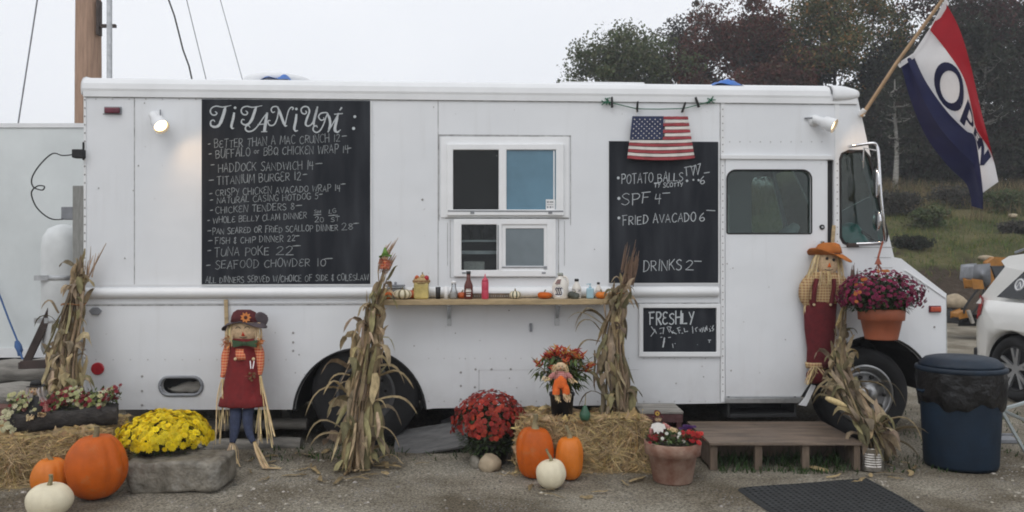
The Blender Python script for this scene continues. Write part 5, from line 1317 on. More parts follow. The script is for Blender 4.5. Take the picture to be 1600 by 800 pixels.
# ================================================================ the OPEN flag
YF = 6.72
t = Thing("open_flag", "red white and blue banner reading OPEN hanging from a slanted pole at the truck front", "flag", W(1347, 178, 6.96))
mb = MB(); mb.tube([W(1346, 182, 6.95), W(1402, 97, YF + .12), W(1440, 45, YF + .03), W(1478, -8, YF - .06)], [.017, .016, .015, .014], 10); t.part("pole", mb, M_['bamboo'])
mb = MB(); mb.tube([W(1342, 180, 7.02), W(1347, 177, 6.95), W(1351, 171, 6.93)], [.03, .026, .022], 10); mb.tube([W(1342, 173, 6.98), W(1351, 181, 6.93)], .008, 6); t.part("pole_bracket", mb, M_['trim'])
E0 = [(1477, 3), (1499, 45), (1516, 100), (1531, 165), (1546, 224), (1553, 254), (1557, 282)]
E1 = [(1453, 47), (1478, 78), (1505, 120), (1518, 168), (1526, 203), (1548, 236), (1560, 284)]
E2 = [(1427, 86), (1447, 128), (1478, 172), (1508, 203), (1523, 214), (1531, 258), (1536, 301)]
E3 = [(1406, 96), (1424, 160), (1448, 215), (1480, 258), (1508, 285), (1516, 306), (1518, 322)]
Em = [(1417, 92), (1438, 146), (1466, 196), (1498, 234), (1519, 255), (1528, 290), (1536, 327)]
def ev(E, b):
    x = b * (len(E) - 1); i = min(int(x), len(E) - 2); f = x - i
    p0 = E[max(i - 1, 0)]; p1 = E[i]; p2 = E[i + 1]; p3 = E[min(i + 2, len(E) - 1)]
    return tuple(.5 * (2 * p1[k] + (p2[k] - p0[k]) * f + (2 * p0[k] - 5 * p1[k] + 4 * p2[k] - p3[k]) * f * f + (3 * p1[k] - p0[k] - 3 * p2[k] + p3[k]) * f ** 3) for k in (0, 1))
DEP = {0: lambda b: -.03 * sin(b * 3) + (.10 * max(0, b - .62) / .38), 1: lambda b: -.10 * sin(b * 2.6) * (1 if b < .7 else 1 - (b - .7) / .4), 2: lambda b: .05 * sin(b * 5 + .5), 3: lambda b: .14 * sin(b * 2.4), 4: lambda b: -.06 * sin(b * 3)}
CH = [E0, E1, E2, Em, E3]
DK_ = [0, 1, 2, 4, 3]
def flagp(i, c, b, off=0.0):
    p = ev(CH[i], b); q = ev(CH[i + 1], b); d0 = DEP[DK_[i]](b); d1 = DEP[DK_[i + 1]](b)
    u = lerp(p[0], q[0], c); v = lerp(p[1], q[1], c); hq = (i + c) / 4
    base = lerp(YF - .06, YF + .12, min(1, hq * 1.2)) 
    d = lerp(d0, d1, c) + .016 * sin(c * pi) * sin(b * 9 + i * 2) + .01 * sin(b * 17 + c * 4)
    return W(u, v, base + d - off)
parts = {}
for nm, segs, mk in (("red_band", (0,), 'clothred'), ("white_band", (1,), 'clothwhite'), ("blue_band", (2, 3), 'clothblue')):
    mb = MB(); mb.smooth = True
    for i in segs:
        n = 44; m = 8
        vs = [flagp(i, j / m, k / n) for k in range(n + 1) for j in range(m + 1)]
        mb.add(vs, [(k * (m + 1) + j, k * (m + 1) + j + 1, (k + 1) * (m + 1) + j + 1, (k + 1) * (m + 1) + j) for k in range(n) for j in range(m)])
    parts[nm] = t.part(nm, mb, M_[mk])
mb = MB(); mb.smooth = True
hp = [W(1478, -4, YF - .07), W(1453, 44, YF - .0), W(1427, 83, YF + .07), W(1401, 100, YF + .13)]; hq = [W(1483, 6, YF - .06), W(1456, 50, YF), W(1430, 90, YF + .07), W(1406, 106, YF + .12)]
mb.add(hp + hq, [(i, i + 1, i + 5, i + 4) for i in range(3)]); t.part("hoist_sleeve", mb, M_['clothwhite'])
# letters: painted on the white band; along the fly b, across the band c
mb = MB()
def fm(b, c): return flagp(1, min(max(c, 0), 1), min(max(b, 0), 1), .006)
def letter(strokes, b0, bw, w=.06):
    for st in strokes:
        pts = [(b0 + x * bw, .90 - y * .80) for x, y in st]
        # widths in band units: fly is about three times as long as the band is wide
        P = [(x * 2.6, y) for x, y in pts]; dense = []
        for a, c in zip(P[:-1], P[1:]): dense += [(lerp(a[0], c[0], k / 4), lerp(a[1], c[1], k / 4)) for k in range(4)]
        dense.append(P[-1]); ribbon(mb, dense, w, lambda x, y: fm(x / 2.6, y))
letter([[(.5 + .5 * cos(a), .5 + .5 * sin(a)) for a in np.linspace(0, 2 * pi, 26)]], .20, .19)
letter([[(0, 0), (0, 1)], [(0, .96), (.55, .96), (.9, .85), (.95, .7), (.85, .5), (.5, .42), (0, .42)]], .46, .13)
letter([[(0, 0), (0, 1)], [(0, .95), (.9, .95)], [(0, .5), (.8, .5)], [(0, .05), (.9, .05)]], .655, .085, .055)
letter([[(0, 0), (0, 1), (1, 0), (1, 1)]], .735, .10, .06)
t.part("lettering", mb, M_['clothblue'], parts["white_band"])
#@@DECO
# ================================================================ pumpkins
def pumpkin(label, c, r, h, mat, ribs=9, depth=.05, stem_h=.08, stem_r=.016, lean=(0, 0), squash=.0, tall=False, group="pumpkins set out on the ground", stripes=None, name="pumpkin", seed=0):
    rr = random.Random(seed + int(r * 1000)); t = Thing(name, label, "pumpkin", c, group)
    def rib(a): return 1 - depth * (.65 + .5 * sin(2 * a + seed * 1.7)) * (abs(cos(ribs * a / 2 + .22 * sin(2 * a + seed))) ** 4) + .018 * sin(3 * a + seed) + .022 * sin(2 * a + 2 * seed)
    prof = []
    N = 22
    for i in range(N + 1):
        a = -pi / 2 + pi * i / N; ca = max(cos(a), 0)
        ex = .62 if tall else .75
        q = ca ** ex
        z = h / 2 + h / 2 * sin(a)
        dip = 0
        if i >= N - 2: z -= (.05 if not tall else .03) * h * (i - N + 3) / 3
        if i <= 1: z += .02 * h
        prof.append((max(q * r, .004), z))
    nseg = 72 if not stripes else ribs * 8
    mb = MB(); mb.loft([((c[0] + lean[0] * z / h, c[1] + lean[1] * z / h, c[2] + z), q, q) for q, z in prof], nseg, True, rib)
    if stripes:
        k = 0
        for i in range(len(mb.f)):
            j = i % nseg; ph = (j * ribs / nseg) % 1
            mb.mi[i] = 1 if (i < N * nseg and (ph < .2 or ph > .8)) else 0
        t.part("rind", mb, [mat, stripes])
    else:
        mb.v = [(x + .018 * r * sin(9 * z / h + 3 * x / r + seed), y, z + .02 * h * sin(2.2 * (x - c[0]) / r + seed) * (z - c[2]) / h) for x, y, z in mb.v]; t.part("rind", mb, mat)
    top = Vector((c[0] + lean[0], c[1] + lean[1], c[2] + h * (.93 if not tall else .965)))
    bend = Vector((rr.uniform(-.4, .4), rr.uniform(-.3, .1), 1)) * stem_h
    mb = MB()
    pts = [top + Vector((0, 0, -.01)), top + Vector((0, 0, stem_h * .2)), top + bend * .6 + Vector((0, 0, .02 * stem_h)), top + bend]
    mb.tube(catmull(pts, 3), [stem_r * q for q in (1.9, 1.6, 1.35, 1.2, 1.05, .98, .95, .92, .95, 1.05)], 7)
    mb.v = [(x + .12 * stem_r * sin(90 * z), y + .12 * stem_r * cos(80 * z), z) for x, y, z in mb.v]
    t.part("stem", mb, M_['stem'])
    return t
def on_ground(u, vb, r):
    Y = GY(vb) + r * .38; return (W(u, 400, Y).x, Y, 0)
def px_r(px, Y): return px / F * Y / 2
pumpkin("largest orange pumpkin, in front of the left hay bale", on_ground(150, 783, .19), .192, .422, M_['pump'], 10, .075, .085, .019, seed=1)
pumpkin("light orange pumpkin half hidden behind the largest pumpkin and a cream one", (W(80, 0, 5.42).x, 5.42, 0), .125, .255, M_['pumpy'], 9, .05, .05, .014, seed=2)
pumpkin("cream white pumpkin with curled stem at the foot of the largest orange pumpkin", (W(78, 0, 5.0).x, 5.0, 0), .132, .205, M_['pumpw'], 9, .045, .07, .013, seed=3)
pumpkin("tall barrel-shaped orange pumpkin with a pale stem beside the red flowers", on_ground(836, 749, .13), .138, .375, M_['pump'], 10, .055, .10, .020, tall=True, seed=4)
pumpkin("slim yellow-orange pumpkin at the front of the middle hay bale", on_ground(890, 751, .10), .103, .315, M_['pumpy'], 9, .05, .085, .014, tall=True, seed=5)
pumpkin("cream white pumpkin in front of the tall barrel-shaped one", on_ground(861, 764, .06), .107, .20, M_['pumpw'], 10, .04, .085, .010, seed=6)

# ================================================================ hay bales
def bale(label, o, rz, L, Wd, H, seed=1, n=5200):
    t = Thing("hay_bale", label, "hay bale", o, "hay bales", rz=rz); rr = random.Random(seed); t.org = Vector((0, 0, 0))
    mb = MB(); nx, ny, nz = 30, 14, 14; mb.smooth = True
    def face(fn, a, b):
        vs = [fn(i / a, j / b) for i in range(a + 1) for j in range(b + 1)]
        mb.add(vs, [(i * (b + 1) + j, (i + 1) * (b + 1) + j, (i + 1) * (b + 1) + j + 1, i * (b + 1) + j + 1) for i in range(a) for j in range(b)])
    face(lambda a, b: (lerp(-L / 2, L / 2, a), -Wd / 2, b * H), nx, nz); face(lambda a, b: (lerp(-L / 2, L / 2, a), Wd / 2, b * H), nx, nz)
    face(lambda a, b: (lerp(-L / 2, L / 2, a), lerp(-Wd / 2, Wd / 2, b), H), nx, ny); face(lambda a, b: (-L / 2, lerp(-Wd / 2, Wd / 2, a), b * H), ny, nz); face(lambda a, b: (L / 2, lerp(-Wd / 2, Wd / 2, a), b * H), ny, nz)
    def disp(x, y, z):
        k = .018 * sin(13 * x + 3 * z + seed) + .012 * sin(29 * x + 17 * y) + .012 * sin(23 * z + 11 * y + 5 * x)
        rx = abs(x) / (L / 2); ry = abs(y) / (Wd / 2); rz_ = abs(z - H / 2) / (H / 2)
        rnd_ = .03 * (max(0, rx + ry - 1.75) + max(0, rx + rz_ - 1.75) + max(0, ry + rz_ - 1.75))
        return (x * (1 - rnd_ * 1.6) + k * (x / (L / 2)), y * (1 - rnd_ * 2) + k * (y / (Wd / 2)), max(0, H / 2 + (z - H / 2) * (1 - rnd_ * 1.6) + (k if z > H * .9 else 0)))
    mb.v = [disp(*p) for p in mb.v]
    t.part("bale_block", mb, M_['hay'])
    mb = MB()
    for i in range(n):
        f = rr.random(); g = rr.uniform(.55, 1.3); mb.c = (g, g * rr.uniform(.88, 1.02), g * rr.uniform(.7, 1.0))
        if f < .50: p = Vector((rr.uniform(-L / 2, L / 2), -Wd / 2, rr.uniform(.0, H))); nrm = Vector((0, -1, 0))
        elif f < .74: p = Vector((rr.uniform(-L / 2, L / 2), rr.uniform(-Wd / 2, Wd / 2), H)); nrm = Vector((0, 0, 1))
        elif f < .87: p = Vector((L / 2, rr.uniform(-Wd / 2, Wd / 2), rr.uniform(0, H))); nrm = Vector((1, 0, 0))
        else: p = Vector((-L / 2, rr.uniform(-Wd / 2, Wd / 2), rr.uniform(0, H))); nrm = Vector((-1, 0, 0))
        p = Vector(disp(*p)); d = Vector((rr.gauss(0, 1), rr.gauss(0, 1), rr.gauss(-.15, .8)))
        d -= nrm * d.dot(nrm); d.normalize(); d = (d + nrm * abs(rr.gauss(0, .11))).normalized()
        l = rr.uniform(.05, .17) * (1.5 if rr.random() < .05 else 1); e = p + d * l + Vector((0, 0, -.25 * l * rr.random())); m = p + d * l * .5 + nrm * .006
        if rr.random() > .05: e = Vector((max(-L / 2 - .03, min(L / 2 + .03, e.x)), max(-Wd / 2 - .03, min(Wd / 2 + .03, e.y)), min(H + .016, e.z)))
        if e.z < .004: e.z = .004
        sd = d.cross(nrm).normalized() * rr.uniform(.0011, .0030); q = p - nrm * .004
        mb.add([q - sd, q + sd, m + sd, e, m - sd], [(0, 1, 2, 3, 4)])
    for i in range(220):   # straw fallen round the foot
        g = rr.uniform(.6, 1.2); mb.c = (g, g * .95, g * .85)
        p = Vector((rr.uniform(-L / 2 - .12, L / 2 + .12), -Wd / 2 - abs(rr.gauss(0, .06)), .006)); a = rr.uniform(0, pi); d = Vector((cos(a), sin(a), rr.uniform(-.02, .08))) * rr.uniform(.04, .12); sd = Vector((-sin(a), cos(a), 0)) * .002
        mb.add([p - sd, p + sd, p + d + sd, p + d - sd], [(0, 1, 2, 3)])
    t.part("loose_straw", mb, M_['straw'])
    for y in (-Wd * .17, Wd * .2):
        mb = MB(); pts = [(-L / 2 - .004, y, .02), (-L / 2 - .006, y, H - .02), (-L / 2 + .03, y, H + .004), (0, y, H + .006), (L / 2 - .03, y, H + .004), (L / 2 + .006, y, H - .02), (L / 2 + .004, y, .02)]
        mb.tube(pts, .0035, 5); t.part("twine", mb, M_['twine'])
    return t
bale("golden hay bale in the middle, under the pepper plant and a corn bundle", (W(908, 0, 6.20).x, 6.25, 0), radians(1.5), .97, .46, .385, 3, 6500)
bale("hay bale at far left carrying the dark log planter", (W(70, 0, 5.78).x - .18, 5.93, 0), radians(8), 1.16, .62, .345, 8, 7000)

# ================================================================ leaves, blooms and flowering plants
def bloom(mb, p, nrm, r, c, petals=11, dome=.35, rings=2):
    nrm = Vector(nrm).normalized(); a = nrm.orthogonal().normalized(); b = nrm.cross(a); old = mb.c
    rot = rnd.uniform(0, 6)
    for ring in range(rings):
        q = r * (1 - .42 * ring); lift = dome * r * (.15 + .75 * ring)
        k = rnd.uniform(.85, 1.1) * (1 - .10 * ring)
        mb.c = tuple(x * k for x in c)
        for i in range(petals - 2 * ring):
            t0 = rot + ring * .4 + 2 * pi * i / (petals - 2 * ring); w = .72 * pi / (petals - 2 * ring) * 1.25
            o = p + nrm * (lift * .3); t1 = p + nrm * lift + (a * cos(t0) + b * sin(t0)) * q
            l = p + nrm * (lift * .9) + (a * cos(t0 - w) + b * sin(t0 - w)) * q * .72; r2 = p + nrm * (lift * .9) + (a * cos(t0 + w) + b * sin(t0 + w)) * q * .72
            mb.add([o, l, t1, r2], [(0, 1, 2, 3)])
    k = r * .24; mb.c = tuple(x * .72 for x in c)
    mb.add([p + nrm * (dome * r * 1.05) + (a * cos(i * pi / 3) + b * sin(i * pi / 3)) * k for i in range(6)], [tuple(range(6))]); mb.c = old
def leafblade(mb, p, d, l, w, g):
    d = Vector(d).normalized(); sd = d.cross(Vector((0, 0, 1)))
    if sd.length < .1: sd = Vector((1, 0, 0))
    sd.normalize(); mb.c = g
    mb.add([p, p + d * l * .45 - sd * w, p + d * l + Vector((0, 0, -.15 * l)), p + d * l * .45 + sd * w], [(0, 1, 2, 3)])
def dome_plant(t, c, rx, ry, rz, n, br, cols, mat, leaf_n=900, under=.35, zmin=-.1, dens=None):
    """flower heads over a dome: c is the dome's centre"""
    ga = pi * (3 - sqrt(5)); mb = MB(); pts = []
    for i in range(n):
        z = 1 - (i + .5) / n * (1 - zmin); q = sqrt(max(0, 1 - z * z)); a = i * ga + rnd.uniform(-.25, .25)
        nn = Vector((q * cos(a), q * sin(a), z)); w = rnd.uniform(.90, 1.05) + .045 * sin(5 * a + 3) * q + .03 * sin(3 * a + 8 * z)
        p = Vector((c[0] + nn.x * rx * w, c[1] + nn.y * ry * w, c[2] + nn.z * rz * w)); nv = Vector((nn.x / rx, nn.y / ry, nn.z / rz)).normalized() + rv(.30)
        k = rnd.uniform(.68, 1.14); cc = rnd.choice(cols); bloom(mb, p, nv, br * rnd.uniform(.66, 1.16), tuple(x * k for x in cc), 10 if br > .02 else 7)
    t.part("blooms", mb, mat)
    mb = MB()
    for i in range(leaf_n):
        a = rnd.uniform(0, 2 * pi); z = rnd.uniform(-under / rz, .85); q = sqrt(max(.05, 1 - min(1, abs(z)) ** 2)) if z > 0 else 1 - .35 * abs(z)
        p = Vector((c[0] + q * cos(a) * rx * rnd.uniform(.5, .88 if z > 0 else .97), c[1] + q * sin(a) * ry * rnd.uniform(.5, .88 if z > 0 else .97), c[2] + z * rz * .9))
        g = rnd.uniform(.5, 1.2); leafblade(mb, p, Vector((cos(a), sin(a), rnd.uniform(-.5, .6))) + rv(.5), rnd.uniform(.03, .055), rnd.uniform(.008, .014), (g, g, g))
    t.part("leaves", mb, M_['leaf'])
    mb = MB(); mb.ell((c[0], c[1], c[2] - under * .3), (rx * .62, ry * .62, rz * .55 + under * .35), 16, 8); t.part("stems", mb, pm("plant_core_painted_shade", (.018, .022, .010), .95, .3, 20, .5, 60))  # dark core: the shade among the stems is put into its colour
# yellow chrysanthemum behind the flat stone
Y = 5.92; x = W(261, 0, Y).x
t = Thing("chrysanthemum", "bright yellow dome of chrysanthemums behind the flat stone", "flowering plant", (x, Y, 0), "potted chrysanthemums")
zc = .27; dome_plant(t, (x, Y, zc), .325, .30, .205, 640, .0285, [(1, 1, 1), (1, .95, .8), (.93, .9, .9)], M_['yellow'], 900, .14, -.06)
mb = MB(); mb.lathe([(.15, .0), (.18, .16), (.19, .165), (.19, .19), (.17, .19), (.16, .17)], (x, Y, 0), 24); t.part("pot", mb, M_['plasticblack'])
# red chrysanthemum
Y = 6.33; x = W(766, 0, Y).x
t = Thing("chrysanthemum", "deep red dome of chrysanthemums on the ground beside the tall orange pumpkin", "flowering plant", (x, Y, 0), "potted chrysanthemums")
dome_plant(t, (x, Y, .28), .295, .27, .27, 600, .0225, [(1, 1, 1), (.72, .75, .8), (1.25, 1.6, 1.1), (.8, .6, .7), (1.1, 1.1, 1)], M_['redbloom'], 1500, .20, -.12)
mb = MB(); mb.lathe([(.13, .0), (.15, .13), (.16, .14), (.16, .16), (.14, .16)], (x, Y, 0), 24); t.part("pot", mb, M_['plasticblack'])
# purple chrysanthemum hanging from the mirror arm
pc_ = T(1377, 512, .36); wpc = TW(pc_); 
t = Thing("hanging_chrysanthemum", "purple chrysanthemum in a terracotta pot hung from the truck's mirror arm", "hanging plant", pc_, truck=True)
zb_, zt2 = T(0, 530).z, T(0, 482).z
mb = MB(); mb.lathe([(.001, zb_), (.125, zb_), (.128, zb_ + .01), (.158, zb_ + .155), (.178, zb_ + .16), (.184, zt2 - .01), (.18, zt2), (.165, zt2), (.155, zt2 - .04)], (pc_.x, pc_.y, 0), 32); t.part("pot", mb, M_['terra'])
dome_plant(t, (pc_.x - .01, pc_.y, zt2 + .10), .35, .27, .215, 620, .0185, [(1, 1, 1), (.7, .7, .8), (1.35, 1.3, 1.25), (.85, .6, .7)], M_['purple'], 1900, .12, -.38)
mb = MB()
for i in range(9):
    p = Vector((pc_.x - .29 + rnd.uniform(-.05, .06), pc_.y - .18 + rnd.uniform(-.05, .05), zt2 + rnd.uniform(.05, .25))); bloom(mb, p, (-.4, -.8, .4), .017, (.50, .15, .03), 9)
for i in range(5):
    p = Vector((pc_.x - .05 + rnd.uniform(-.06, .06), pc_.y - .12, zt2 + .31)); bloom(mb, p, (0, -.8, .6), .017, (.52, .17, .03), 9)
t.part("orange_blooms", mb, M_['bloom'])
hk = T(1379, 378, .16); mb = MB(); kn = Vector((pc_.x, pc_.y + .05, T(0, 402).z))
mb.tube([hk, kn], .009, 6); mb.tube([kn, kn + Vector((0, 0, -.06))], [.006, .03], 8)
for a in (.5, 2.6, 4.2, 5.6): mb.tube([kn + Vector((0, 0, -.05)), Vector((pc_.x + .175 * cos(a), pc_.y + .175 * sin(a), zt2))], .004, 5)
t.part("hanger", mb, pm("rust_cord", (.25, .07, .04), .8))
# pepper plant in a black pot on the bale, with the little orange scarecrow tied to it
Y = 6.18; x = W(878, 0, Y).x; zb_ = .385
t = Thing("pepper_plant", "ornamental pepper plant with red upright fruits in a black pot on the middle hay bale", "potted plant", (x, Y, zb_))
mb = MB(); mb.lathe([(.075, zb_ + .0), (.078, zb_), (.092, zb_ + .16), (.10, zb_ + .165), (.10, zb_ + .185), (.088, zb_ + .185), (.085, zb_ + .16)], (x, Y, 0), 24); mb.ell((x, Y, zb_ + .15), (.085, .085, .02), 14, 4); t.part("pot", mb, M_['plasticblack'])
lm = MB(); fm_ = MB(); smb = MB()
for k in range(26):
    a = rnd.uniform(0, 2 * pi); q = rnd.uniform(.05, .20) * (1.0); hx = x + q * cos(a) * 1.08 + (-.02 if k % 2 else .02); e = Vector((hx, Y + q * sin(a) * .8, zb_ + .50 - q * q * 3.2 + rnd.uniform(-.05, .05)))
    b0 = Vector((x, Y, zb_ + .16)); smb.tube([b0, b0.lerp(e, .6) + Vector((0, 0, .03)), e], [.008, .005, .003], 5)
    for j in range(26):
        p = b0.lerp(e, rnd.uniform(.35, 1)) + rv(.045); g = rnd.uniform(.6, 1.5)
        leafblade(lm, p, Vector((cos(a) * .5, sin(a) * .5, rnd.uniform(-1.2, .3))) + rv(.5), rnd.uniform(.05, .09), rnd.uniform(.009, .016), (g * rnd.uniform(1, 1.8), g * 1.15, g * .8))
    for j in range(13):
        a2 = rnd.uniform(0, 2 * pi); d = Vector((cos(a2) * .8 + cos(a) * .3, sin(a2) * .8, rnd.uniform(.1, 1))).normalized(); p = e + rv(.02); l = rnd.uniform(.035, .06)
        fm_.c = rnd.choice([(.42, .03, .02), (.34, .02, .02), (.55, .08, .02), (.58, .16, .04), (.5, .3, .08)])
        fm_.tube([p, p + d * l * .5, p + d * l], [.006, .0055, .001], 5, False)
t.part("leaves", lm, M_['leaf']); t.part("peppers", fm_, M_['bloom']); t.part("stems", smb, M_['stalk'])
# terracotta tub at the step
Y = 5.80; x = W(1051, 0, Y).x
t = Thing("terracotta_planter", "weathered terracotta planter of mixed flowers at the corner of the wooden step", "planter", (x, Y, 0))
mb = MB(); mb.lathe([(.001, 0), (.135, .0), (.14, .008), (.172, .19), (.182, .195), (.198, .20), (.205, .285), (.20, .29), (.185, .288), (.18, .25)], (x, Y, 0), 40); t.part("pot", mb, M_['terraw'])
mb = MB(); mb.ell((x, Y, .26), (.178, .178, .025), 20, 5); t.part("soil", mb, M_['soil'])
mb = MB(); fb = MB()
for i in range(420):
    a = rnd.uniform(0, 2 * pi); q = sqrt(rnd.random()) * .18; p = Vector((x + q * cos(a), Y + q * sin(a), .26 + rnd.uniform(0, .085))); g = rnd.uniform(.8, 1.9); leafblade(mb, p, Vector((cos(a), sin(a), rnd.uniform(.0, 1.2))) + rv(.6), rnd.uniform(.03, .055), .012, (g * 1.1, g, g))
for i in range(60):
    p = Vector((x + .13 + rnd.gauss(0, .035), Y - .06 + rnd.gauss(0, .05), .30 + rnd.uniform(0, .065))); bloom(fb, p, rv(.5) + Vector((0, -.4, .7)), .018, rnd.choice([(.5, .02, .02), (.62, .04, .03), (.4, .015, .02)]), 8)
for i in range(16): p = Vector((x - .15 + rnd.gauss(0, .02), Y - .06 + rnd.gauss(0, .05), .30 + rnd.uniform(0, .03))); bloom(fb, p, (0, -.5, .7), .016, (.25, .012, .015), 8)
for dx, dz in ((-.07, .055), (-.055, -.005), (.015, .03), (.05, .0), (-.10, .02), (.02, .055)): bloom(fb, Vector((x + dx, Y - .14, .315 + dz)), (0, -.9, .4), .014, (.75, .74, .66), 8)
for i in range(14): p = Vector((x + .12 + rnd.gauss(0, .03), Y + .07, .36 + rnd.uniform(0, .02))); bloom(fb, p, (0, -.5, .8), .016, (.07, .015, .12), 8)
t.part("leaves", mb, M_['leaf']); t.part("blooms", fb, M_['bloom'])
# log planter on the left bale
a0, a1 = W(64, 0, 5.85).x - .17, W(192, 0, 6.06).x - .02
t = Thing("log_planter", "dark bark log planter of cream and red flowers lying on the left hay bale", "planter", ((a0 + a1) / 2, 5.95, .35))
mb = MB(); pa, pb = Vector((a0, 5.76, .445)), Vector((a1, 6.02, .465))
mb.tube([pa.lerp(pb, q / 9) + Vector((0, 0, .006 * sin(q * 2))) for q in range(10)], [.10 * (1 + .05 * sin(q * 1.7)) for q in range(10)], 16)
mb.v = [(xx, yy, min(zz, .505 + .01 * sin(20 * xx))) for xx, yy, zz in mb.v]; t.part("log", mb, M_['bark'])
mb = MB(); fb = MB()
for i in range(520):
    q = rnd.random(); p = pa.lerp(pb, q) + Vector((0, rnd.uniform(-.08, .08), .05 + rnd.uniform(0, .11))); g = rnd.uniform(.7, 1.6); leafblade(mb, p, rv(1) + Vector((0, -.3, .3)), .045, .011, (g * 1.4, g * 1.15, g * .9))
for i in range(330):
    q = rnd.random(); p = pa.lerp(pb, q) + Vector((rnd.uniform(-.02, .02), rnd.uniform(-.11, .06), .07 + rnd.uniform(-.01, .10) + .03 * sin(q * 14)))
    zone = (q * 6.2) % 2; red = (.33 < q < .57) or (.68 < q < .76) or q > .93
    if rnd.random() < .12: red = not red
    c = rnd.choice([(.24, .018, .028), (.30, .03, .04), (.2, .03, .03)]) if red else rnd.choice([(.55, .52, .27), (.48, .50, .24), (.62, .58, .40), (.35, .40, .14)])
    bloom(fb, p, Vector((rnd.uniform(-.4, .4), -.8, .6)), rnd.uniform(.013, .022), c, 7)
for i in range(26): p = pa + Vector((rnd.uniform(-.03, .09), -.10 + rnd.uniform(-.03, .03), -.06 + rnd.uniform(0, .15))); bloom(fb, p, (0, -.9, .4), .019, (.60, .57, .36), 7)
t.part("leaves", mb, M_['leaf']); t.part("blooms", fb, M_['bloom'])

# ================================================================ stones
def slab_stone():
    x0, x1 = W(194, 0, 5.6).x, W(356, 0, 5.6).x; cx, hx = (x0 + x1) / 2, (x1 - x0) / 2; hz = .110
    mb = MB(); mb.ell((0, 0, 0), (1, 1, 1), 64, 40)
    se = lambda q, e: math.copysign(abs(q) ** e, q)
    vs = []
    for x, y, z in mb.v:
        r = max(1e-6, sqrt(x * x + y * y)); ca, sa = x / r, y / r; r = min(1, r)
        X = se(ca, .26) * r ** .22; Y = se(sa, .26) * r ** .22; Z = se(z, .22)
        m = max(abs(X), abs(Y), 1e-6)
        b = (Z + 1) / 2
        px = cx + hx * X * (1 - .10 * (1 - b)) + .035 * (1 - b) * (X < 0) ; py = 5.68 + .185 * Y; pz = .100 + hz * Z + .012 * X
        k1 = .016 * sin(9 * px + 4 * pz + 1) + .010 * sin(21 * px + 13 * pz) + .007 * sin(37 * px - 23 * pz + 11 * py)
        k2 = .010 * sin(14 * px + 6 * py) + .006 * sin(33 * px + 19 * py)
        vs.append((px + .6 * k1, py - k1 * (1 if Y < 0 else -.5), pz + k2 * (1 if Z > 0 else .3)))
    mb.v = vs
    for i in range(len(mb.sm)): mb.sm[i] = True
    c = Vector((cx, 5.68, 0)); o = mb.build("flat_stone", M_['rock'], None, c); o.location = c
    tag(o, "flat-topped grey field stone in front of the yellow chrysanthemums", "stone")
slab_stone()
stone("round_stone", "smooth round tan stone under the red chrysanthemums", G(765, 735), (.082, .075, .075), M_['rockt'], 11)
stone("round_stone", "small dark stone left of the round tan stone", G(744, 730), (.05, .06, .055), M_['rock'], 12)

# ================================================================ corn bundles
def leafy(mb, base, d, l, w, droop, tw, g):
    """one dry corn leaf curling from base along d"""
    d = Vector(d).normalized(); pts = []; p = Vector(base); k = 9; ws = []
    sd = d.cross(Vector((0, 0, 1)))
    if sd.length < .1: sd = Vector((1, 0, 0))
    sd.normalize(); sd = (Matrix.Rotation(tw, 3, d) @ sd)
    c = rnd.uniform(-.9, .9); ph = rnd.uniform(0, 6); kk = rnd.uniform(.15, .5)
    for i in range(k):
        q = i / (k - 1); pts.append(p.copy()); ws.append(w * (sin(pi * min(1, .18 + .82 * q)) ** .7) * (1 if q < .98 else .05) + .0008)
        dd = (d + Vector((0, 0, -droop * q * q * 2)) + sd * (c * q * .5 + kk * sin(ph + q * 7) * .6) + Vector((0, kk * cos(ph + q * 6) * .5, 0))).normalized(); p = p + dd * l / (k - 1)
        if p.z < .012: p.z = .012 + rnd.uniform(0, .01)
    mb.c = g; mb.blade(pts, ws, sd, rnd.uniform(.15, .7))
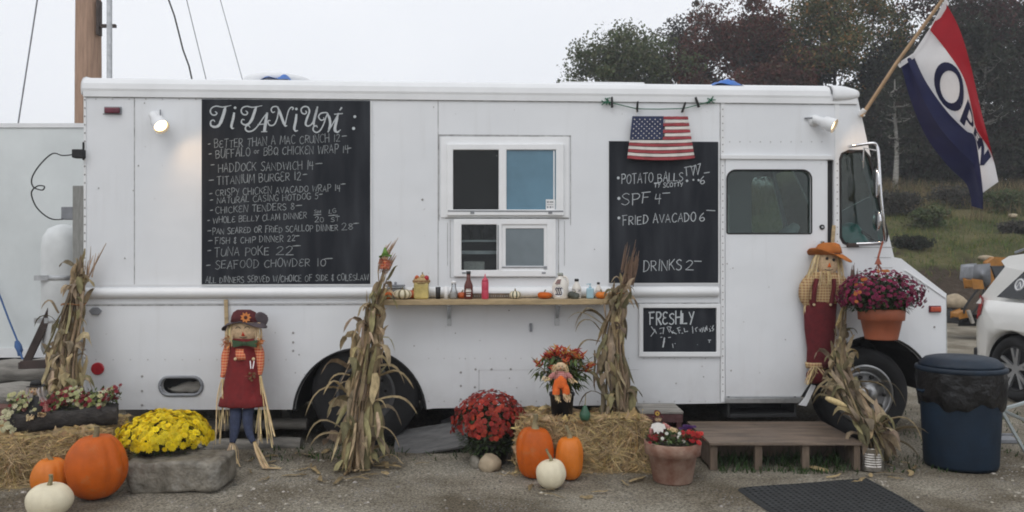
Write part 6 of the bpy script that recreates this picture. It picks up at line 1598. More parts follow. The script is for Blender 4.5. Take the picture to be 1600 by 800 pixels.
def corn_bundle(label, path, radii, nst, nlv, spread, seed, cobs=0, leaflen=(.2, .42), tone=1.0, tie=.5, blown=0, bside=0, top=.92):
    global rnd
    keep = rnd; rnd = random.Random(seed)
    P = catmull(path, 8); K = len(P); base = P[0]
    t = Thing("corn_bundle", label, "corn stalks", base, "bundles of dried corn stalks")
    st = MB(); lv = MB()
    def at(q):
        x = min(max(q, 0), 1) * (K - 1); i = min(int(x), K - 2); return P[i].lerp(P[i + 1], x - i)
    def rad(q):
        x = min(max(q, 0), 1) * (len(radii) - 1); i = min(int(x), len(radii) - 2); return lerp(radii[i], radii[i + 1], x - i)
    for i in range(nst):
        a = rnd.uniform(0, 2 * pi); k = sqrt(rnd.random()); tp_ = rnd.uniform(.7, 1.0); pts = []
        for j in range(9):
            q = j / 8 * tp_; c = at(q); r = rad(q) * k * .8
            pts.append(c + Vector((cos(a + q) * r, sin(a + q) * r * .7, 0)) + rv(.004))
        g = rnd.uniform(.55, 1.2) * tone; st.c = (g, g * rnd.uniform(.9, 1), g * rnd.uniform(.8, 1))
        r = rnd.uniform(.006, .011); st.tube(pts, [r, r, r, r * .95, r * .9, r * .8, r * .65, r * .45, r * .25], 6)
    for i in range(nlv):
        q = top * rnd.random() ** 1.15; c = at(q); a = rnd.uniform(0, 2 * pi); r = rad(q) * rnd.uniform(.3, 1.0) * (.8 + .35 * sin(q * 19 + seed + a))
        o = Vector((cos(a), sin(a), 0))
        if o.y > .3 and rnd.random() < .75: o.y *= -1
        ax = (at(q + .06) - at(q - .06)).normalized(); kind = rnd.random(); sh = 1 - .55 * max(0, q - .5) / .5
        if kind < .52: d = -ax + o * rnd.uniform(.1, .55) * spread; dr = rnd.uniform(.0, .4)          # hanging down along the stalks
        elif kind < .74: d = ax + o * rnd.uniform(.1, .55) * spread; dr = rnd.uniform(.0, .5); sh *= .8   # pointing up
        else: d = ax * .5 + o * rnd.uniform(.5, 1.0) * spread; dr = rnd.uniform(1.6, 3.0); sh *= .8      # folded over
        g = rnd.uniform(.45, 1.4) * tone; tint = (g, g * rnd.uniform(.90, 1.02), g * rnd.uniform(.75, 1.05))
        if rnd.random() < .22: tint = (g * .72, g * .80, g * .62)
        leafy(lv, c + Vector((o.x * r, o.y * r * .75, 0)), d, rnd.uniform(*leaflen) * sh, rnd.uniform(.013, .044) * (1 - .45 * q), dr, rnd.uniform(-1.4, 1.4), tint)
    for i in range(blown):    # long leaves bent right out of the bundle
        q = rnd.uniform(.10, .55); c = at(q); s = bside or rnd.choice((-1, 1)); g = rnd.uniform(.5, 1.1) * tone
        leafy(lv, c + Vector((s * rad(q) * .7, -rad(q) * .4, 0)), (s * rnd.uniform(.4, .9), rnd.uniform(-.4, .05), rnd.uniform(.0, .9)), rnd.uniform(.26, .46), rnd.uniform(.013, .024), rnd.uniform(.8, 2.6), rnd.uniform(-.6, .6), (g, g * .96, g * .82))
    t.part("stalks", st, M_['stalk']); t.part("leaves", lv, M_['corn'])
    for i in range(cobs[0] if cobs else 0):
        c, d = cobs[1][i]; d = Vector(d).normalized(); c = Vector(c); mb = MB(); mb.tube([c - d * .08, c - d * .05, c, c + d * .05, c + d * .085], [.012, .022, .024, .019, .006], 10); t.part("ear_of_corn", mb, M_['cob'])
    c = at(tie); mb = MB(); r = rad(tie) * .85 + .008; mb.tube([c + Vector((cos(a) * r, sin(a) * r * .75, .006 * sin(3 * a))) for a in np.linspace(0, 2 * pi, 20)[:-1]], .005, 5, closed=True); t.part("tie", mb, M_['twine'])
    rnd = keep; return t
def tassel(mbp, p, d, n, l, sp, g0=(.55, .38, .26)):
    for i in range(n):
        e = d + rv(sp); g = rnd.uniform(.6, 1.2); mbp.c = tuple(x * g for x in g0); q = p + rv(.02); ll = l * rnd.uniform(.6, 1.1)
        mbp.tube([q, q + e * ll * .55 + rv(.006), q + e * ll + Vector((0, 0, -.01))], [.004, .005, .0015], 4, False)
b1 = corn_bundle("dried corn bundle standing at the truck's rear corner behind the log planter", [W(104, 612, 6.28), W(102, 560, 6.34), W(110, 500, 6.44), W(122, 440, 6.5), W(127, 396, 6.52)], [.14, .13, .13, .10, .06, .03], 24, 150, .6, 101, leaflen=(.16, .34), tone=1.05, tie=.6)
mb = MB(); tassel(mb, W(140, 432, 6.55), Vector((.22, 0, 1)).normalized(), 6, .22, .12); mb.tube([W(131, 450, 6.55), W(146, 418, 6.56), W(166, 380, 6.58)], [.004, .008, .003], 5); b1.part("tassel", mb, M_['bloom'])
b2 = corn_bundle("tallest dried corn bundle, in front of the rear wheel, reaching the shelf's left end", [G(556, 730), W(560, 680, 6.17), W(566, 620, 6.27), W(576, 550, 6.38), W(584, 500, 6.42), W(592, 460, 6.42), W(605, 415, 6.45)], [.11, .14, .165, .155, .10, .05, .035, .03], 24, 190, .75, 102, leaflen=(.2, .46), tone=1.15, tie=.70, blown=9)
mb = MB()
for k in range(9): tassel(mb, W(598 + rnd.uniform(-6, 8), 430 - k * 3, 6.42), Vector((.42, 0, .9)).normalized(), 5, .17, .10)
b2.part("tassel", mb, M_['bloom'])
b3 = corn_bundle("dried corn bundle standing on the middle hay bale against the truck", [W(968, 646, 6.27), W(964, 600, 6.34), W(954, 545, 6.46), W(962, 480, 6.52), W(977, 440, 6.66), W(988, 400, 6.78)], [.08, .13, .15, .11, .05, .045, .03], 22, 135, .85, 103, leaflen=(.16, .34), tone=.86, tie=.7, blown=9, bside=-1, top=.8)
mb = MB()
for k in range(10): tassel(mb, W(982 + rnd.uniform(-10, 8), 452 - k * 3.4, 6.60), Vector((.18, .15, .95)).normalized(), 6, .22, .09, (.24, .15, .10))
b3.part("tassel", mb, M_['bloom'])
b4 = corn_bundle("dried corn bundle leaning from the tin can across the front wheel", [G(1368, 716) + Vector((0, .03, .10)), W(1358, 672, 6.16), W(1334, 625, 6.36), W(1312, 575, 6.6), W(1314, 510, 6.82), W(1324, 455, 6.86)], [.05, .085, .135, .13, .08, .04, .03], 20, 185, .65, 104, leaflen=(.17, .36), tone=.92, tie=.06, blown=7, top=.78, cobs=(1, [(W(1306, 628, 6.14), (1, -.1, -.4))]))
mb = MB()
for k in range(6): tassel(mb, W(1328 + rnd.uniform(-7, 7), 458 - k * 3, 6.83), Vector((.1, 0, 1)).normalized(), 4, .17, .12, (.16, .10, .08))
b4.part("tassel", mb, M_['bloom'])
# dry leaf litter round the bundles
mb = MB()
for i in range(70):
    cx, cy, sx = rnd.choice([(940, 765, 60), (560, 722, 70), (420, 735, 50), (480, 715, 40), (1375, 738, 35), (560, 735, 50), (120, 700, 20)])
    p = G(cx + rnd.gauss(0, sx), cy + rnd.gauss(0, 9)); p.z = .012; a = rnd.uniform(0, 2 * pi); g = rnd.uniform(.6, 1.3)
    leafy(mb, p, (cos(a), sin(a), rnd.uniform(0, .3)), rnd.uniform(.06, .26), rnd.uniform(.005, .018), .8, rnd.uniform(-.5, .5), (g, g * .93, g * .75))
tag(mb.build("leaf_litter", M_['corn']), kind="stuff")
#@@FIGS
# ================================================================ scarecrows
def plaid(name, c1, c2, c3, sc):
    m = bpy.data.materials.new(name); m.use_nodes = True; n = m.node_tree; b = n.nodes["Principled BSDF"]; vec = _n(n, "TexCoord").outputs["Object"]
    last = None; fs = []
    for ax in ('X', 'Z'):
        w = _n(n, "TexWave"); w.bands_direction = ax; w.inputs["Scale"].default_value = sc; w.inputs["Distortion"].default_value = .4; n.links.new(vec, w.inputs["Vector"])
        r = _n(n, "ValToRGB"); r.color_ramp.elements[0].position = .45; r.color_ramp.elements[1].position = .55; n.links.new(w.outputs["Fac"], r.inputs["Fac"]); fs.append(r.outputs[0])
    m1 = _n(n, "MixRGB"); n.links.new(fs[0], m1.inputs["Fac"]); m1.inputs["Color1"].default_value = (*c1, 1); m1.inputs["Color2"].default_value = (*c2, 1)
    m2 = _n(n, "MixRGB"); n.links.new(fs[1], m2.inputs["Fac"]); n.links.new(m1.outputs[0], m2.inputs["Color1"]); m2.inputs["Color2"].default_value = (*c3, 1)
    mm = _n(n, "MixRGB"); mm.inputs["Fac"].default_value = .5; n.links.new(m1.outputs[0], mm.inputs["Color1"]); n.links.new(m2.outputs[0], mm.inputs["Color2"])
    n.links.new(mm.outputs[0], b.inputs["Base Color"]); b.inputs["Roughness"].default_value = .95; return m
PL_O = plaid("orange_plaid", (.58, .14, .05), (.45, .06, .03), (.72, .42, .24), 14)
PL_T = plaid("tan_plaid", (.42, .27, .12), (.26, .13, .06), (.60, .47, .28), 13)
PL_P = plaid("pink_plaid", (.45, .16, .14), (.30, .06, .06), (.62, .40, .36), 24)
def raffia(mb, a, b, n, r0, r1, w=.0028, curl=.02):
    a, b = Vector(a), Vector(b)
    for i in range(n):
        an = rnd.uniform(0, 2 * pi); k = sqrt(rnd.random()); o = Vector((cos(an) * k, sin(an) * k * .6, 0)); q = rnd.uniform(.75, 1.05)
        g = rnd.uniform(.7, 1.25); mb.c = (g, g * rnd.uniform(.9, 1.02), g * rnd.uniform(.75, 1.05))
        pts = catmull([a + o * r0, a.lerp(b, .4 * q) + o * lerp(r0, r1, .35) + rv(curl), a.lerp(b, q) + o * r1 + rv(curl * .5)], 4)
        for p in pts: p.z = max(p.z, .010)
        mb.blade(pts, [w * rnd.uniform(.7, 1.3)] * len(pts), (1, rnd.uniform(-1, 1), rnd.uniform(-.4, .4)), .3)
class Fig:
    """builds a stuffed figure from widths and heights read off the photograph's own plane"""
    def __init__(s, t, M, k): s.t, s.M, s.k = t, M, k
    def loft(s, name, rows, mat, n=18, parent=None, pin=None, wob=0):
        mb = MB(); rings = []
        for (u, v, hw, dp) in rows: rings.append((s.M(u, v), hw * s.k, dp))
        mb.loft(rings, n)
        if wob: mb.v = [(x + wob * sin(55 * x + 40 * z), y + 2.2 * wob * sin(60 * x + 23 * z) + 1.6 * wob * sin(38 * z - 31 * x), z + wob * .6 * sin(50 * x)) for x, y, z in mb.v]
        return s.t.part(name, mb, mat, parent)
    def tube(s, name, pts, rs, mat, n=10, parent=None):
        mb = MB(); mb.tube(catmull([s.M(*p) for p in pts], 4), [lerp(rs[0], rs[-1], 0)] if False else s._r(pts, rs), n); return s.t.part(name, mb, mat, parent)
    def _r(s, pts, rs):
        k = (len(pts) - 1) * 4 + 1; out = []
        for i in range(k):
            x = i / (k - 1) * (len(rs) - 1); j = min(int(x), len(rs) - 2); out.append(lerp(rs[j], rs[j + 1], x - j) * s.k)
        return out
    def raffia(s, name, runs, parent=None, w=.0028):
        mb = MB()
        for (a, b, n, r0, r1) in runs: raffia(mb, s.M(*a), s.M(*b), n, r0 * s.k, r1 * s.k, w)
        return s.t.part(name, mb, M_['raffia'], parent)
    def head(s, u, v, hw, hh, dp, mat, eyes, nose, smile=None, closed=False, nosem='noser'):
        mb = MB(); c = s.M(u, v); mb.ell(c, (hw * s.k, dp, hh * s.k), 22, 14); h = s.t.part("head", mb, mat)
        def surf(x, y, off=.003):
            a = (x - u) / hw; b = (y - v) / hh; q = max(.05, 1 - a * a - b * b); p = s.M(x, y); return Vector((p.x, c.y - dp * sqrt(q) - off, p.z))
        mb = MB()
        for (ex, ey, er) in eyes:
            if closed: mb.tube([surf(ex - er, ey + er * .1), surf(ex - er * .5, ey - er * .45), surf(ex, ey - er * .6), surf(ex + er * .5, ey - er * .45), surf(ex + er, ey + er * .1)], .55 * s.k, 5)
            else:
                p = surf(ex, ey, 0); mb.ell(p, (er * s.k, .004, er * s.k), 10, 6)
        if smile:
            (su, sv, sw, sd) = smile; mb.tube([surf(su + sw * x, sv - sd * x * x) for x in (-1, -.6, -.2, .2, .6, 1)], .45 * s.k, 5)
        s.t.part("face_stitching", mb, M_['inkblack'], h)
        nu, nv, ns = nose; mb = MB(); pts = [surf(nu, nv - ns, .004), surf(nu - ns * .75, nv + ns * .8, .004), surf(nu + ns * .75, nv + ns * .8, .004)]; tip = surf(nu, nv + .1 * ns, .012)
        mb.add(pts + [tip], [(0, 1, 3), (1, 2, 3), (2, 0, 3)]); s.t.part("nose", mb, M_[nosem], h); return h
    def hat(s, rows, brim, mat, brim_mat=None, dp=.5, wave=(0, 0, 0)):
        """rows: crown (u, v, half width); brim: (u, v, half width, drop)"""
        mb = MB(); mb.loft([(s.M(u, v), hw * s.k, hw * s.k * dp) for u, v, hw in rows], 22); h = s.t.part("hat", mb, mat)
        u, v, hw, drop = brim; c = s.M(u, v); mb = MB(); mb.smooth = True; n = 32; vs = []
        r0 = rows[0][2] * .9
        for q in (0, .5, 1):
            for j in range(n):
                a = 2 * pi * j / n; r = lerp(r0, hw, q); dz = -drop * q * q * (abs(cos(a)) - .35 * max(0, -sin(a))) + wave[0] * q * cos(a) + wave[1] * q * sin(2 * a + wave[2])
                vs.append((c.x + r * s.k * cos(a), c.y + r * s.k * dp * sin(a), c.z + dz * s.k))
        vs += [(x, y, z - .006) for x, y, z in vs]
        fs = [(i * n + j, i * n + (j + 1) % n, (i + 1) * n + (j + 1) % n, (i + 1) * n + j) for i in range(2) for j in range(n)]
        o = 3 * n; fs += [(o + i * n + j, o + (i + 1) * n + j, o + (i + 1) * n + (j + 1) % n, o + i * n + (j + 1) % n) for i in range(2) for j in range(n)]
        fs += [(2 * n + j, 2 * n + (j + 1) % n, o + 2 * n + (j + 1) % n, o + 2 * n + j) for j in range(n)]
        mb.add(vs, fs); s.t.part("brim", mb, brim_mat or mat, h); return h
def flower_patch(t, p, r, c, parent=None, name="felt_flower"):
    mb = MB()
    for i in range(9):
        a = 2 * pi * i / 9; d = Vector((cos(a), 0, sin(a))); sd = Vector((-sin(a), 0, cos(a)))
        mb.c = c; mb.add([p, p + d * r * .6 - sd * r * .22 + Vector((0, -.004, 0)), p + d * r + Vector((0, -.002, 0)), p + d * r * .6 + sd * r * .22 + Vector((0, -.004, 0))], [(0, 1, 2, 3)])
    mb.c = (.10, .03, .02); mb.ell((p.x, p.y - .004, p.z), (r * .32, .004, r * .32), 10, 5); return t.part(name, mb, M_['bloom'], parent)

# --- girl scarecrow leaning on the truck
def MF(u, v, d=0.0):
    q = (v - 480) / 260; return W(u, v, 6.55 - .46 * max(0, q) ** 1.3 - d)
t = Thing("scarecrow", "girl scarecrow in dark red dress and floppy maroon hat, near the yellow flowers", "scarecrow", MF(380, 740), "large scarecrows")
f = Fig(t, MF, 6.4 / F)
mb = MB(); mb.bar(T(353, 468, .02), T(355, 540, .05), .03, .012, (0, 1, 0)); mb.v = [tuple(TW(Vector(p))) for p in mb.v]; t.part("stake", mb, M_['wood'])
f.loft("dress", [(380, 529, 18, .035), (380, 536, 22, .045), (380, 548, 21.5, .05), (379.5, 562, 23.5, .055), (379, 585, 27, .065), (379, 607, 30, .075), (379, 613, 30, .077), (379, 622, 35, .09), (379.5, 633, 37, .095), (380, 635, 34, .085)], M_['dress'], 30, wob=.0035)
f.loft("blouse_bib", [(380, 544, 12, .062), (380, 553, 13, .068), (380, 561, 12.5, .07)], PL_O)
f.tube("sleeve", [(360, 536), (353, 556), (351, 578), (347, 590)], [6.5, 7, 5.5, 3], PL_O); f.tube("sleeve", [(400, 536), (406, 552), (407, 572), (406, 586)], [6.5, 7, 5.5, 3], PL_O)
mb = MB()
for (u0, sgn) in ((356, -1), (404, 1)):
    for i in range(34):
        p = MF(u0 + rnd.uniform(-6, 6), 531 + rnd.uniform(-5, 9), .05); g = rnd.uniform(.7, 1.2); mb.c = (.58 * g, .22 * g, .07 * g); d = Vector((sgn * rnd.uniform(0, 1), -.5, rnd.uniform(-.8, .6))); leafblade(mb, p, d, rnd.uniform(.03, .055), .008, mb.c)
t.part("shoulder_ruffle", mb, M_['bloom'])
f.raffia("raffia_hand", [((348, 592), (341, 695), 9, 3, 9), ((348, 592), (354, 665), 5, 3, 8)]); f.raffia("raffia_hand", [((406, 587), (408, 695), 9, 3, 14), ((407, 588), (426, 700), 9, 3, 11)])
f.tube("trouser_leg", [(369, 628), (368, 655), (366, 676), (363, 692)], [9.5, 9, 7, 4], M_['denim']); f.tube("trouser_leg", [(390, 628), (387, 652), (389, 674), (396, 691)], [9, 8.5, 6.5, 4], M_['denim'])
f.raffia("raffia_foot", [((363, 690), (360, 742), 12, 3, 7), ((363, 690), (372, 730), 6, 2, 5)], w=.0038); f.raffia("raffia_foot", [((397, 689), (420, 740), 18, 3, 7), ((412, 728), (438, 737), 9, 4, 6)], w=.0038)
h = f.head(382, 516, 23, 20.5, .058, M_['linen'], [(376, 512, 4), (390, 511.5, 4)], (383, 521, 4.2), (383, 527, 6, 1.5), closed=True)
f.raffia("hair", [((361, 504, .02), (358, 545, .03), 15, 3, 4), ((404, 504, .02), (405, 545, .03), 15, 3, 4)])
mb = MB()
for sgn in (-1, 1):
    a = MF(382, 537, .085); b = MF(382 + sgn * 20, 531, .08); c = MF(382 + sgn * 18, 543, .08); mb.add([a + Vector((0, -.008, .012)), b, c, a + Vector((0, -.008, -.012))], [(0, 1, 2, 3)]); mb.add([p + Vector((0, .012, 0)) for p in (a + Vector((0, 0, .012)), b, c, a - Vector((0, 0, .012)))], [(3, 2, 1, 0)])
mb.ell(MF(382, 537, .09), (.018, .012, .018), 10, 6); t.part("bow_tie", mb, M_['green'])
hat = f.hat([(382, 503, 22), (382, 495, 21), (382, 488, 18), (381, 484, 11)], (382, 503, 36, 12), M_['hatmaroon'], M_['hatgrey'], .55, (2, 3, .5))
mb = MB(); mb.ell(MF(406, 501, -.01), (.068, .022, .058), 18, 10); mb.v = [(x + .016 * sin(34 * z), y + .012 * sin(40 * x), z + .016 * sin(30 * x + 1)) for x, y, z in mb.v]; t.part("hat_flop", mb, M_['hatgrey'], hat)
flower_patch(t, MF(384, 496, .10), .046, (.72, .26, .07), hat)
for (u, v) in ((367.5, 561), (396, 561)): mb = MB(); mb.ell(MF(u, v, .072), (.013, .006, .013), 10, 5); t.part("button", mb, M_['raffia'])
mb = MB(); mb.tube([MF(391, 564, .075), MF(392, 576, .085)], .004, 5); mb.tube([MF(397, 564, .07), MF(395, 576, .085)], .004, 5); p0 = MF(393, 583, .085)
for i in range(26): g = rnd.uniform(.6, 1.1); mb.c = rnd.choice([(.42, .2, .06), (.30, .17, .08), (.16, .13, .06)]); p = p0 + Vector((rnd.uniform(-.03, .03), -.005, rnd.uniform(-.055, .02))); leafblade(mb, p, rv(1) + Vector((0, -.4, 0)), .03, .009, mb.c)
t.part("leaf_posy", mb, M_['bloom'])

# --- boy scarecrow by the door (truck frame)
def MM(u, v, d=0.0): return T(u, v, .085 + d)
t = Thing("scarecrow", "boy scarecrow in burgundy dungarees and orange hat hanging beside the truck door", "scarecrow", MM(1290, 600), "large scarecrows", truck=True)
f = Fig(t, MM, 6.85 / F)
mb = MB(); mb.bar(T(1303, 352, .03), T(1300, 390, .05), .028, .012, (0, 1, 0)); t.part("stake", mb, M_['wood'])
f.loft("dungarees", [(1281, 468, 23, .045), (1282, 475, 26, .055), (1281, 490, 25.5, .06), (1281, 515, 24, .06), (1281, 545, 21, .055), (1279, 565, 18.5, .05), (1278, 574, 17, .045)], M_['burg'], 26, wob=.003)
mb = MB(); mb.ell(MM(1276, 587, .0), (17 * f.k, .05, 13 * f.k), 18, 10); t.part("foot", mb, M_['burg'])
f.loft("shirt", [(1286, 425, 20, .04), (1287, 434, 30, .05), (1286, 450, 31, .055), (1284, 468, 25, .05), (1283, 476, 25, .05)], PL_T, 24, wob=.003)
f.tube("sleeve", [(1268, 434), (1259, 448), (1257, 464), (1261, 476)], [9, 10, 8.5, 5], PL_T); f.tube("sleeve", [(1311, 436), (1320, 450), (1323, 464), (1317, 480)], [9, 10, 8.5, 5], PL_T)
mb = MB(); mb.tube(catmull([MM(1271, 473, .06), MM(1273, 452, .068), MM(1276, 436, .052)], 4), .020, 6); mb.tube(catmull([MM(1299, 474, .06), MM(1303, 452, .068), MM(1303, 436, .052)], 4), .020, 6); t.part("braces", mb, M_['burg'])
for u in (1272, 1298): mb = MB(); mb.ell(MM(u, 476, .066), (.013, .007, .013), 10, 5); t.part("button", mb, M_['raffia'])
f.raffia("raffia_hand", [((1261, 474, .02), (1264, 504, .02), 16, 3, 5)]); f.raffia("raffia_hand", [((1318, 478, .02), (1310, 516, .03), 26, 4, 8)], w=.0035)
f.raffia("raffia_cuff", [((1272, 572, .05), (1260, 602, .04), 14, 5, 6), ((1274, 572, .05), (1292, 592, .05), 10, 4, 6)])
f.loft("cuff", [(1275, 566, 17.5, .052), (1275, 575, 16, .048)], PL_T)
h = f.head(1293, 411, 17.5, 20, .055, M_['linen'], [(1288.5, 404, 2.6), (1298.5, 406, 2.6)], (1291.5, 414, 4.2), (1291, 422, 6, 1.5), nosem='orange')
f.raffia("hair", [((1277, 398, .03), (1266, 440, .03), 24, 4, 7), ((1311, 400, .03), (1317, 446, .03), 24, 4, 7)]); f.raffia("beard", [((1290, 424, .06), (1288, 448, .06), 22, 9, 11)])
hat = f.hat([(1294, 396, 22), (1294, 390, 21), (1295, 382, 17), (1296, 379, 9)], (1296, 397, 35, 3), M_['hatorange'], None, .6, (-8, 5, .3))

# --- small figures
def doll_base(name, label, M, org, truck=False): 
    t = Thing(name, label, "scarecrow doll", org, "small scarecrow dolls", truck=truck); return t, Fig(t, M, 0)
ML = lambda u, v, d=0.0: W(u, v, 5.78 - d)
t, f = doll_base("scarecrow_doll", "small doll with black hat and grey hair sitting on the end of the log planter", ML, ML(56, 650)); f.k = 5.78 / F
f.loft("dress", [(57, 620, 8, .03), (57, 632, 12, .045), (57, 646, 14, .055), (57, 650, 13, .05)], M_['inkblack'], 18, wob=.003)
f.tube("arm", [(49, 622), (42, 632), (37, 642)], [5, 5, 3], PL_P); f.tube("arm", [(64, 622), (70, 632), (72, 643)], [5, 5, 3], PL_P)
f.head(55.5, 609, 9, 8.5, .035, M_['linen'], [(52.5, 607.5, 1.1), (58, 607.5, 1.1)], (55, 610.5, 1.5), (55.5, 613, 3, .8), nosem='orange')
mb = MB()
for (a, b) in (((48, 604, .02), (44, 628, .02)), ((63, 604, .02), (68, 626, .02))): raffia(mb, ML(*a), ML(*b), 16, 3 * f.k, 5 * f.k, .003)
t.part("hair", mb, pm("grey_doll_hair", (.42, .38, .36), .9, .2, 20))
f.hat([(56, 602, 9), (56, 597, 8), (57, 594, 5)], (56, 602.5, 14, 1), M_['inkblack'], None, .7, (1, 1, 0))
f.raffia("raffia_legs", [((52, 648, .04), (46, 656, .08), 12, 3, 5), ((60, 648, .04), (74, 647, .08), 12, 3, 5)], w=.004)
MP = lambda u, v, d=0.0: W(u, v, 5.985 - d)
t, f = doll_base("scarecrow_doll", "small doll in orange dungarees tied to the front of the black pepper plant pot", MP, MP(875, 628)); f.k = 5.985 / F
f.loft("shirt", [(876, 580, 8, .02), (876, 586, 11, .028), (876, 594, 10, .026)], PL_P)
f.loft("dungarees", [(876, 586, 6, .029), (876, 592, 9.5, .031), (875.5, 602, 11, .032), (875, 606, 11.5, .03)], M_['orange'])
f.tube("trouser_leg", [(870, 603), (869, 609), (869, 616)], [6, 6.2, 6], M_['orange']); f.tube("trouser_leg", [(882, 603), (884, 609), (885, 616)], [6, 6.2, 6], M_['orange'])
f.raffia("raffia_foot", [((869, 614, .01), (871, 628, .02), 14, 4, 5)], w=.003); f.raffia("raffia_foot", [((885, 614, .01), (888, 627, .02), 14, 4, 5)], w=.003)
f.tube("arm", [(868, 583), (862, 588), (858, 591)], [4, 4, 3], PL_P); f.tube("arm", [(884, 583), (890, 588), (893, 592)], [4, 4, 3], PL_P)
f.raffia("raffia_hand", [((859, 590, .01), (852, 594, .01), 12, 3, 6)], w=.004); f.raffia("raffia_hand", [((892, 591, .01), (897, 598, .01), 12, 3, 6)], w=.004)
f.head(876, 573, 8.5, 7, .03, M_['linen'], [(873, 571.5, .9), (878, 571.5, .9)], (875.5, 574, 1.2), (876, 576.5, 2.5, .6), nosem='orange')
f.raffia("hair", [((869, 570, .01), (866, 582, .01), 10, 2, 3), ((883, 570, .01), (886, 582, .01), 10, 2, 3)])
MT = lambda u, v, d=0.0: W(u, v, 5.84 - d)
t, f = doll_base("scarecrow_doll", "small doll with white leaf collar standing in the terracotta planter", MT, MT(1030, 700)); f.k = 5.84 / F
f.loft("dress", [(1029, 664, 7, .022), (1029, 672, 10, .03), (1031, 684, 13, .04), (1032, 700, 15, .045)], M_['hatmaroon'])
f.tube("arm", [(1022, 665), (1018, 672), (1017, 680)], [3.5, 3.5, 2.5], PL_P); f.tube("arm", [(1035, 663), (1041, 666), (1047, 670)], [3.8, 3.8, 3], PL_P)
f.raffia("raffia_hand", [((1046, 669, .01), (1056, 675, .01), 16, 3, 4)], w=.004)
f.head(1028.5, 654, 5.5, 5, .022, M_['linen'], [(1027, 653, .7), (1030.5, 653, .7)], (1028.6, 655, .9), None, nosem='orange')
mb = MB(); c = MT(1028, 661, .03)
for a in (-2.1, -1.6, -1.0, -.5, -2.7): d = Vector((cos(a) * .8, -.25, sin(a))); sd = Vector((-sin(a), 0, cos(a))); mb.add([c - sd * .006, c + d * .05 - sd * .02, c + d * .078, c + d * .05 + sd * .02, c + sd * .006], [(0, 1, 2, 3, 4)])
t.part("collar", mb, M_['flagw'] if 'flagw' in M_ else M_['swhite'])
hat = f.hat([(1028, 649, 6), (1027, 644, 5), (1026, 641, 3)], (1028, 650, 9, 1.5), M_['hatmaroon'], None, .7)
flower_patch(t, MT(1027, 646, .035), .02, (.6, .40, .08), hat)
MC = lambda u, v, d=0.0: W(u, v, 6.38 - d)
t, f = doll_base("scarecrow_doll", "tiny doll with pointed lime green hat tucked in the top of the tallest corn bundle", MC, MC(602, 415)); f.k = 6.38 / F
f.loft("body", [(602, 406, 4, .015), (602, 412, 7, .02), (601, 420, 8, .022)], PL_O)
mb = MB()
for i in range(60): g = rnd.uniform(.7, 1.2); mb.c = rnd.choice([(.55, .20, .12), (.45, .14, .10), (.6, .30, .18)]); p = MC(602 + rnd.uniform(-8, 8), 410 + rnd.uniform(-4, 6), .01); leafblade(mb, p, rv(1) + Vector((0, -.4, 0)), .035, .007, mb.c)
t.part("ruffle", mb, M_['bloom'])
f.head(602, 402, 5.5, 4.5, .025, M_['linen'], [(600, 401.5, .8), (604, 401.5, .8)], (602, 403, 1.2), None, nosem='orange')
f.hat([(602, 398.5, 6), (601.5, 393, 3.5), (601.5, 386.5, 1.2)], (602, 399, 10, 1), M_['limegreen'], None, .7, (1, 1, 0))

# ================================================================ things on the shelf
ZS = zs1 + .001
def sx(u, d=.13): return T(u, 470, d).x
KP = 6.65 / F
def shelf_thing(name, label, cat, u, d, group=None):
    c = Vector((sx(u, d), -d, ZS)); return Thing(name, label, cat, c, group, truck=True), c
def mini(label, u, d, r, h, mat, stripes=None, ribs=8, depth=.07, seed=1, name="mini_pumpkin"):
    c = Vector((sx(u, d), -d, ZS)); t = pumpkin(label, c, r, h, mat, ribs, depth, .022, .006, group="little pumpkins and gourds on the shelf", stripes=stripes, seed=seed, name=name)
    t.o.location = TW(c); t.o.rotation_euler = (0, 0, TH)
mini("smooth little orange pumpkin at the left end of the shelf", 603.5, .17, .050, .068, M_['pump'], seed=11)
mini("larger cream pumpkin with brown stripes near the left end of the shelf", 629, .16, .082, .082, M_['pumpw'], M_['stem'], 10, seed=12)
mini("dark red-orange pumpkin behind the cream striped one", 645, .10, .055, .075, M_['pumpred'], seed=13)
mini("little orange pumpkin partly hidden behind the brown sauce bottle", 722, .10, .042, .055, M_['pumpred'], seed=14)
mini("little pale gourd with dark green stripes alone in the middle of the shelf", 805, .15, .050, .068, M_['pumpw'], pm("gourd_green_stripe", (.04, .06, .03), .5), 9, seed=15)
mini("flat little orange pumpkin right beside the cream jug", 851, .16, .062, .058, M_['pump'], seed=16)
mini("little bright orange pumpkin near the right end of the shelf", 940, .17, .050, .060, M_['pumpy'], seed=17)
mini("little yellow pumpkin with brown stripes at the right end of the shelf", 957, .15, .047, .060, pm("pumpkin_yellow", (.62, .36, .07), .45, .15), M_['stem'], 9, seed=18)
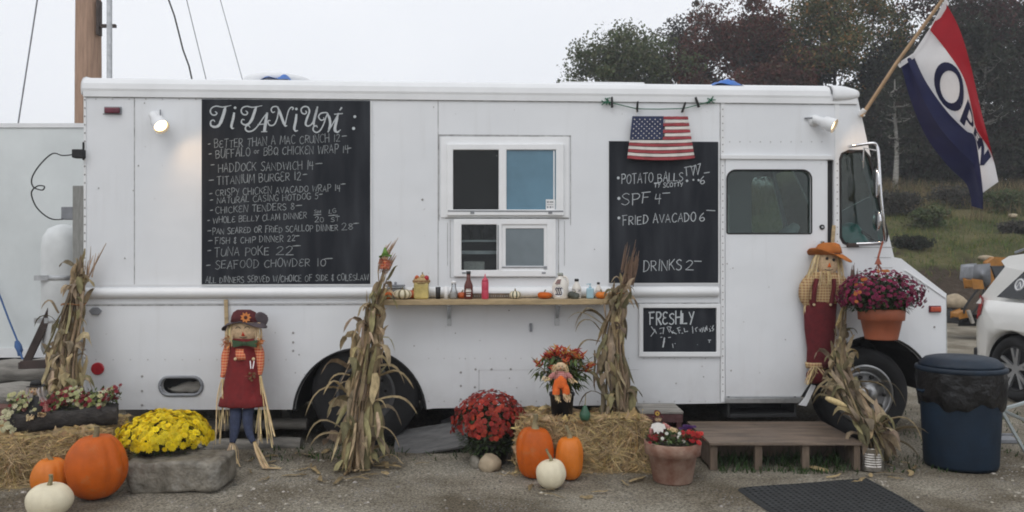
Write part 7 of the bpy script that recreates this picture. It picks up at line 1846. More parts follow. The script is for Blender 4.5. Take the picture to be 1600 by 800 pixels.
# burlap-topped jar
t, c = shelf_thing("burlap_jar", "square yellow jar with a burlap topped lid and little pumpkin ornaments", "jar", 658.5, .13)
mb = MB(); w = .060; mb.box((c.x - w, c.y - w, c.z), (c.x + w, c.y + w, c.z + .135)); t.part("jar", mb, M_['jaryellow'], bevel=.014)
mb = MB(); mb.lathe([(.064, .128), (.074, .14), (.07, .150), (.066, .158), (.062, .172), (.03, .185), (.001, .187)], c, 20, True, lambda a: 1 + .05 * sin(9 * a)); t.part("burlap_cover", mb, M_['burlap'])
mb = MB(); mb.lathe([(.073, .144), (.076, .149), (.073, .154)], c, 20, False); t.part("twine", mb, M_['twine'])
for dx, mt, r, dz in ((-.035, 'pumpred', .020, .178), (.012, 'burlap', .022, .185), (.045, 'redlens', .022, .175)): mb = MB(); mb.ell((c.x + dx, c.y - .035, c.z + dz), (r, r, r), 12, 7, lambda a: 1 - .08 * abs(cos(4 * a))); t.part("ornament", mb, M_[mt])
mb = MB(); mb.tube([(c.x + .012, c.y - .035, c.z + .20), (c.x + .010, c.y - .035, c.z + .222)], .006, 6); t.part("ornament_stem", mb, M_['stem'])
t, c = shelf_thing("black_tumbler", "short black tumbler next to a white one on the shelf", "tumbler", 684.5, .13); mb = MB(); mb.lathe([(.018, 0), (.019, .0), (.021, .098), (.019, .098), (.017, .01)], c, 18); t.part("tumbler", mb, M_['plasticblack'])
t, c = shelf_thing("white_tumbler", "white paper tumbler next to the black one on the shelf", "tumbler", 697, .13); mb = MB(); mb.lathe([(.018, 0), (.019, .0), (.021, .102), (.019, .102), (.017, .01)], c, 18); t.part("tumbler", mb, M_['sticker'])
t, c = shelf_thing("clear_squeeze_bottle", "clear dispenser bottle with pale contents left of the brown sauce bottle", "bottle", 709, .14)
mb = MB(); mb.lathe([(.030, 0), (.034, .01), (.034, .05), (.022, .08), (.018, .10), (.019, .13)], c, 20); t.part("bottle", mb, M_['clear']); mb = MB(); mb.lathe([(.028, .004), (.030, .01), (.030, .048), (.02, .06)], c, 18); t.part("contents", mb, M_['label']); mb = MB(); mb.lathe([(.021, .128), (.021, .145), (.008, .15)], c, 16); t.part("cap", mb, M_['sticker'])
t, c = shelf_thing("sauce_bottle", "tall dark brown glass sauce bottle on the shelf below the serving window", "bottle", 732, .17)
mb = MB(); mb.lathe([(.034, 0), (.037, .006), (.037, .105), (.034, .12), (.020, .155), (.0165, .17), (.0165, .208)], c, 24); t.part("bottle", mb, M_['bottle'])
mb = MB(); mb.lathe([(.018, .206), (.019, .208), (.019, .228), (.016, .231)], c, 18); t.part("cap", mb, M_['plasticblack'])
mb = MB()
for z0, z1 in ((.018, .092),):
    vs = [(c.x + .0382 * cos(a), c.y + .0382 * sin(a), c.z + z) for a in np.linspace(-pi / 2 - .8, -pi / 2 + .8, 9) for z in (z0, z1)]; mb.add(vs, [(2 * i, 2 * i + 2, 2 * i + 3, 2 * i + 1) for i in range(8)])
lb = t.part("label", mb, M_['bottle'])
mb = MB()
for z0, z1, w in ((.080, .086, .5), (.060, .070, .62), (.045, .05, .5), (.024, .034, .45)):
    vs = [(c.x + .0388 * cos(a), c.y + .0388 * sin(a), c.z + z) for a in np.linspace(-pi / 2 - w, -pi / 2 + w, 7) for z in (z0, z1 + .008 * (1 if z0 == .060 else 0) * 1)]; mb.add(vs, [(2 * i, 2 * i + 2, 2 * i + 3, 2 * i + 1) for i in range(6)])
t.part("label_print", mb, M_['label'], lb)
t, c = shelf_thing("red_squeeze_bottle", "pinkish red plastic squeeze bottle with a pointed nozzle", "bottle", 758, .17)
mb = MB(); mb.lathe([(.027, 0), (.0295, .006), (.0295, .07), (.028, .075), (.0295, .08), (.0295, .14), (.026, .146)], c, 22); t.part("bottle", mb, M_['squeeze']); mb = MB(); mb.lathe([(.027, .145), (.027, .158), (.014, .172), (.007, .18), (.003, .208)], c, 18); t.part("nozzle", mb, M_['squeeze'])
t, c = shelf_thing("shelf_sign", "low brown wooden strip standing at the back of the shelf behind the sauce bottles", "wooden strip", 766, .06)
mb = MB(); mb.box((sx(738, .06), -.07, ZS), (sx(801, .06), -.045, ZS + .042)); o = t.part("strip", mb, M_['post'], bevel=.003)
mb = MB()
for u in np.arange(742, 799, 3.6): h_ = rnd.uniform(.012, .02); x = sx(u, .07); mb.box((x - .004, -.0715, ZS + .012), (x + .002 + rnd.uniform(0, .004), -.0702, ZS + .012 + h_))
t.part("worn_lettering", mb, M_['concrete'], o)
# the cream jug
t, c = shelf_thing("cream_jug", "large cream plastic jug with a round printed label on the shelf", "jug", 875.5, .15)
mb = MB(); mb.loft([((c.x, c.y, c.z + z), rx, ry) for z, rx, ry in ((0, .062, .058), (.008, .068, .064), (.10, .068, .064), (.13, .062, .058), (.165, .036, .036), (.18, .022, .022), (.195, .020, .020))], 26); t.part("body", mb, M_['jug'])
mb = MB(); mb.tube(catmull([(c.x + .060, c.y, c.z + .10), (c.x + .062, c.y, c.z + .15), (c.x + .045, c.y, c.z + .178), (c.x + .020, c.y, c.z + .186)], 4), .010, 8); t.part("handle", mb, M_['jug'])
mb = MB(); mb.lathe([(.024, .193), (.024, .213), (.018, .216)], c, 18); t.part("cap", mb, pm("grey_green_cap", (.33, .35, .31), .5))
def lab(mb, cx, cz, r, n=22):
    vs = []
    for i in range(n): a = 2 * pi * i / n; x = r * cos(a); z = r * 1.12 * sin(a); vs.append((cx + x, c.y - .064 * sqrt(max(.05, 1 - ((cx + x - c.x) / .068) ** 2)) - .003, cz + z))
    mb.add(vs, [tuple(range(n))])
mb = MB(); lab(mb, c.x - .020, c.z + .063, .040); lb = t.part("label", mb, M_['sticker'])
def jm(u, v): x = c.x - .020 + u; return Vector((x, c.y - .064 * sqrt(max(.05, 1 - ((x - c.x) / .068) ** 2)) - .005, c.z + .063 - v))
mb = MB()
for k in (-1, 0, 1):
    o = k * .018; ribbon(mb, [(q[0], q[1]) for q in catmull([(o + .012, -.022, 0), (o + .002, -.030, 0), (o - .006, -.018, 0), (o + .002, 0, 0), (o + .006, .016, 0), (o - .001, .028, 0), (o - .010, .022, 0)], 4)], .0032, jm)
t.part("label_print", mb, M_['clothblue'], lb)
mb = MB(); mb.add([Vector((c.x - .052, c.y - .055, c.z + .125)), Vector((c.x - .010, c.y - .066, c.z + .125)), Vector((c.x + .004, c.y - .045, c.z + .163)), Vector((c.x - .028, c.y - .040, c.z + .163))], [(0, 1, 2, 3)]); t.part("top_label", mb, M_['bottle'])
def sauce(label, u, d, r, h, capc, bodym, labelm):
    t, c = shelf_thing("condiment_bottle", label, "bottle", u, d); mb = MB(); mb.lathe([(r * .9, 0), (r, .006), (r, h * .52), (r * .8, h * .66), (r * .42, h * .80), (r * .42, h * .88)], c, 22); t.part("bottle", mb, bodym)
    mb = MB(); mb.lathe([(r * .48, h * .87), (r * .48, h * .99), (r * .4, h)], c, 16); t.part("cap", mb, capc)
    mb = MB(); vs = [(c.x + (r + .0012) * cos(a), c.y + (r + .0012) * sin(a), c.z + z) for a in np.linspace(-pi * .95, -.05 * pi, 13) for z in (h * .08, h * .5)]; mb.add(vs, [(2 * i, 2 * i + 2, 2 * i + 3, 2 * i + 1) for i in range(12)]); lb = t.part("label", mb, labelm)
    mb = MB()
    for i in range(9): a = rnd.uniform(-pi * .75, -.25 * pi); z = h * rnd.uniform(.14, .45); vs = [(c.x + (r + .002) * cos(a + q), c.y + (r + .002) * sin(a + q), c.z + z + k) for q in (0, .22) for k in (0, .008)]; mb.add(vs, [(0, 2, 3, 1)])
    t.part("label_print", mb, M_['grey'], lb)
sauce("white bottle with dark cap and printed label right of the cream jug", 901, .12, .038, .165, M_['inkblack'], M_['jug'], M_['label'])
sauce("small white bottle with dark cap behind the orange pumpkin near the shelf's right end", 935, .10, .026, .135, M_['inkblack'], M_['jug'], M_['label'])
t, c = shelf_thing("sanitiser_bottle", "pale blue pump bottle between the two white bottles", "bottle", 922, .14); mb = MB(); mb.box((c.x - .031, c.y - .02, c.z), (c.x + .031, c.y + .02, c.z + .088)); t.part("bottle", mb, M_['aqua'], bevel=.010); mb = MB(); mb.lathe([(.012, .086), (.012, .1), (.005, .102), (.005, .118), (.012, .12), (.010, .126)], c, 12); mb.bar((c.x, c.y, c.z + .122), (c.x - .03, c.y, c.z + .12), .008, .006); t.part("pump", mb, M_['aqua'])
t, c = shelf_thing("dark_gourd", "small dark grey-green lumpy gourd in front of the white bottle", "gourd", 896.5, .19); mb = MB(); mb.ell((c.x, c.y, c.z + .028), (.05, .035, .034), 20, 10, lambda a: 1 + .08 * sin(5 * a)); mb.v = [(x, y, max(z + .008 * sin(60 * x), c.z)) for x, y, z in mb.v]; t.part("rind", mb, pm("dark_gourd_skin", (.07, .075, .06), .6, .4, 20, .3, 40)); mb = MB(); mb.tube([(c.x + .01, c.y, c.z + .055), (c.x + .014, c.y, c.z + .068)], .005, 6); t.part("stem", mb, M_['stem'])
t, c = shelf_thing("napkin_tub", "clear plastic tub behind the little pumpkins at the shelf's left end", "tub", 618, .07); mb = MB(); mb.box((c.x - .075, c.y - .045, c.z), (c.x + .075, c.y + .045, c.z + .10)); t.part("tub", mb, M_['clear'], bevel=.012); mb = MB(); mb.box((c.x - .078, c.y - .048, c.z + .1005), (c.x + .078, c.y + .048, c.z + .115)); mb.lathe([(.012, .115), (.012, .138), (.006, .14)], c, 10); t.part("lid", mb, M_['grey'], bevel=.004)
# green gourd standing on the bale
Y = 6.02; cx = W(914, 0, Y).x
t = Thing("green_gourd", "small dark green long-necked gourd standing on the middle hay bale", "gourd", (cx, Y, .385)); mb = MB(); mb.lathe([(.001, 0), (.03, .004), (.042, .03), (.040, .055), (.022, .085), (.016, .105), (.006, .116)], (cx, Y, .388), 18); t.part("rind", mb, pm("gourd_green", (.03, .10, .055), .45, .4, 9)); mb = MB(); mb.tube([(cx, Y, .50), (cx + .004, Y, .55), (cx + .006, Y, .585)], [.005, .004, .003], 6); t.part("stem", mb, M_['stem'])
#@@YARD
# ================================================================ the wooden step, crate, tin can, mat, bin
y0_, y1_ = 6.07, 6.84; xl0, xr0 = W(1110, 0, y0_).x, W(1345, 0, y0_).x
t = Thing("wooden_step", "low plywood-topped wooden step platform under the truck door", "step platform", ((xl0 + xr0) / 2, 6.45, 0))
zt_s = EYE - 291 / F * y0_
mb = MB(); mb.box((xl0 - .01, y0_ - .02, zt_s - .02), (xr0 + .01, y1_, zt_s)); t.part("deck", mb, M_['ply'], bevel=.003)
for u in (1110, 1180, 1254, 1335):
    x = W(u, 0, y0_).x; mb = MB(); mb.box((x, y0_ + .005, .0), (x + .055 if u < 1300 else xr0, y0_ + .05, zt_s - .021)); t.part("post", mb, M_['post'], bevel=.003)
mb = MB(); mb.box((xl0, y0_ + .052, .02), (xl0 + .04, y1_ - .01, zt_s - .021)); mb.box((xr0 - .04, y0_ + .052, .02), (xr0, y1_ - .01, zt_s - .021)); t.part("side_board", mb, M_['post'], bevel=.003)
mb = MB(); mb.box((xl0 + .05, y0_ + .35, .02), (xr0 - .05, y0_ + .385, zt_s - .021)); t.part("inner_board", mb, M_['post'])
# maroon crate behind the planter
t = Thing("slatted_crate", "weathered maroon slatted wooden crate between the hay bale and the step", "crate", (W(1036, 0, 6.3).x, 6.3, 0))
x0, x1 = W(1000, 0, 6.2).x, W(1068, 0, 6.2).x; zc = EYE - 243 / F * 6.2
mb = MB()
for i in range(4): mb.box((x0, 6.2 + i * .09, zc - .018), (x1, 6.28 + i * .09, zc))
t.part("top_slats", mb, M_['oldwood'], bevel=.002)
for x in (x0 + .01, x1 - .05):
    for y in (6.21, 6.49): mb = MB(); mb.box((x, y, 0), (x + .035, y + .035, zc - .019)); t.part("leg", mb, M_['crate'], bevel=.002)
mb = MB(); mb.box((x0 + .005, 6.202, zc - .085), (x1 - .005, 6.209, zc - .022)); mb.box((x0 + .005, 6.202, .06), (x1 - .005, 6.209, .12)); mb.box((x1 - .012, 6.25, .05), (x1 - .004, 6.48, zc - .03)); t.part("side_slats", mb, M_['crate'])
# tin can
p = G(1369, 737); cx, cy = p.x, p.y + .08; r = .088
t = Thing("tin_can", "large shiny ribbed tin can holding the foot of a corn bundle", "tin can", (cx, cy, 0))
prof = [(r, 0), (r, .03)]
for i in range(6): prof += [(r, .034 + i * .018), (r - .004, .040 + i * .018), (r - .004, .045 + i * .018), (r, .050 + i * .018)]
prof += [(r, .165), (r + .003, .168), (r + .002, .172), (r - .004, .170), (r - .006, .02)]
mb = MB(); mb.lathe(prof, (cx, cy, 0), 30, False); t.part("can_wall", mb, pm("tin", (.50, .47, .43), .28, .35, 12, metal=.9))
mb = MB(); mb.lathe([(.001, .012), (r - .006, .014)], (cx, cy, 0), 24); t.part("soil", mb, M_['soil'])
# rubber mat
q = [G(1157, 767), G(1353, 749), G(1452, 806), G(1262, 838)]
t = Thing("rubber_mat", "black perforated rubber drainage mat lying on the gravel", "mat", (q[0] + q[2]) / 2)
a, b, d = q[0], q[1], q[3]; ex, ey = (b - a), (d - a); nx, ny = 22, 22
mb = MB()
def mp(i, j, z): r_ = q[0].lerp(q[1], i / nx).lerp(q[3].lerp(q[2], i / nx), j / ny); return (r_.x, r_.y, z + ground_h(np.array([r_.x]), np.array([r_.y]))[0] + .005)
hz = .014; h = .30
for i in range(nx):
    for j in range(ny):
        cx_, cy_ = i + .5, j + .5; sq = [(i, j), (i + .5, j), (i + 1, j), (i + 1, j + .5), (i + 1, j + 1), (i + .5, j + 1), (i, j + 1), (i, j + .5)]
        hl = [(cx_ + h * cos(k * pi / 4 - 3 * pi / 4), cy_ + h * sin(k * pi / 4 - 3 * pi / 4)) for k in range(8)]
        mb.add([mp(x, y, hz) for x, y in sq] + [mp(x, y, hz) for x, y in hl] + [mp(x, y, 0) for x, y in hl], [(k, (k + 1) % 8, 8 + (k + 1) % 8, 8 + k) for k in range(8)] + [(8 + k, 8 + (k + 1) % 8, 16 + (k + 1) % 8, 16 + k) for k in range(8)])
E4 = [(0, 0, nx, 0), (nx, 0, nx, ny), (nx, ny, 0, ny), (0, ny, 0, 0)]
for (x0, y0, x1, y1) in E4:
    k = nx; vs = []
    for i in range(k + 1):
        x, y = lerp(x0, x1, i / k), lerp(y0, y1, i / k); ox = (x - nx / 2) / (nx / 2) * .45 * (1 if x0 == x1 else 0); oy = (y - ny / 2) / (ny / 2) * .45 * (1 if y0 == y1 else 0)
        vs += [mp(x, y, hz), mp(x + ox, y + oy, 0)]
    mb.add(vs, [(2 * i, 2 * i + 1, 2 * i + 3, 2 * i + 2) for i in range(k)])
t.part("mat_sheet", mb, M_['mat'])
# litter bin
Yb = 6.22; bx = W(1501, 0, Yb).x
t = Thing("rubbish_bin", "dark navy plastic rubbish bin with domed lid and black bag overhang, beside the truck's nose", "rubbish bin", (bx, Yb, 0))
def oval(prof, n=48, sq=1.0): return [((bx, Yb, z), rx, ry) for rx, ry, z in prof]
mb = MB(); mb.loft(oval([(.245, .235, 0.012), (.252, .242, .0), (.262, .25, .03), (.275, .262, .30), (.292, .275, .62), (.296, .28, .66)]), 48, True, lambda a: 1 + .004 * cos(24 * a)); t.part("bin_body", mb, M_['can'])
mb = MB(); mb.loft(oval([(.286, .271, .48), (.296, .281, .485), (.304, .288, .53), (.309, .293, .58), (.311, .295, .63), (.312, .296, .68), (.313, .297, .745)]), 96, False)
def bagw(x, y, z):
    a = atan2(y - Yb, x - bx); k = (.020 * sin(7 * a + 9 * z) + .016 * sin(17 * a - 30 * z) + .010 * sin(31 * a + 60 * z)) * min(1, (.745 - z) / .06)
    dz = (.028 * sin(4 * a + 1) + .014 * sin(11 * a)) * max(0, (.60 - z) / .12)
    return (bx + (x - bx) * (1 + k), Yb + (y - Yb) * (1 + k), z + dz)
mb.v = [bagw(*p) for p in mb.v]
t.part("bag_overhang", mb, M_['liner'])
mb = MB(); mb.loft(oval([(.316, .30, .735), (.325, .308, .742), (.325, .308, .762), (.318, .302, .772)]), 48, True); lid = t.part("lid", mb, M_['canlid'])
mb = MB(); mb.loft(oval([(.30, .285, .773), (.292, .278, .795), (.25, .24, .832), (.20, .19, .845), (.06, .05, .850)]), 40, True, lambda a: 1 + .006 * cos(12 * a)); t.part("lid_dome", mb, M_['canlid'], lid)
for sgn in (-1, 1): mb = MB(); mb.tube([(bx + sgn * .28, Yb - .05, .60), (bx + sgn * .315, Yb - .04, .58), (bx + sgn * .315, Yb + .04, .58), (bx + sgn * .28, Yb + .05, .60)], .012, 7); t.part("handle", mb, M_['can'])
# aluminium sign stand leg behind the bin
t = Thing("folding_stand", "pale aluminium folding stand partly in frame behind the rubbish bin", "stand", G(1590, 700))
mb = MB(); mb.bar(W(1564, 640, 6.55), G(1604, 712) + Vector((0, 0, .01)), .03, .022); t.part("leg", mb, M_['alum'], bevel=.002)
mb = MB(); mb.bar(W(1564, 640, 6.55), G(1640, 676) + Vector((0, 0, .01)), .03, .022); t.part("leg", mb, M_['alum'], bevel=.002)
mb = MB(); mb.bar(W(1556, 679, 6.9), W(1584, 679, 6.9), .02, .02); mb.box((W(1555, 0, 7.0).x, 6.95, .0), (W(1590, 0, 7).x, 7.2, .03)); t.part("foot_plate", mb, M_['grey'], bevel=.002)
mb = MB(); mb.bar(W(1564, 640, 6.55), W(1700, 600, 6.4), .03, .022); t.part("crossbar", mb, M_['alum'], bevel=.002)

# ================================================================ under the truck
t = Thing("leaning_plank", "grey plank lying slantwise on the ground behind the red chrysanthemums", "plank", G(680, 700))
mb = MB(); mb.bar(G(610, 712) + Vector((0, .25, .03)), W(735, 676, 6.75), .34, .022, (0, -.5, 1)); t.part("plank", mb, M_['greyplank'], bevel=.003)
mb = MB(); mb.bar(W(690, 664, 7.0), W(752, 640, 7.0), .10, .012, (0, -.6, 1)); mb.v = [(x, y, z) for x, y, z in mb.v]; o = mb.build("tread_plate", M_['steel']); tag(o, "shiny metal tread plate strip tucked under the truck skirt", "metal plate")
mb = MB(); p = G(205, 688); mb.box((p.x - .12, 7.2, 0), (p.x + .12, 7.42, .42)); tag(mb.build("support_block", M_['concrete'], bevel=.012), "pale grey block standing under the truck's rear end", "block")
mb = MB(); a = W(388, 640, 7.6); b = W(408, 690, 7.6); mb.box((a.x, 7.6, .12), (b.x, 7.85, .52)); tag(mb.build("green_crate", M_['greencr'], bevel=.01), "green plastic crate under the truck behind the girl scarecrow", "crate")
mb = MB(); mb.box((W(440, 0, 7.5).x, 7.5, 0), (W(452, 0, 7.5).x, 7.6, .6)); tag(mb.build("jack_stand", M_['concrete'], bevel=.01), "pale grey prop under the truck ahead of the rear wheel", "prop")
for i, (u0, u1, v, yy, r) in enumerate([(180, 480, 668, 6.95, .05), (230, 470, 700, 6.75, .06)]):
    a, b = W(u0, v, yy), W(u1, v - 6, yy + .1); mb = MB(); mb.tube([a.lerp(b, q / 8) + Vector((0, 0, .008 * sin(q * 2))) for q in range(9)], r, 10); tag(mb.build("timber_pole", M_['oldwood']), ["upper rough timber lying under the truck's rear half", "lower rough timber lying under the truck's rear half"][i], "timber")

# ================================================================ white estate car at the right edge
ang = radians(-82); hx, hy = cos(ang), sin(ang)
p0 = W(1580, 0, 8.92); nrmv = Vector((-hy, hx, 0))       # to the car's far side
cr_ = Vector((p0.x, 8.92, 0)) - Vector((hx, hy, 0)) * .80
t = Thing("estate_car", "white sport utility car at the right edge, seen from its rear quarter", "car", cr_, rz=ang); t.org = Vector((0, 0, 0))
# local: x from the tail to the nose, y to the car's own left (away from the camera), the near side is y=0
def cplate(outl, holes, y0, y1, bv, name, mat, parent=None): mb = MB(); mb.plate(outl, holes, y0, y1); return t.part(name, mb, mat, parent, bevel=bv)
RW, FW, WR = .80, 3.62, .365
low = [(.10, .38), (.03, .50), (.0, .80), (.03, 1.02), (.10, 1.10), (1.0, 1.10), (2.9, 1.06), (4.25, .92), (4.62, .78), (4.68, .55), (4.6, .30)]
def wharch(cx): return [(cx + .43 * cos(a), .36 + .43 * sin(a)) for a in np.linspace(.0, pi, 15)]
low += [(FW + .43, .26)] + wharch(FW) + [(FW - .43, .26), (RW + .43, .26)] + wharch(RW) + [(RW - .43, .34)]
CW = 1.90
mb = MB(); mb.plate(low, [], 0, CW); 
def tuck(p):
    x, y, z = p; e = max(0, (.55 - x) / .55) ** 2; k = .20 * e
    e2 = max(0, (x - 4.1) / .58) ** 2; k += .16 * e2
    k += .05 * max(0, (z - .8) / .3)
    return (x, lerp(y, k, 1) if y < CW / 2 else y - k, z)
bm = bmesh.new()
# cut the flanks into enough columns to bend
me = mb.build("tmp", M_['suv']); bm.from_mesh(me.data); bpy.data.objects.remove(me)
for x in (.12, .24, .38, .55, 1.3, 1.8, 2.3, 4.1, 4.25, 4.4, 4.55): bmesh.ops.bisect_plane(bm, geom=bm.verts[:] + bm.edges[:] + bm.faces[:], plane_co=(x, 0, 0), plane_no=(1, 0, 0))
for z in (.5, .8, .95): bmesh.ops.bisect_plane(bm, geom=bm.verts[:] + bm.edges[:] + bm.faces[:], plane_co=(0, 0, z), plane_no=(0, 0, 1))
for v in bm.verts: v.co = Vector(tuck(v.co))
body_me = bpy.data.meshes.new("body"); 
bmesh.ops.remove_doubles(bm, verts=bm.verts, dist=1e-4); es = [e for e in bm.edges if len(e.link_faces) == 2 and e.calc_face_angle(0) > radians(40)]
bmesh.ops.bevel(bm, geom=es, offset=.035, segments=3, affect='EDGES', clamp_overlap=True); bmesh.ops.recalc_face_normals(bm, faces=bm.faces)
for f in bm.faces: f.smooth = True
bm.to_mesh(body_me); bm.free(); body_me.materials.append(M_['suv']); ob = bpy.data.objects.new("body", body_me); C.objects.link(ob); ob.parent = t.o; body = ob
# cabin: sills of the windows at z 1.09, roof at 1.70, sides leaning in
belt = [(.10, 1.09), (1.0, 1.09), (2.0, 1.08), (3.0, 1.06), (3.55, 1.03)]
def cab(x, z, side):
    k = .05 + .30 * (z - 1.08) / .62 * .62 + (.16 * max(0, (.55 - x) / .55) ** 2)
    return (x, k if side == 0 else CW - k, z)
outl = [(.10, 1.07), (.52, 1.50), (.44, 1.56), (.52, 1.60), (1.1, 1.665), (1.8, 1.69), (2.4, 1.64), (3.62, 1.03)]
mb = MB(); n = len(outl); vs = [cab(x, z, 0) for x, z in outl] + [cab(x, z, 1) for x, z in outl]
mb.add(vs, [tuple(range(n)), tuple(range(n, 2 * n))[::-1]] + [(i, (i + 1) % n, n + (i + 1) % n, n + i) for i in range(n)]); t.part("cabin", mb, M_['suv'], bevel=.02, seg=3)
def win(L, name, off=.008):
    ret = []
    for s_ in (0, 1):
        mb = MB(); vs = [cab(x, z, s_) for x, z in L]; vs = [(x, y - off if s_ == 0 else y + off, z) for x, y, z in vs]; mb.add(vs, [tuple(range(len(vs)))]); ret.append(t.part(name, mb, M_['suvglass']))
    return ret[0]
qw = win([(.50, 1.15), (.82, 1.46), (1.05, 1.54), (1.22, 1.56), (1.22, 1.13)], "quarter_window"); win([(1.28, 1.13), (1.28, 1.585), (2.05, 1.58), (2.15, 1.12)], "side_window"); win([(2.22, 1.12), (2.13, 1.57), (2.45, 1.53), (3.3, 1.09)], "side_window")
mb = MB(); 
c = cab(.80, 1.30, 0); mb.add([(c[0] + .075 * cos(a), cab(.8, 1.30 + .075 * sin(a), 0)[1] - .011, 1.30 + .075 * sin(a)) for a in np.linspace(0, 2 * pi, 17)[:-1]], [tuple(range(16))]); st = t.part("round_sticker", mb, M_['grey'], qw)
mb = MB(); k = np.linspace(0, 2 * pi, 17)[:-1]; mb.tube([(c[0] + .058 * cos(a), cab(.8, 1.30 + .058 * sin(a), 0)[1] - .014, 1.30 + .058 * sin(a)) for a in k], .008, 5, closed=True)
mb.tube([(c[0] - .03, cab(.8, 1.27, 0)[1] - .014, 1.27), (c[0], cab(.8, 1.33, 0)[1] - .014, 1.33), (c[0] + .03, cab(.8, 1.27, 0)[1] - .014, 1.27)], .006, 5); t.part("sticker_print", mb, M_['sticker'], qw)
mb = MB()
for s_ in (0, 1):
    L = [(.05, .86), (.02, 1.06), (.10, 1.16), (.26, 1.12), (.22, .94)]; vs = []
    for x, z in L: y = tuck((x, 0, z))[1] - .004 if z < 1.08 else cab(x, z, 0)[1] - .004; vs.append((x - .004, y - .006 if s_ == 0 else CW - y + .006, z))
    mb.add(vs, [tuple(range(5))]); bk = [(-.006, y + .25 if s_ == 0 else y - .25, z) for (x, y, z) in (vs[0], vs[1])]; mb.add([vs[0], vs[1], bk[1], bk[0]], [(0, 1, 2, 3)])
t.part("tail_light", mb, M_['redlens'])
mb = MB()
for s_ in (0, 1): y = .26 if s_ == 0 else CW - .26; mb.tube([(.55, y, 1.66), (.75, y, 1.715), (2.0, y, 1.725), (2.3, y, 1.67)], .014, 6)
t.part("roof_rail", mb, M_['grey'])
mb = MB(); mb.box((.02, .14, .34), (.12, CW - .14, .52)); t.part("rear_bumper", mb, M_['black'], bevel=.02)
mb = MB(); mb.plate([(.40, 1.17), (.22, 1.50), (.2, 1.5), (.36, 1.17)], [], .35, CW - .35); mb.v = [(x - .16, y, z) for x, y, z in mb.v]; t.part("rear_window", mb, M_['suvglass'])
for x in (1.25, 2.18, 3.2):
    mb = MB(); mb.box((x, -.001, .45), (x + .008, .004, 1.04)); mb.v = [(a, tuck((a, 0, z))[1] - .0015 + (b > 0) * .003, z) for a, b, z in mb.v]; t.part("door_gap", mb, M_['grey'])
for x in (1.42, 2.35): mb = MB(); mb.tube([(x, .012, .93), (x + .02, -.02, .935), (x + .16, -.02, .935), (x + .18, .012, .93)], .013, 7); t.part("door_handle", mb, M_['suv'])
for cx_ in (RW, FW):
    for s_ in (0, 1):
        yo = .02 if s_ == 0 else CW - .02; sg = 1 if s_ == 0 else -1
        def ring(prof, n=40):
            mb = MB(); mb.smooth = True; vs = [(cx_ + r * cos(2 * pi * j / n), yo + sg * y, WR + r * sin(2 * pi * j / n)) for r, y in prof for j in range(n)]
            mb.add(vs, [(i * n + j, i * n + (j + 1) % n, (i + 1) * n + (j + 1) % n, (i + 1) * n + j) for i in range(len(prof) - 1) for j in range(n)]); return mb
        w = t.part("wheel", ring([(.245, .03), (.26, .012), (.31, .0), (.345, .012), (WR, .05), (WR, .2), (.34, .23), (.24, .23)]), M_['tyre'])
        rim = t.part("rim", ring([(.246, .03), (.236, .022), (.225, .045), (.215, .10), (.05, .11), (.001, .11)]), M_['plasticblack'], w)
        mb = MB()
        for k in range(5):
            for o in (-.10, .10):
                a = 2 * pi * k / 5 + .3 + o; a2 = 2 * pi * k / 5 + .3 + o * 1.9
                mb.bar((cx_ + .05 * cos(a), yo + sg * .045, WR + .05 * sin(a)), (cx_ + .232 * cos(a2), yo + sg * .035, WR + .232 * sin(a2)), .034, .03, (0, 1, 0))
        mb.tube([(cx_, yo + sg * .03, WR), (cx_, yo + sg * .07, WR)], .055, 14); t.part("spokes", mb, M_['alloy'], w)
        mb = MB(); n = 16; mb.add([(cx_ + .40 * cos(a), yo + sg * .02, .36 + .40 * sin(a)) for a in np.linspace(0, pi, n)] + [(cx_ + .40 * cos(a), yo + sg * .30, .36 + .40 * sin(a)) for a in np.linspace(0, pi, n)], [(i, i + 1, i + 1 + n, i + n) for i in range(n - 1)]); t.part("wheel_arch_liner", mb, M_['black'])

mb = MB(); q0 = [cab(2.52, 1.578, 0), cab(2.52, 1.578, 1), cab(3.56, 1.062, 1), cab(3.56, 1.062, 0)]
nv = Vector((.447, 0, .894)) * .008; q0 = [(x + nv.x, y + (.06 if y < CW / 2 else -.06), z + nv.z) for x, y, z in q0]; mb.add(q0, [(0, 1, 2, 3)]); t.part("windscreen", mb, M_['suvglass'])
for s_ in (0, 1):
    y = .30 if s_ == 0 else CW - .30; mb = MB(); mb.ell((4.50, y, .80), (.14, .17, .07), 16, 8); t.part("headlight", mb, M_['chrome'])
mb = MB(); mb.box((4.62, .5, .58), (4.70, CW - .5, .76)); t.part("grille", mb, M_['black'], bevel=.01)

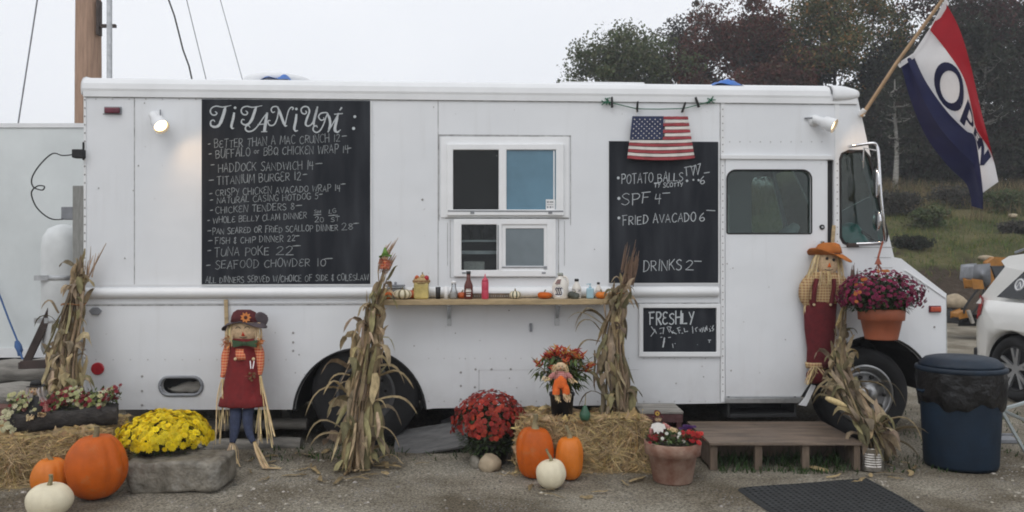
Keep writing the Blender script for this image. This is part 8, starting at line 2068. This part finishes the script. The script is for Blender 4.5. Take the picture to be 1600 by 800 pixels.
# ================================================================ yellow machine by the bank
Ym = 15.5
t = Thing("yellow_excavator", "small yellow excavator with a grey bucket, at the bank behind the white car", "excavator", Vector((W(1560, 0, Ym).x, Ym, 0)))
def mw(u, v, d=0): return W(u, v, Ym - d)
def slab(L, th, d=0):
    mb = MB(); vs = [mw(u, v, d) for u, v in L]; n = len(L); mb.add(vs + [p + Vector((0, th, 0)) for p in vs], [tuple(range(n)), tuple(range(n, 2 * n))[::-1]] + [(i, (i + 1) % n, n + (i + 1) % n, n + i) for i in range(n)]); return mb
t.part("boom", slab([(1546, 410), (1556, 403), (1600, 406), (1640, 418), (1640, 430), (1596, 418), (1561, 414), (1557, 424), (1560, 452), (1550, 452), (1547, 430)], .18), M_['machine'], bevel=.02)
t.part("dipper_cylinder", slab([(1566, 416), (1574, 414), (1582, 436), (1574, 440)], .12, .05), M_['black'], bevel=.01)
t.part("bucket", slab([(1524, 416), (1545, 414), (1546, 440), (1540, 446), (1522, 436)], .45, .1), M_['grey'], bevel=.03)
t.part("bucket_mount", slab([(1520, 437), (1534, 439), (1536, 450), (1522, 450)], .3, .12), M_['machine'], bevel=.02)
t.part("undercarriage", slab([(1506, 492), (1517, 487), (1519, 494), (1560, 496), (1660, 480), (1660, 508), (1500, 507)], .7), M_['dark'], bevel=.03)
t.part("engine_cover", slab([(1606, 440), (1670, 436), (1672, 482), (1602, 486)], .8, -.1), M_['machine'], bevel=.05)
t.part("track_guard", slab([(1500, 490), (1513, 485), (1516, 494), (1500, 497)], .3, .1), M_['machine'], bevel=.02)
for L in ([(1530, 450), (1520, 462), (1508, 480), (1506, 490)], [(1538, 450), (1534, 466), (1526, 482), (1514, 494)], [(1543, 448), (1545, 462), (1540, 478), (1536, 496)], [(1552, 450), (1548, 470), (1552, 490)]): mb = MB(); mb.tube(catmull([mw(u, v, .1) for u, v in L], 4), .02, 6); t.part("hydraulic_hose", mb, M_['black'])
mb = MB(); mb.bar(mw(1513, 485, .2), mw(1520, 505, .2), .06, .05); t.part("prop_leg", mb, M_['concrete'])
mb = MB(); p = W(1480, 502, 17); mb.tube([W(1478, 495, 18.2), W(1500, 496, 18.2)], .06, 8); tag(mb.build("log", M_['oldwood']), "pale log lying at the bank between the truck nose and the excavator", "log")

# ================================================================ the damp air
mb = MB(); mb.box((-280, -40, -1.5), (320, 260, 22))
hz_ = bpy.data.materials.new("thin_mist"); hz_.use_nodes = True; n = hz_.node_tree; n.nodes.remove(n.nodes["Principled BSDF"])
vp = n.nodes.new("ShaderNodeVolumePrincipled"); vp.inputs["Color"].default_value = (.93, .95, 1, 1); vp.inputs["Density"].default_value = .0018
n.links.new(vp.outputs[0], n.nodes["Material Output"].inputs["Volume"])
tag(mb.build("haze", hz_), kind="stuff")
